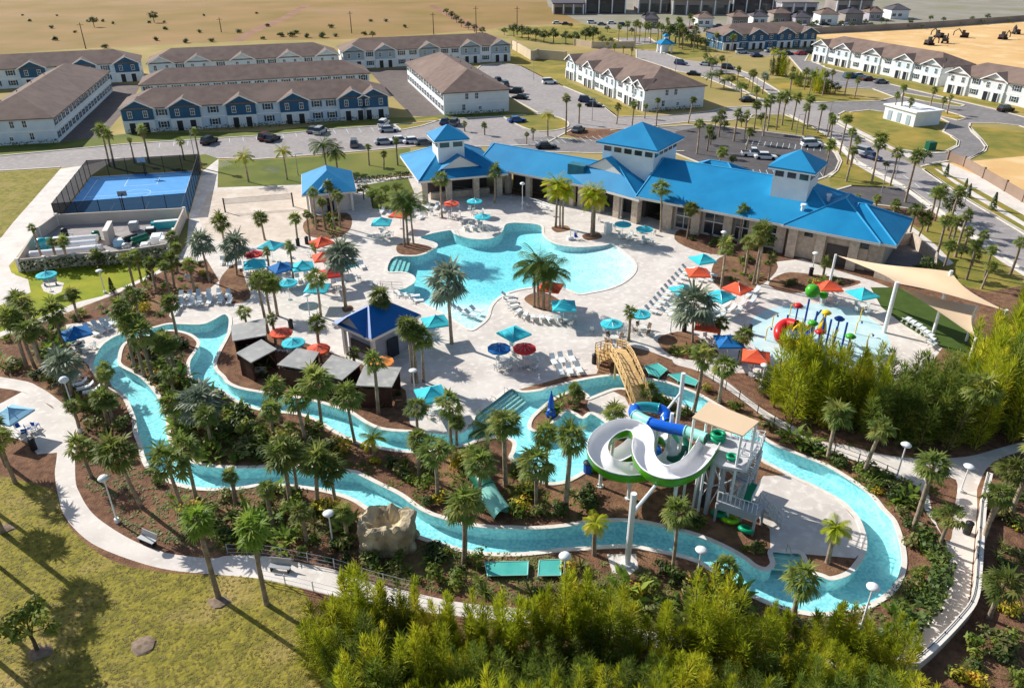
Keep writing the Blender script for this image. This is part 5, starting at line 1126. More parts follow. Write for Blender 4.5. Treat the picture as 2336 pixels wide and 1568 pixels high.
# ---- wooden bridge
def bridge():
    c=[(1392,797,1.3),(1410,800,1.8),(1424,822,2.2),(1436,850,2.2),(1448,878,1.9),(1458,905,1.1),(1466,930,.25)]
    q=[G(*p) for p in c]; t=thing('wooden_bridge',(q[0].x,q[0].y,0),0,'pale timber footbridge arching over the lazy river','footbridge'); W_=1.9; Lp=[];Rp=[]
    for i,p in enumerate(q):
        d=(q[min(i+1,len(q)-1)]-q[max(i-1,0)]).xy.normalized(); n=Vector((-d.y,d.x,0))*W_/2; Lp.append(p+n); Rp.append(p-n)
    b=MB()
    for i in range(len(q)-1):
        for k in range(6):
            f0,f1=k/6,(k+.86)/6; A=[Lp[i].lerp(Lp[i+1],f0),Rp[i].lerp(Rp[i+1],f0),Rp[i].lerp(Rp[i+1],f1),Lp[i].lerp(Lp[i+1],f1)]; b.slab([tuple(a) for a in A],.07)
    b.build('deck',MATS['pine'],t,world=True)
    for S in (Lp,Rp):
        b=MB(); up=Vector((0,0,1.05))
        for i in range(len(S)-1):
            for h in (1.05,.75,.45): A,B=S[i]+Vector((0,0,h)),S[i+1]+Vector((0,0,h)); b.tube([A,B],.07 if h==1.05 else .05,4)
            for f in (0,.5): p=S[i].lerp(S[i+1],f); b.box(p.x,p.y,p.z-.1,.12,.12,1.2)
            b.hexa([tuple(S[i]-Vector((0,0,.3))),tuple(S[i+1]-Vector((0,0,.3))),tuple(S[i+1]-Vector((.08,.08,.3))),tuple(S[i]-Vector((.08,.08,.3)))],[tuple(S[i]),tuple(S[i+1]),tuple(S[i+1]-Vector((.08,.08,0))),tuple(S[i]-Vector((.08,.08,0)))])
        b.build('railing',MATS['pine'],t,world=True)
    for p in (Lp[0],Rp[0],Lp[1],Rp[1],Lp[2],Rp[2],Lp[5],Rp[5]): b=MB(); b.box(p.x,p.y,-.1,.2,.2,p.z); b.build('post',MATS['pine'],t,world=True)
    a=G(1358,800,1.2); d=G(1392,790,1.2); e=G(1400,812,1.2); f=G(1366,826,1.2); b=MB(); b.slab([tuple(a),tuple(f),tuple(e),tuple(d)],.12); b.build('landing',MATS['pine'],t,world=True)
    b=MB()
    for p,r in ((a,d),(a,f)):
        for h in (.35,.7,1.0): b.tube([p+Vector((0,0,h)),r+Vector((0,0,h))],.05,4)
        for k in range(4): s=p.lerp(r,k/3); b.box(s.x,s.y,0,.12,.12,2.25)
    b.build('landing_railing',MATS['pine'],t,world=True)
bridge()
# ---- slides
def flume(t,path,w,h,shell,bank=0.0,sub=4):
    pts=[Vector(p) for p in smooth([tuple(G(*p)) for p in path],False,sub)]; prof=[(-.5,1.0),(-.47,.45),(-.3,.08),(0,0),(.3,.08),(.47,.45),(.5,1.0)]; n=len(prof)
    ins=[];out=[]
    for i,p in enumerate(pts):
        d=(pts[min(i+1,len(pts)-1)]-pts[max(i-1,0)]); d.z=0; d.normalize(); s=Vector((-d.y,d.x,0))
        for u,v in prof: ins.append(p+s*u*w+Vector((0,0,v*h)))
        for u,v in prof: out.append(p+s*u*(w+.14)+Vector((0,0,v*(h+.3)-.37)))
    for nm,vv,m,fl in (('channel',ins,'slide_white',False),('outer_shell',out,shell,True)):
        f=[]
        for i in range(len(pts)-1):
            for j in range(n-1):
                q=(i*n+j,i*n+j+1,(i+1)*n+j+1,(i+1)*n+j); f.append(q[::-1] if fl else q)
        b=MB(); b.add(vv,f); b.build(nm,MATS[m],t,True,world=True)
    b=MB()
    for k in (0,n-1): b.tube([ins[i*n+k] for i in range(len(pts))],.06,5)
    b.build('rim',MATS['slide_white'],t,True,world=True); return pts
g=G(1440,1100)
WS=thing('open_water_slide',(g.x,g.y,0),0,'big white looping open slide with green underside','water slide')
flume(WS,[(1616,1020,5.47),(1594,1056,5.32),(1566,1082,5.18),(1527,1094,5.03),(1494,1086,4.88),(1473,1066,4.72),(1464,1040,4.57),(1466,1012,4.43),(1455,992,4.28),(1425,984,4.12),(1391,994,3.97),(1366,1018,3.82),(1363,1047,3.68),(1384,1073,3.45),(1420,1085,3.22),(1455,1084,3.0),(1492,1075,2.78),(1528,1060,2.55),(1540,1030,2.33),(1520,1004,2.1),(1490,1000,1.8),(1460,1015,1.42),(1430,1040,0.98),(1395,1058,0.52),(1350,1062,0.19)],1.75,.8,'slide_green')
def pillar(t,px,py,h,r=.17,arm=None,m='white_metal',top=None):
    g=G(px,py) if top is None else None
    if top is not None: q=G(*top); g=Vector((q.x,q.y,0)); h=top[2]
    b=MB(); b.cyl(g.x,g.y,0,r,h,10); b.cyl(g.x,g.y,0,r*2,.12,10)
    if arm: a=G(*arm); b.tube([(g.x,g.y,h*.72),tuple(a)],r*.6,8)
    b.build('support_pole',MATS[m],t,world=True)
pillar(WS,1430,1285,7.0,.24,(1500,1100,4.6))
for tp in ((1398,1000,3.6),(1440,1058,3.7),(1545,1085,4.8),(1373,1040,3.3)): pillar(WS,0,0,0,.16,None,'white_metal',tp)
g=G(1540,960); pillar(WS,1517,1075,6.4,.16); pillar(WS,1490,1072,4.8,.12)
BS=thing('tube_slide',tuple(G(1480,985)),0,'blue white and teal enclosed tube slide curling beside the tower','water slide')
def tube_run(t,path,r,segs,sub=5):
    pts=smooth([tuple(G(*p)) for p in path],False,sub); k=len(pts)
    for a,b_,m in segs:
        i0,i1=int(a*(k-1)),int(b_*(k-1)); b=MB(); b.tube(pts[i0:i1+1],r,14,False); b.build('tube_section',MATS[m],t,True,world=True)
        b=MB(); 
        if i1<k-1:
            d=(Vector(pts[i1+1])-Vector(pts[i1])).normalized(); p=Vector(pts[i1]); b.tube([p-d*.06,p+d*.06],r*1.12,14); b.build('flange',MATS[m],t,True,world=True)
tube_run(BS,[(1612,1000,5.7),(1590,992,5.55),(1564,983,5.4),(1530,976,5.25),(1490,966,5.1),(1462,954,4.95),(1446,942,4.8),(1450,931,4.65),(1475,928,4.5),(1506,933,4.35),(1520,945,4.12),(1518,962,3.82),(1545,990,3.38),(1563,1020,3.0),(1556,1045,2.62),(1530,1052,2.25),(1504,1044,1.95),(1492,1020,1.65),(1470,1000,1.35),(1440,985,0.9),(1400,985,0.38)],.5,[(0,.1,'pale_teal'),(.1,.21,'slide_blue'),(.21,.29,'pale_teal'),(.29,.34,'slide_blue'),(.34,.44,'slide_teal'),(.44,.55,'slide_blue'),(.55,.78,'dark_green'),(.78,1,'slide_blue')])
for tp in ((1500,975,4.9),(1460,950,4.6),(1555,985,5.1),(1512,945,3.9)): pillar(BS,0,0,0,.14,None,'white_metal',tp)
pillar(BS,1540,1000,7.4,.2,(1508,950,4.2))
TS=thing('half_buried_tube_slide',tuple(G(1125,1150)),0,'dark green and mint tube emerging from the middle garden bed','water slide')
tube_run(TS,[(1085,1075,.5),(1094,1090,1.2),(1103,1105,1.4),(1116,1128,1.1),(1132,1152,.8),(1146,1170,.5)],.85,[(0,.5,'dark_green'),(.5,1,'pale_teal')])
# ---- slide tower
TW=thing('slide_tower',tuple(G(1660,1130)),0,'grey slide tower with sand coloured canopy and stairs','slide tower')
PZ=5.6
pf=[(1598,1035),(1622,985),(1742,1008),(1702,1072),(1640,1060)]
q=[tuple(G(x,y,PZ)) for x,y in pf]; b=MB(); b.slab(q,.25); b.build('platform',MATS['step_grey'],TW,world=True)
b=MB()
for i,j in ((1,2),(2,3)):
    for h in (.4,.75,1.1): b.tube([Vector(q[i])+Vector((0,0,h)),Vector(q[j])+Vector((0,0,h))],.035,5)
    for k in range(9): s=Vector(q[i]).lerp(Vector(q[j]),k/8); b.box(s.x,s.y,PZ,.06,.06,1.1)
b.build('railing',MATS['white_metal'],TW,world=True)
for x,y in ((1604,1033),(1628,1048),(1640,990),(1735,1010),(1655,1045),(1622,992)):
    g=G(x,y,PZ); b=MB(); b.cyl(g.x,g.y,0,.2,PZ-.25,10); b.build('column',MATS['tower_grey'],TW,world=True)
a,c=G(1604,1033,PZ),G(1628,1048,PZ); b=MB(); b.hexa([(a.x,a.y,.3),(c.x,c.y,.3),(c.x+.1,c.y+.15,.3),(a.x+.1,a.y+.15,.3)],[(a.x,a.y,5.2),(c.x,c.y,5.2),(c.x+.1,c.y+.15,5.2),(a.x+.1,a.y+.15,5.2)]); b.build('dark_panel',MATS['tower_dark'],TW,world=True)
for f in (.0,.5,): s=a.lerp(c,f); b=MB(); b.cyl(s.x-.3,s.y-.3,0,.12,PZ-.3,8); b.build('column',MATS['white_metal'],TW,world=True)
CZ=8.7; cq=[tuple(G(x,y,z)) for x,y,z in ((1578,951,CZ),(1694,993,CZ),(1731,960,CZ+.3),(1615,915,CZ+.3))]; b=MB(); b.slab(cq,.12); b.build('canopy',MATS['sail_cloth'],TW,world=True)
for p in cq:
    s=Vector(p); m=sum((Vector(z) for z in cq),Vector())/4; s=m+(s-m)*.93; b=MB(); b.cyl(s.x,s.y,0,.12,s.z-.15,8); b.build('canopy_post',MATS['white_metal'],TW,world=True)
def stairs(t,p0,p1,w,n,rail=True):
    a,c=G(*p0),G(*p1); d=(c-a); dh=d.xy.normalized(); s=Vector((-dh.y,dh.x,0))*w/2; b=MB()
    for i in range(n):
        f=(i+.5)/n; p=a.lerp(c,f); L=d.xy.length/n; b.box(p.x,p.y,p.z-.1,L*1.05,w,.08,math.atan2(dh.y,dh.x))
    b.build('step',MATS['step_grey'],t,world=True) if False else b.build('stair_flight',MATS['step_grey'],t,world=True)
    b=MB()
    for k in (-1,1):
        o=s*k; A,B=a+o,c+o; b.hexa([tuple(A+Vector((0,0,-.3))),tuple(B+Vector((0,0,-.3))),tuple(B-s*k*.08+Vector((0,0,-.3))),tuple(A-s*k*.08+Vector((0,0,-.3)))],[tuple(A+Vector((0,0,.05))),tuple(B+Vector((0,0,.05))),tuple(B-s*k*.08+Vector((0,0,.05))),tuple(A-s*k*.08+Vector((0,0,.05)))])
        if rail:
            for h in (.5,1.0): b.tube([A+Vector((0,0,h)),B+Vector((0,0,h))],.04,5)
            for f in (0,.33,.66,1): p=A.lerp(B,f); b.tube([p,p+Vector((0,0,1.0))],.03,4)
    b.build('stringer',MATS['tower_grey'],t,world=True)
stairs(TW,(1716,1040,PZ),(1692,1090,4.0),1.5,10); stairs(TW,(1690,1094,4.0),(1676,1136,2.2),1.5,12)
lq=[tuple(G(x,y,2.1)) for x,y in ((1636,1142),(1724,1172),(1744,1150),(1655,1122))]; b=MB(); b.slab(lq,.3); b.build('landing',MATS['tower_grey'],TW,world=True)
lq2=[tuple(G(x,y,3.9)) for x,y in ((1672,1092),(1706,1100),(1712,1086),(1680,1078))]; b=MB(); b.slab(lq2,.2); b.build('landing',MATS['tower_grey'],TW,world=True)
b=MB()
for h in (.5,1.0):
    for i,j in ((1,2),): b.tube([Vector(lq[i])+Vector((0,0,h)),Vector(lq[j])+Vector((0,0,h))],.04,5)
b.build('landing_railing',MATS['tower_grey'],TW,world=True)
for p in lq: b=MB(); b.cyl(p[0],p[1],0,.12,1.9,8); b.build('landing_post',MATS['tower_grey'],TW,world=True)
b=MB(); b.slab([tuple(Vector(p)-Vector((0,0,.32))) for p in lq],.5); b.build('landing_frame',MATS['tower_grey'],TW,world=True)
stairs(TW,(1742,1156,2.0),(1768,1186,.1),1.3,10)
cols=[G(x,y,PZ) for x,y in ((1604,1033),(1628,1048),(1655,1045),(1735,1010),(1640,990),(1622,992))]
for p,r in zip(cols,cols[1:]):
    b=MB(); b.tube([(p.x,p.y,.4),(r.x,r.y,PZ*.55)],.05,6); b.tube([(r.x,r.y,PZ*.5),(p.x,p.y,PZ-.4)],.05,6); b.build('brace',MATS['white_metal'],TW,world=True)
    b=MB(); b.tube([(p.x,p.y,PZ*.52),(r.x,r.y,PZ*.52)],.07,6); b.build('beam',MATS['tower_grey'],TW,world=True)
mq=[tuple(G(x,y,2.9)) for x,y in ((1622,1050),(1672,1068),(1700,1040),(1648,1022))]; b=MB(); b.slab(mq,.18); b.build('landing',MATS['tower_grey'],TW,world=True)
stairs(TW,(1700,1062,3.9),(1664,1062,2.9),1.2,7); stairs(TW,(1640,1082,2.9),(1652,1140,.3),1.2,11)
b=MB()
for f in range(10):
    s_=Vector(lq[0]).lerp(Vector(lq[1]),f/9); b.box(s_.x,s_.y,2.1,.05,.05,1.0)
b.tube([Vector(lq[0])+Vector((0,0,1)),Vector(lq[1])+Vector((0,0,1))],.04,5); b.build('landing_railing',MATS['white_metal'],TW,world=True)
# conveyor box beside the stairs, inner tubes
t=thing('tube_conveyor',tuple(G(1706,1165)),0,'green and white tube conveyor beside the tower stairs','conveyor')
a,c=G(1716,1100,2.7),G(1697,1138,2.4); d=(c-a); dh=d.xy.normalized(); s=Vector((-dh.y,dh.x,0))*.55
b=MB(); b.slab([tuple(a+s),tuple(c+s),tuple(c-s),tuple(a-s)],.15); b.build('belt',MATS['tube_green'],t,world=True)
for k in (-1,1): b=MB(); b.hexa([tuple(a+s*k),tuple(c+s*k),tuple(c+s*k*1.15),tuple(a+s*k*1.15)],[tuple(p+Vector((0,0,.6))) for p in (a+s*k,c+s*k,c+s*k*1.15,a+s*k*1.15)]); b.build('side_wall',MATS['white_plastic'],t,world=True)
b=MB(); b.cyl(a.x,a.y,0,.12,2.6,8); b.cyl(c.x,c.y,0,.12,2.3,8); b.build('leg',MATS['tower_grey'],t,world=True)
for x,y,z,m,look,s in ((1636,1003,PZ,'tube_green','green inner tube stack on the tower platform',1.0),(1669,1045,PZ,'tube_green','single green inner tube on the tower platform near the stairs',.75),(1640,1176,0,'tube_green','dark green inner tube at the foot of the tower, left one',1.1),(1664,1190,0,'tube_lime','lime green inner tube at the foot of the tower',1.1),(1700,1212,0,'tube_green','teal inner tube at the foot of the tower, front right one',1.0),(1655,1150,0,'tube_green','green inner tube half hidden behind the lime one',1.0)):
    g=G(x,y,z); o=MB(); o.torus(0,0,0,.5*s,.2*s,20,8)
    if 'stack' in look: o.torus(0,0,.36,.48,.19,20,8)
    o=o.build('inner_tube',MATS[m],None,True); o.location=(g.x,g.y,z+.3 if z==0 else z+.22*s); tag(o,look,'inner tube'); 
    if z==0: o.rotation_euler=(.35,0,rnd.random()*3)
# ---- rock grotto
def rock():
    g=G(886,1236); t=thing('rock_outcrop',(g.x,g.y,0),0,'tan artificial rock outcrop with a hollow top straddling the river edge','rock'); t.scale=(.78,.8,.8); n=72; prof=[(1.04,-.1),(1.0,.6),(1.03,1.3),(.96,2.1),(1.0,2.8),(.93,3.25),(.78,3.4),(.62,3.2),(.48,2.6),(.3,2.0),(.05,1.9)]; v=[]
    for j,(r,z) in enumerate(prof):
        for i in range(n):
            a=2*math.pi*i/n; base=1/((abs(math.cos(a))/2.85)**3.2+(abs(math.sin(a))/2.2)**3.2)**(1/3.2)
            q=Vector((math.cos(a)*1.3,math.sin(a)*1.3,z*.6)); k=1+.13*noise.noise(q*1.2)+.10*noise.noise(q*3.0+Vector((0,0,z*2)))+.06*noise.noise(Vector((q.x*3,q.y*3,z*6)))+.03*math.sin(z*7+3*noise.noise(q*2)); v.append((base*r*k*math.cos(a),base*r*k*math.sin(a),z+(.5*noise.noise(q*2.4+Vector((5,0,0)))*(1 if 3<j<9 else 0))))
    f=[]
    for j in range(len(prof)-1):
        for i in range(n): f.append((j*n+i,j*n+(i+1)%n,(j+1)*n+(i+1)%n,(j+1)*n+i))
    f.append(tuple((len(prof)-1)*n+i for i in range(n))); b=MB(); b.add(v,f); b.build('boulder',MATS['rock'],t)
    b=MB(); k=random.Random(4)
    for i in range(7):
        a=k.uniform(0,6.28); b.lathe(2.9*math.cos(a)*1.0,2.3*math.sin(a),[(.5,0),(.55,.3),(.4,.55),(.15,.65)],7)
    b.build('loose_stones',MATS['rock'],t)
rock()
for i,(px,m) in enumerate((([(530,1365),(472,1352),(455,1372),(500,1388)],0),)): pass
def boulder(x,y,s,look):
    g=G(x,y); k=random.Random(int(x)); b=MB(); b.lathe(0,0,[(.8,0),(1,.25),(.85,.55),(.45,.75),(.1,.8)],11); b.v=[(p[0]*(1+.5*noise.noise(Vector(p)*1.7+Vector((x,0,0)))),p[1]*(1+.5*noise.noise(Vector(p)*1.9+Vector((0,x,0)))),p[2]*.3) for p in b.v]
    o=b.build('flat_stone',MATS['dirt_stone']); o.location=(g.x,g.y,-.05); o.scale=(s,s*.8,s); auto(o,look,'stone')
for x,y,s in ((330,1470,.9),(92,1487,.8),(500,1372,.8),(10,1205,.8)): boulder(x,y,s,'pale patch of stones on the front lawn')
# ---- teal covers
for q,look in (([(1105,1281),(1205,1279),(1203,1310),(1112,1312)],'large pale teal pit cover in the bed below the river'),([(1230,1277),(1280,1275),(1279,1311),(1227,1312)],'small square teal pit cover beside the tall lamp'),([(1470,834),(1500,828),(1522,842),(1502,860),(1480,852)],'dark teal pit cover beside the timber bridge'),([(1524,853),(1556,850),(1592,868),(1586,879),(1546,868)],'long teal pit cover right of the timber bridge')):
    p=[G(x,y,.35) for x,y in q]; c=sum(p,Vector())/len(p); t=thing('pit_cover',(c.x,c.y,0),0,look,'cover'); b=MB(); b.slab([tuple(v) for v in p],.06); b.build('lid',MATS['cover_teal'],t,world=True); b=MB()
    for i in range(len(p)): b.tube([p[i],p[(i+1)%len(p)]],.05,5); b.box(p[i].x,p[i].y,0,.1,.1,.3)
    b.build('frame',MATS['pale_teal'],t,world=True)
# ---- shade sails
def sail(cs,label,inw):
    q=[G(*p) for p in cs]; c=sum(q,Vector())/len(q); t=thing('shade_sail',(c.x,c.y,0),0,label,'shade sail'); N=12; v=[];f=[]
    if len(q)==3: q=[q[0],q[1],q[2],q[2]]
    for i in range(N+1):
        for j in range(N+1):
            a,d=i/N,j/N; p=q[0].lerp(q[1],a).lerp(q[3].lerp(q[2],a),d)
            k=inw*(4*a*(1-a)*(2*d-1)**2*abs(2*d-1)+4*d*(1-d)*(2*a-1)**2*abs(2*a-1)); p=p.lerp(Vector((c.x,c.y,p.z)),k); p.z-=.25*4*a*(1-a)*4*d*(1-d)*.6; v.append(tuple(p))
    for i in range(N):
        for j in range(N): f.append((i*(N+1)+j,(i+1)*(N+1)+j,(i+1)*(N+1)+j+1,i*(N+1)+j+1))
    b=MB(); b.add(v,f); b.build('cloth',MATS['sail_cloth'],t,True,world=True); return t
t=sail([(1908,582,5.5),(2046,646,6.5),(2293,708,6.0),(2168,619,8.0)],'large sand coloured shade sail stretched over the turf',.22)
for tp,r in (((2046,643,6.7),.24),((1906,580,5.7),.16),((2170,617,8.2),.2),((2296,706,6.2),.2)):
    g=G(*tp); b=MB(); b.cyl(g.x,g.y,0,r,tp[2],12); b.build('mast',MATS['white_metal'],t,world=True)
t=sail([(2050,656,5.0),(2226,697,4.5),(2224,768,4.0)],'narrow lower shade sail hanging below the large one',.16)
for tp in ((2228,698,4.6),(2226,770,4.2)): g=G(*tp); b=MB(); b.cyl(g.x,g.y,0,.15,tp[2],10); b.build('mast',MATS['white_metal'],t,world=True)
# ---- splash playground
SP=thing('splash_playground',tuple(G(1850,770)),0,'colourful splash play tower with red slide and green bucket','playground')
for x,y,ty in ((1786,776,718),(1823,792,682),(1848,786,710),(1864,806,725),(1880,800,728),(1894,812,745),(1912,822,735)):
    g=G(x,y); b=MB(); b.cyl(g.x,g.y,0,.12,hz(x,y,ty),8); b.build('pole',MATS['play_blue'],SP,world=True)
for pts,z,m in (([(1812,772),(1862,776),(1872,800),(1820,798)],1.6,'play_yellow'),([(1885,806),(1935,812),(1930,838),(1880,832)],1.3,'play_blue')):
    b=MB(); b.slab([tuple(G(x,y,z)) for x,y in pts],.2); b.build('deck',MATS[m],SP,world=True)
g=G(1852,668,6.0); b=MB(); b.lathe(g.x,g.y,[(.25,5.4),(.75,5.8),(.85,6.4),(.6,6.9),(.1,7.0)],14); b.build('tipping_bucket',MATS['play_green'],SP,True,world=True)
g=G(1878,674,5.6); b=MB(); b.lathe(g.x,g.y,[(.2,5.2),(.5,5.5),(.5,5.9),(.1,6.1)],12); b.build('tipping_bucket',MATS['play_green'],SP,True,world=True)
g=G(1877,738,3.0); b=MB(); b.lathe(g.x,g.y,[(.6,2.0),(.4,3.0),(.05,4.2)],10); b.build('cone_roof',MATS['play_yellow'],SP,True,world=True)
g=G(1850,742,3.0); b=MB(); b.lathe(g.x,g.y,[(.5,2.6),(.3,3.2),(.05,3.8)],10); b.build('cone_roof',MATS['play_yellow'],SP,True,world=True)
flume_pts=smooth([tuple(G(*p)) for p in ((1815,742,2.6),(1795,738,2.4),(1780,748,2.0),(1778,765,1.5),(1790,778,.9),(1812,785,.4))],False,5)
b=MB(); b.tube(flume_pts,.68,14,False); b.build('spiral_slide',MATS['play_red'],SP,True,world=True)
fp=smooth([tuple(G(*p)) for p in ((1812,740,2.3),(1830,750,1.9),(1838,768,1.3),(1825,784,.6))],False,5); b=MB(); b.tube(fp,.62,12,False); b.build('chute',MATS['play_yellow'],SP,True,world=True)
fp=smooth([tuple(G(*p)) for p in ((1905,810,1.3),(1925,825,1.0),(1915,850,.6),(1890,850,.2))],False,5); b=MB(); b.tube(fp,.42,12,False); b.build('chute',MATS['play_red'],SP,True,world=True)
b=MB(); a=G(1862,777,1.6); c=G(1885,806,1.4); b.tube([a,c],.3,8); b.build('bridge_tube',MATS['play_blue'],SP,True,world=True)
for x,y,ty,m in ((1806,770,700,'play_red'),(1838,812,740,'play_green'),(1872,770,716,'play_yellow'),(1900,790,730,'play_blue'),(1925,828,770,'play_green'),(1856,822,760,'play_red')):
    g=G(x,y); h=hz(x,y,ty); b=MB(); b.cyl(g.x,g.y,0,.1,h,8); b.build('pole',MATS['play_blue'],SP,world=True); b=MB(); b.lathe(g.x,g.y,[(.08,h-.1),(.5,h+.05),(.62,h+.2),(.3,h+.45),(.05,h+.5)],10); b.build('spray_head',MATS[m],SP,True,world=True)
for p,q,m in (((1790,790,.0),(1830,806,.0),'play_yellow'),((1880,830,0),(1915,846,0),'play_green'),((1840,770,0),(1880,760,0),'play_blue')):
    a,c=G(*p),G(*q); u=(a+c)/2+Vector((0,0,3.4)); b=MB(); b.tube([tuple(a),tuple(a.lerp(u,.6)+Vector((0,0,.7))),tuple(u),tuple(c.lerp(u,.6)+Vector((0,0,.7))),tuple(c)],.12,7); b.build('spray_arch',MATS[m],SP,True,world=True)
b=MB(); b.slab([tuple(G(x,y,2.2)) for x,y in ((1800,744),(1845,748),(1850,764),(1803,762))],.2); b.build('deck',MATS['play_blue'],SP,world=True)
for x,y in ((1760,745),(1745,775),(1950,760),(1975,790),(1960,730),(1800,720)):
    g=G(x,y); t=thing('water_jet_post',(g.x,g.y,0)); auto(t,'thin splash pad water post','water feature','splash pad posts'); b=MB(); b.tube([(0,0,0),(0,0,1.5),(.25,0,1.8),(.5,0,1.6)],.06,6); b.build('pipe',MATS['play_yellow'],t); b=MB(); b.cyl(.5,0,1.4,.12,.2,8); b.build('nozzle',MATS['play_blue'],t)
# ================================================================= COURT, YARD, CARS, LAMPS
mat('wood_post',sr(110,92,76))
def meshmat():
    m=bpy.data.materials.new('windscreen'); m.use_nodes=True; n=m.node_tree.nodes; l=m.node_tree.links; b=n['Principled BSDF']; b.inputs['Base Color'].default_value=(*sr(34,40,46),1); b.inputs['Roughness'].default_value=.9
    t=n.new('ShaderNodeBsdfTransparent'); x=n.new('ShaderNodeMixShader'); x.inputs[0].default_value=.86; l.new(t.outputs[0],x.inputs[1]); l.new(b.outputs[0],x.inputs[2]); l.new(x.outputs[0],n['Material Output'].inputs['Surface']); MATS['windscreen']=m
    m=m.copy(); m.name='net'; m.node_tree.nodes['Mix Shader'].inputs[0].default_value=.28; MATS['net']=m
meshmat()
CO=[G(130,508),G(432,483),G(458,389),G(207,404)]
b=MB(); b.slab([(p.x,p.y,.03) for p in CO],.05); tag(b.build('sport_court',MATS['court_light']),kind='structure')
def cpt(u,v): return CO[0].lerp(CO[1],u).lerp(CO[3].lerp(CO[2],u),v)
def cseg(a,b_): return (cpt(*a).xy,cpt(*b_).xy)
mat('line',sr(206,226,236))
segs=[cseg((.08,.08),(.92,.08)),cseg((.92,.08),(.92,.92)),cseg((.92,.92),(.08,.92)),cseg((.08,.92),(.08,.08)),cseg((.08,.5),(.92,.5)),cseg((.36,.08),(.36,.3)),cseg((.64,.08),(.64,.3)),cseg((.36,.3),(.64,.3)),cseg((.36,.92),(.36,.7)),cseg((.64,.92),(.64,.7)),cseg((.36,.7),(.64,.7))]
segs+=[cseg((.5+.12*math.cos(i*.4),.5+.1*math.sin(i*.4)),(.5+.12*math.cos(i*.4+.4),.5+.1*math.sin(i*.4+.4))) for i in range(16)]
stripe('court_lines',segs,.1,'line',.036)
t=thing('court_fence',tuple(CO[0]),0,'tall dark mesh fence enclosing the blue sport court','fence'); FH=3.3
for i in range(4):
    a,c=CO[i],CO[(i+1)%4]; b=MB(); b.add([(a.x,a.y,.05),(c.x,c.y,.05),(c.x,c.y,FH),(a.x,a.y,FH)],[(0,1,2,3)]); b.build('mesh_panel',MATS['windscreen'],t,world=True)
    n=int((c-a).length/3)
    for k in range(n): p=a.lerp(c,k/n); b=MB(); b.cyl(p.x,p.y,0,.06,FH+.1,6); b.build('post',MATS['black_metal'],t,world=True)
    b=MB(); b.tube([a+Vector((0,0,FH)),c+Vector((0,0,FH))],.04,5); b.tube([a+Vector((0,0,.1)),c+Vector((0,0,.1))],.04,5); b.build('rail',MATS['black_metal'],t,world=True)
def hoop(u,v,face,label):
    p=cpt(u,v); ang=math.atan2((CO[1]-CO[0]).y,(CO[1]-CO[0]).x)+(0 if face>0 else math.pi); t=thing('basketball_hoop',(p.x,p.y,.03),ang,label,'basketball hoop')
    b=MB(); b.tube([(0,0,0),(0,0,2.9),(0,1.0,3.3)],.09,8); b.build('pole',MATS['black_metal'],t); b=MB(); b.box(0,1.05,2.9,1.5,.06,.9); b.build('backboard',MATS['steel'],t); b=MB(); b.torus(0,1.35,3.05,.23,.025,14,5); b.build('rim',MATS['coral_canvas'],t)
hoop(.5,.05,1,'basketball hoop on the front side of the blue court'); hoop(.5,.95,-1,'basketball hoop on the far side of the blue court')
for x,y,ty in ((430,470,385),(128,480,378) if False else (456,392,312)):
    pass
a,c=G(514,484),G(669,471); t=thing('volleyball_net',tuple(a),0,'volleyball net strung across the pale sand court','net')
for p in (a,c): b=MB(); b.cyl(p.x,p.y,0,.13,2.5,8); b.build('post',MATS['black_metal'],t,world=True)
b=MB(); b.add([(a.x,a.y,1.4),(c.x,c.y,1.4),(c.x,c.y,2.35),(a.x,a.y,2.35)],[(0,1,2,3)]); b.build('mesh',MATS['net'],t,world=True); b=MB()
for z in (1.4,2.35): b.tube([(a.x,a.y,z),(c.x,c.y,z)],.035,4)
b.build('tape',MATS['white_plastic'],t,world=True)
# pump yard
YD=[(48,619),(107,614),(175,606),(252,602),(310,595),(388,582),(424,499),(134,514),(93,545)]
q=[G(*p) for p in YD]; t=thing('pump_yard_wall',tuple(q[0]),0,'low beige wall around the pump yard in front of the blue court','wall')
for i in range(len(q)):
    a,c=q[i],q[(i+1)%len(q)]; d=(c-a).xy.normalized(); n=Vector((-d.y,d.x))*.12; b=MB(); A=[(a.x-n.x,a.y-n.y),(c.x-n.x,c.y-n.y),(c.x+n.x,c.y+n.y),(a.x+n.x,a.y+n.y)]; b.hexa([(*p,0) for p in A],[(*p,1.9) for p in A]); b.build('panel',MATS['beige_wall'],t,world=True)
    b=MB(); b.box(a.x,a.y,0,.45,.45,2.05); b.build('pillar',MATS['beam'],t,world=True)
def eq(name,px,py,label,cat,fn,rz=.27):
    g=G(px,py); t=thing(name,(g.x,g.y,0),rz,label,cat); fn(t)
def tank(h,r,m):
    def f(t):
        b=MB(); b.lathe(0,0,[(r,.1),(r,h*.8),(r*.85,h*.92),(r*.3,h)],14); b.build('shell',MATS[m],t,True); b=MB(); b.torus(0,0,h*.5,r+.02,.05,14,5); b.build('band',MATS['steel'],t); b=MB(); b.tube([(r,0,.4),(r+.6,0,.4),(r+.6,0,.05)],.08,6); b.build('pipe',MATS['white_plastic'],t)
    return f
def filt(L,r,m):
    def f(t):
        b=MB(); b.tube([(-L/2,0,r+.25),(-L/2+.15,0,r+.25),(L/2-.15,0,r+.25),(L/2,0,r+.25)],r,14); b.build('shell',MATS[m],t,True); b=MB()
        for x in (-L*.3,L*.3): b.box(x,0,0,.2,r*1.6,.45)
        b.build('cradle',MATS['steel'],t); b=MB(); b.tube([(-L/2,.0,r*1.2),(-L/2-.4,0,r*1.2),(-L/2-.4,0,.1)],.09,6); b.build('pipe',MATS['white_plastic'],t)
    return f
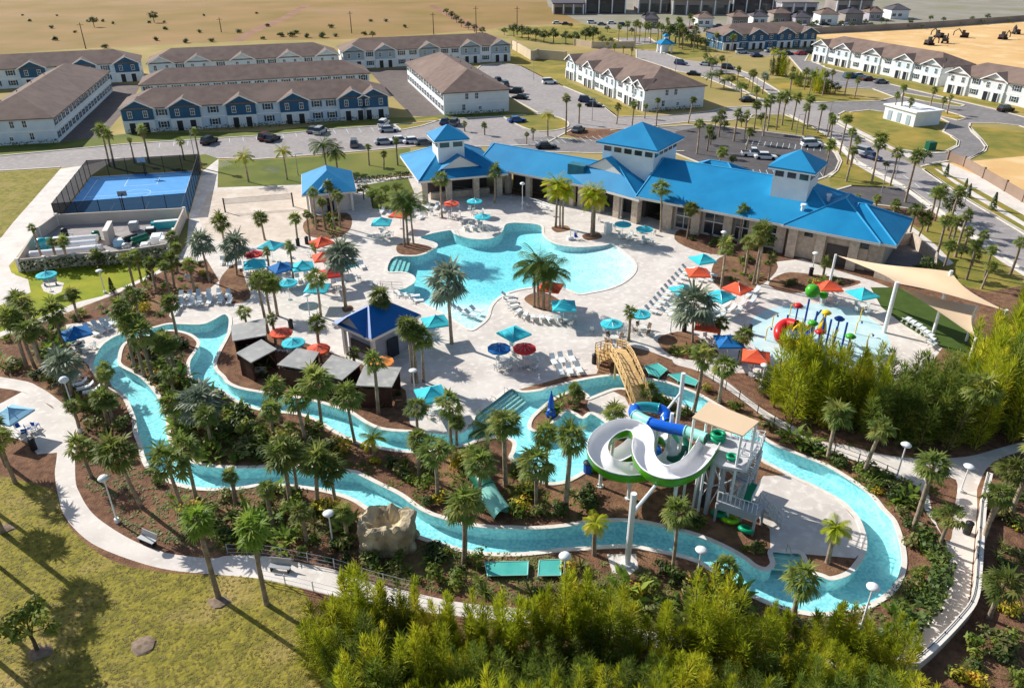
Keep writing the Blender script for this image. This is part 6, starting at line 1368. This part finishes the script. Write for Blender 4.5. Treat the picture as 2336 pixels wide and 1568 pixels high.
def boxy(w,d,h,m):
    def f(t):
        b=MB(); b.box(0,0,.1,w,d,h); b.build('housing',MATS[m],t); b=MB(); b.box(0,0,h+.1,w*.8,d*.8,.12); b.build('lid',MATS['sling'],t); b=MB(); b.box(-w*.3,0,0,.2,d,.12); b.box(w*.3,0,0,.2,d,.12); b.build('skid',MATS['steel'],t)
    return f
eq('filter_tank',100,575,'tall teal tank at the left end of the pump yard','tank',tank(2.3,.8,'slide_teal')); eq('filter_tank',114,570,'second teal tank right of the tall one in the pump yard','tank',tank(2.0,.7,'cover_teal'))
eq('pool_filter',190,556,'long white cylinder filter at the back of the pump yard','filter',filt(4.6,.55,'slide_white')); eq('pool_filter',182,568,'long white cylinder filter in the middle of the pump yard','filter',filt(5.2,.55,'slide_white')); eq('pool_filter',150,588,'very long white filter along the front of the pump yard','filter',filt(9.0,.65,'slide_white'))
eq('pool_filter',322,556,'dark green horizontal filter in the pump yard','filter',filt(2.6,.6,'dark_green'),1.0); eq('pool_filter',300,556,'black domed filter beside the dark green one','filter',filt(2.2,.6,'black_metal'),1.0)
eq('pump_housing',360,552,'white pump housing at the right of the pump yard','pump',boxy(1.6,2.6,1.0,'white_plastic')); eq('pump_housing',378,556,'white pump housing nearest the right yard wall','pump',boxy(1.3,2.4,.9,'white_plastic')); eq('pump_housing',308,526,'grey pump housing at the back yard wall','pump',boxy(1.4,1.3,1.3,'steel')); eq('pump_skid',382,520,'long turquoise pump skid at the back right of the yard','pump',boxy(4.6,1.0,1.1,'slide_teal')); eq('pump_housing',275,560,'pale blue pump housing beside the yard partition','pump',boxy(1.6,1.6,.9,'pale_blue_canvas'))
for x,y,fn,lb,nm in ((333,570,boxy(1.2,1.6,.9,'white_plastic'),'low white pump box at the front right of the yard','pump_housing'),(212,575,filt(3.0,.45,'slide_white'),'short white filter left of the cream partition','pool_filter'),(222,548,tank(1.6,.6,'dark_green'),'dark green tank behind the white filters','filter_tank'),(290,572,tank(1.3,.55,'steel'),'grey dome tank at the front of the yard','filter_tank'),(400,540,boxy(1.0,2.4,1.0,'white_plastic'),'white pump box against the right yard wall','pump_housing'),(345,532,boxy(1.4,1.2,.8,'black_metal'),'black pump box below the turquoise skid','pump_housing'),(135,556,boxy(1.6,1.0,.9,'black_metal'),'black pump box behind the long filters','pump_housing'),(150,540,tank(1.5,.5,'black_metal'),'black tank at the back left of the yard','filter_tank'),(88,592,boxy(1.8,1.2,.6,'white_plastic'),'flat white box in the front left yard corner','pump_housing')): eq(nm,x,y,lb,'pump' if 'pump' in nm else 'tank',fn)
def part(t): b=MB(); b.box(0,0,0,.6,4.5,2.3); b.build('panel',MATS['beige_wall'],t); b=MB(); b.box(0,0,2.3,.75,4.7,.12); b.build('coping',MATS['beam'],t)
eq('yard_partition',253,548,'cream partition wall across the pump yard','wall',part)
# ---- cars
CM={}
for n_,c in dict(white=(232,232,232),silver=(176,180,184),grey=(104,108,112),black=(24,25,28),maroon=(86,22,30),red=(178,24,34),blue=(22,92,168),navy=(36,48,92),teal=(30,100,120)).items(): CM[n_]=mat('paint_'+n_,sr(*c),rough=.25,spec=.5)
mat('tyre',sr(26,26,27)); mat('headlamp',sr(220,224,226),rough=.15); mat('tail_lamp',sr(150,20,20),rough=.2)
def loft(b,secs):
    n=len(secs[0]); v=[p for s in secs for p in s]; f=[]
    for i in range(len(secs)-1):
        for j in range(n): f.append((i*n+j,i*n+(j+1)%n,(i+1)*n+(j+1)%n,(i+1)*n+j))
    f+=[tuple(range(n-1,-1,-1)),tuple((len(secs)-1)*n+j for j in range(n))]; b.add(v,f)
CARS={}
def car(kind,col):
    if (kind,col) in CARS: return CARS[kind,col]
    t=thing({'sedan':'sedan','suv':'suv','pickup':'pickup_truck'}[kind]); m=CM[col]; w=.92
    hb={'sedan':.78,'suv':.98,'pickup':.98}[kind]
    def sec(x,z0,z1,ww): return [(x,-ww,z0),(x,ww,z0),(x,ww,z1-.12),(x,ww*.9,z1),(x,-ww*.9,z1),(x,-ww,z1-.12)]
    b=MB(); loft(b,[sec(-2.35,.35,hb-.12,w*.86),sec(-2.2,.24,hb,w),sec(-1,.22,hb+.04,w),sec(1,.22,hb+.02,w),sec(2.1,.24,hb-.1,w*.97),sec(2.4,.36,hb-.22,w*.84)]); b.build('body',m,t)
    top={'sedan':1.42,'suv':1.78,'pickup':1.8}[kind]; x0,x1={'sedan':(-1.7,.95),'suv':(-2.15,.9),'pickup':(-.5,1.2)}[kind]
    b=MB(); A=[(x0,-w*.88,hb),(x1+.25,-w*.88,hb),(x1+.25,w*.88,hb),(x0,w*.88,hb)]; B=[(x0+(.5 if kind=='sedan' else .2),-w*.7,top-.06),(x1-.5,-w*.7,top-.06),(x1-.5,w*.7,top-.06),(x0+(.5 if kind=='sedan' else .2),w*.7,top-.06)]; b.hexa(A,B); b.build('windows',MATS['glass'],t)
    b=MB(); b.box((B[0][0]+B[1][0])/2,0,top-.07,B[1][0]-B[0][0]+.06,w*1.44,.08); b.build('roof',m,t)
    if kind=='pickup': b=MB(); b.box(-1.45,0,hb-.02,1.6,1.5,.06); b.build('bed',MATS['black_metal'],t)
    for x in (-1.45,1.45):
        for s in (-1,1): b=MB(); b.tube([(x,s*(w-.2),.34),(x,s*(w+.02),.34)],.34,12); b.build('wheel',MATS['tyre'],t)
    for s in (-1,1): b=MB(); b.box(2.36,s*.6,hb-.4,.1,.4,.16); b.build('headlight',MATS['headlamp'],t); b=MB(); b.box(-2.33,s*.66,hb-.36,.08,.28,.2); b.build('tail_light',MATS['tail_lamp'],t)
    CARS[kind,col]=t; return t
for ln in '''478 327 black suv 75|607 318 maroon suv 75|622 321 black sedan 75|715 301 grey sedan 80|731 304 silver suv 80|876 287 white suv 80|886 300 silver sedan 15|808 333 grey suv 100|877 328 silver sedan 18|912 324 white sedan 18|942 326 white sedan 18|968 330 grey sedan 18|1015 282 navy sedan 80|1037 285 grey suv 80|1178 278 blue sedan 20|1176 213 black suv 160|1186 226 black sedan 160|1150 196 grey suv 110|1135 186 black sedan 110|1253 191 white suv 15|1338 233 navy suv -15|1354 243 black sedan -15|1245 338 black sedan 5|1318 300 grey sedan 60|1715 356 white pickup -8|1745 362 white sedan -8|1850 334 white suv 5|1848 326 grey sedan 5|1973 354 silver suv -60|1985 362 navy sedan -60|2292 254 black suv 20|1938 178 teal suv 10|1958 176 silver sedan 10|1980 184 maroon sedan 10|2008 190 grey sedan 10|1826 125 red sedan 20|1843 122 black suv 20|1552 148 navy suv -40|1582 172 black sedan -20|1756 119 silver sedan 15|1690 122 silver suv 15|1725 130 navy sedan 15|1795 125 black sedan 15|1660 158 black suv -40|1705 232 black sedan 10|1610 150 silver sedan -35|1270 55 white sedan 5|1290 57 black sedan 5|1350 54 white suv 5|1372 58 grey sedan 5|1395 55 white sedan 5|1420 60 black suv 5|1555 64 white sedan 5|1580 66 red sedan 5|1640 62 grey sedan 5|1700 70 white suv 5|1780 66 silver sedan 5|1835 64 white sedan 5|1880 58 black sedan 5|1930 60 white sedan 5'''.replace('\n','|').split('|'):
    x,y,c,k,a=ln.split(); put(car(k,c),float(x),float(y),math.radians(float(a)),f'{c} {k if k!="pickup" else "pickup truck"} parked' if True else '','car','cars on the roads and car parks')
# parking bay lines
def bays(p0,p1,n,L):
    a,c=G(*p0),G(*p1); d=(c-a).xy.normalized(); nn=Vector((-d.y,d.x)); return [((a.lerp(c,k/n)).xy,(a.lerp(c,k/n)).xy+nn*L) for k in range(n+1)]
stripe('parking_lines',bays((1660,398),(1880,408),14,4.5)+bays((1700,330),(1870,345),12,4.5)+bays((1230,330),(1380,320),10,4.5)+bays((1890,178),(2060,212),12,-4.5)+bays((300,330),(900,285),20,-4.5)[::1],.1,'line')
stripe('road_lines',[(G(*a).xy,G(*b_).xy) for a,b_ in (((2060,400),(2072,408)),((2085,418),(2097,427)),((2112,438),(2126,448)),((2142,460),(2156,470)),((2175,484),(2192,497)),((2210,510),(2230,525)),((2250,540),(2272,557)))],.16,'line')
# ---- lamps
def lamp():
    t=thing('lamp_post'); b=MB(); b.cyl(0,0,0,.2,.4,10); b.build('base',MATS['white_metal'],t); b=MB(); b.cyl(0,0,.4,.075,3.85,8,.055); b.build('pole',MATS['white_metal'],t); b=MB(); b.lathe(0,0,[(.06,4.2),(.14,4.3),(.42,4.45),(.46,4.55),(.3,4.72),(.05,4.8)],14); b.build('lamp_head',MATS['white_plastic'],t,True); return t
LM=lamp(); tree(LM)
first=True
for x,y,ty in ((268,1190,1085),(760,1244,1166),(1284,1372,1262),(2043,1092,1010),(1962,1432,1333),(184,985,860),(1590,1312,1250),(240,668,615),(1191,478,416),(1644,578,527),(1850,628,575),(1735,885,830),(707,725,670),(1528,760,715),(945,890,842),(2270,968,915),(1415,498,430),(2190,1120,1060)):
    g=G(x,y); s=hz(x,y,ty)/4.75; s=max(.5,min(1.4,s))
    if first: o=LM; o.location=(g.x,g.y,0); first=False
    else: o=dup(LM,(g.x,g.y,0))
    o.scale=(1,1,s); auto(o,'white disc topped lamp post','lamp post','white lamp posts')
def road_light(x,y,ty):
    g=G(x,y); h=min(9,hz(x,y,ty)); t=thing('street_light',(g.x,g.y,0)); auto(t,'slim pale street light','street light','street lights'); b=MB(); b.cyl(0,0,0,.1,h,8,.06); b.build('pole',MATS['steel'],t); b=MB(); b.tube([(0,0,h),(.9,0,h+.15)],.05,6); b.build('arm',MATS['steel'],t); b=MB(); b.box(1.1,0,h+.08,.6,.25,.1); b.build('lamp_head',MATS['steel'],t)
for x,y,ty in ((1217,182,130),(1350,275,225),(680,400,352),(1885,300,232),(1610,150,108),(1655,170,130),(1540,165,125),(1722,220,170),(2010,440,380),(1815,308,262),(1735,320,280),(448,380,292),(2040,408,350),(2196,475,430)): road_light(x,y,ty)
def pole(x,y,ty):
    g=G(x,y); h=min(16,hz(x,y,ty)) if ty>12 else 14; t=thing('utility_pole',(g.x,g.y,0),.3); auto(t,'thin brown utility pole','utility pole','poles along the field edge'); b=MB(); b.cyl(0,0,0,.22,h,7,.15); b.build('pole',MATS['wood_post'],t); b=MB(); b.box(0,0,h-.9,2.4,.15,.15); b.build('cross_arm',MATS['wood_post'],t)
for q in ((196,112,52),(505,74,40),(802,76,26),(989,79,29),(1086,80,15),(1179,80,15)): pole(*q)
# ---- railings and path walls
def railing(pts,h,m,label,cap=True,wall=None,step=2.0):
    q=[Vector((*p,0)) for p in smooth([tuple(G(*p).xy) for p in pts],False,4)]; t=thing('railing',tuple(q[0]),0,label,'railing'); b=MB()
    for z in (h,h*.55,h*.15): b.tube([p+Vector((0,0,z)) for p in q],.03,4)
    b.build('rails',MATS[m],t,world=True); acc=step; b=MB(); n=0
    for a,c in zip(q,q[1:]):
        acc+=(c-a).length
        if acc>=step: acc=0; b=MB(); b.box(a.x,a.y,0,.07,.07,h+.05); b.build('post',MATS[m],t,world=True)
    return t
def lowwall(pts,h,w,m,label):
    q=smooth([tuple(G(*p).xy) for p in pts],False,4); a=Vector((*q[0],0)); t=thing('low_wall',a,0,label,'wall'); b=ribbon(q,w,-.3,h+.3); b.build('wall',MATS[m],t,world=True); b=ribbon(q,w+.12,h+.002,.08); b.build('cap',MATS['beam'],t,world=True)
railing([(2246,1100),(2232,1165),(2222,1290),(2212,1378),(2178,1430),(2110,1500),(2056,1540)],1.1,'black_metal','black railing along the outer edge of the right hand path')
lowwall([(2250,1098),(2236,1165),(2226,1290),(2216,1380),(2181,1433),(2112,1504),(2056,1546)],.95,.35,'beige_wall','curved beige retaining wall under the black railing')
railing([(597,1322),(680,1340),(850,1380),(1050,1408),(1200,1424),(1400,1458),(1640,1512),(1850,1548)],1.05,'white_metal','white railing along the lower path, partly behind bamboo')
railing([(520,1262),(603,1264),(683,1279),(763,1295),(849,1323),(950,1349)],1.0,'steel','grey railing on the bed side of the lower path')
railing([(1592,848),(1640,878),(1700,921),(1752,961),(1800,988),(1876,1025),(1980,1065),(2044,1094)],1.05,'black_metal','black railing between river and right hand path')
railing([(1000,432),(1060,440),(1130,452),(1200,462),(1260,480)],1.0,'steel','grey railing along the clubhouse terrace')
railing([(868,655),(920,658)],.9,'steel','short rail at the pool tongue',step=1.2)
def steps(px,n,label):
    q=[G(x,y) for x,y in px]; 
    for k in range(n):
        f=k/n; z=-.02-.18*(k+1); A=[q[0].lerp(q[3],f),q[1].lerp(q[2],f),q[1].lerp(q[2],f+1/n),q[0].lerp(q[3],f+1/n)]; b=MB(); b.slab([(p.x,p.y,z) for p in A],.2); o=tag(b.build('pool_step',MATS['coping']),kind='structure')
        b=MB(); b.slab([(A[2].x*.1+A[1].x*.9,A[2].y*.1+A[1].y*.9,z+.004),(A[0].x,A[0].y,z+.004),(A[0].lerp(A[3],.18).x,A[0].lerp(A[3],.18).y,z+.004),(A[1].lerp(A[2],.18).x,A[1].lerp(A[2],.18).y,z+.004)],.003)
steps([(1083,945),(1164,886),(1200,898),(1112,965)],5,''); steps([(883,618),(897,587),(935,588),(925,620)],4,''); steps([(1760,1256),(1828,1262),(1836,1290),(1762,1282)],3,'')
def srail(x,y,a):
    g=G(x,y); t=thing('handrail',(g.x,g.y,0),a); auto(t,'steel handrail at the water steps','handrail','handrails'); b=MB(); b.tube([(0,0,0),(0,0,.85),(.5,0,.9),(1.3,0,.35),(1.3,0,-.4)],.035,6); b.build('rail',MATS['steel'],t); b=MB(); b.cyl(0,0,0,.09,.03,8); b.build('flange',MATS['steel'],t)
for x,y,a in ((1122,918,-.9),(1150,897,-.9),(890,602,0),(1792,1259,-1.5),(1040,536,-1)): srail(x,y,a)
# ---- bench, kiosk, transformer, machines
def bench(x,y,a,look):
    g=G(x,y); t=thing('park_bench',(g.x,g.y,0),a); auto(t,look,'bench','benches'); b=MB(); b.box(0,0,.42,1.7,.5,.06); b.build('seat',MATS['steel'],t); b=MB(); b.hexa([(-.85,.22,.5),(.85,.22,.5),(.85,.27,.5),(-.85,.27,.5)],[(-.85,.36,.95),(.85,.36,.95),(.85,.41,.95),(-.85,.41,.95)]); b.build('backrest',MATS['steel'],t)
    for s in (-.7,.7): b=MB(); b.box(s,0,0,.08,.45,.42); b.build('leg',MATS['black_metal'],t)
bench(338,1238,-.45,'grey park bench facing the curved path'); bench(640,1300,-.15,'grey park bench by the railing'); bench(116,650,.3,'grey bench on the small patio')
def kiosk():
    a,L,rz=frame_of((2013,270),(2082,290)); t=thing('white_kiosk',(a.x,a.y,0),rz,'small white building on the grass island by the curving road','building'); b=MB(); b.box(L/2,4,0,L,8,3.3); b.build('wall',MATS['white_siding'],t); b=MB(); b.box(L/2,4,3.3,L+.8,8.8,.3); b.build('roof',MATS['trim'],t)
    for x in (L*.2,L*.5,L*.8): b=MB(); b.box(x,-.05,.2,1.2,.1,2.2); b.build('door',MATS['grey_siding'],t)
    g=G(2120,342); t=thing('transformer_box',(g.x,g.y,0),.2,'dark green transformer box on the grass island','box'); b=MB(); b.box(0,0,.1,1.8,1.4,1.7); b.build('housing',MATS['dark_green'],t); b=MB(); b.box(0,0,0,2.2,1.8,.1); b.build('pad',MATS['kerb'],t); b=MB(); b.box(-.4,-.72,.2,.7,.05,1.4); b.box(.4,-.72,.2,.7,.05,1.4); b.build('doors',MATS['dark_leaf'] if False else MATS['dark_green'],t)
kiosk()
def digger():
    t=thing('excavator'); b=MB()
    for s in (-1,1): b.box(0,s*1.0,0,3.2,.6,.8)
    b.build('tracks',MATS['tyre'],t); b=MB(); b.box(-.3,0,.85,2.6,2.2,1.1); b.build('body',MATS['tower_dark'],t); b=MB(); b.box(.5,.5,1.95,1.2,1.0,1.1); b.build('cab',MATS['glass'],t); b=MB(); b.tube([(.9,-.3,1.4),(2.6,-.3,3.4),(4.2,-.3,2.2),(4.3,-.3,.6)],.22,6); b.build('arm',MATS['tower_dark'],t); return t
DG=digger()
for x,y,a in ((2118,103,.3),(2140,86,2),(2154,99,1),(2198,86,2.6),(2286,90,.5),(2316,78,1.4)): put(DG,x,y,a,'dark digger on the sandy building site','excavator','diggers')
# ================================================================= LABELS
for nm,x,y in (('the blue sport court',300,445),('the sand volleyball court',590,490),('the pump yard',230,560),('the dry field',600,60),('the navy gabled houses',590,270),('the brown alley',920,210),('the white house row at centre',1420,190),('the gatehouse',1508,118),('the teal house row',1750,95),('the long white house row',2000,160),('the sandy building site',2180,85),('the grass island kiosk',2060,268),('the transformer box',2120,340),('the sand lot fence',2250,410),('the boulevard',2100,430),('the dark car park',1780,350),('the right cupola',1820,400),('the big central cupola',1465,330),('the left cupola',1020,330),('the front road',800,318),('the small blue roofed pavilion',755,430),('the long back lawn',720,385),('the three palm cluster',930,510),('the curved terrace',1100,480),('the pool lift',1300,546),('the clubhouse front bed',1660,550),('the clubhouse right end',1960,570),('the main pool',1180,590),('the pool island planter',1235,700),('the beach edge of the pool',1440,620),('the lounger rows right of the pool',1560,660),('the splash playground',1850,770),('the shade sail mast',2030,700),('the lagoon',480,780),('the parasol garden',640,600),('the bar hut',835,760),('the middle cabana',690,830),('the last cabana',860,870),('the parasol by the steps',983,900),('the wide river steps',1125,925),('the timber bridge',1430,850),('the river island',1275,930),('the white looping slide',1440,1040),('the blue tube slide',1490,960),('the slide tower',1660,1080),('the round river bend',2000,1280),('the rock outcrop',888,1215),('the mint green tube',1125,1140),('the left river arm',330,930),('the left patio',60,960),('the curved white path',200,1150),('the park bench',338,1238),('the front lawn',300,1420),('the big pit cover',1155,1295),('the slide support pole',1430,1285),('the right hand path',2170,1300),('the path fork',2170,1040),('the bamboo grove at right',1900,900),('the middle garden',520,990),('the lower river',640,1090),('the path railing',700,1300),('the left edge sidewalk',150,710),('the left lawn',190,650),('the far shops',1500,40),('the far boundary wall',1230,130),('the palm avenue',1650,210),('the left boundary houses',130,240),('the dirt track',1040,50),('the bottom edge bamboo',1200,1600),('the lower path',1300,1440),('the far right poles',2280,600),('the deck by the bridge',1290,800),('the teal parasol pair',1170,770),('the grey crossing road',1500,285),('the cabana bed',760,905),('the lagoon island bed',350,800),('the far left corner',60,790)):
    LAND.append((nm,x,y,0))
write_labels()
# ================================================================= LIGHT, CAMERA
sunv=Vector((-10.1,6.65,0)).normalized(); EL=math.radians(34)
w=bpy.data.worlds.new('World'); SC.world=w; w.use_nodes=True
n=w.node_tree.nodes; l=w.node_tree.links
sky=n.new('ShaderNodeTexSky'); sky.sky_type='NISHITA'; sky.sun_disc=False; sky.sun_elevation=EL; sky.sun_rotation=math.atan2(sunv.x,sunv.y)
bg=n['Background']; l.new(sky.outputs[0],bg.inputs[0]); bg.inputs[1].default_value=.1
sl=bpy.data.lights.new('sun','SUN'); sl.energy=4.8; sl.angle=math.radians(.5); sl.color=(1,.97,.91)
so=bpy.data.objects.new('sun',sl); COL.objects.link(so)
d=Vector((sunv.x*math.cos(EL),sunv.y*math.cos(EL),math.sin(EL))); so.rotation_euler=d.to_track_quat('Z','Y').to_euler(); so.location=(-60,150,80)
cd=bpy.data.cameras.new('camera'); cd.sensor_fit='HORIZONTAL'; cd.angle_x=2*math.atan(CX/FPX); cd.clip_end=6000; cd.clip_start=.5
co=bpy.data.objects.new('camera',cd); COL.objects.link(co); co.location=(0,0,CAMH); co.rotation_euler=(math.pi/2-PITCH,0,0)
SC.camera=co
SC.view_settings.view_transform='Standard'; SC.view_settings.look='None'; SC.view_settings.exposure=0.3; SC.view_settings.gamma=1
SC.cycles.max_bounces=6; SC.cycles.transparent_max_bounces=12
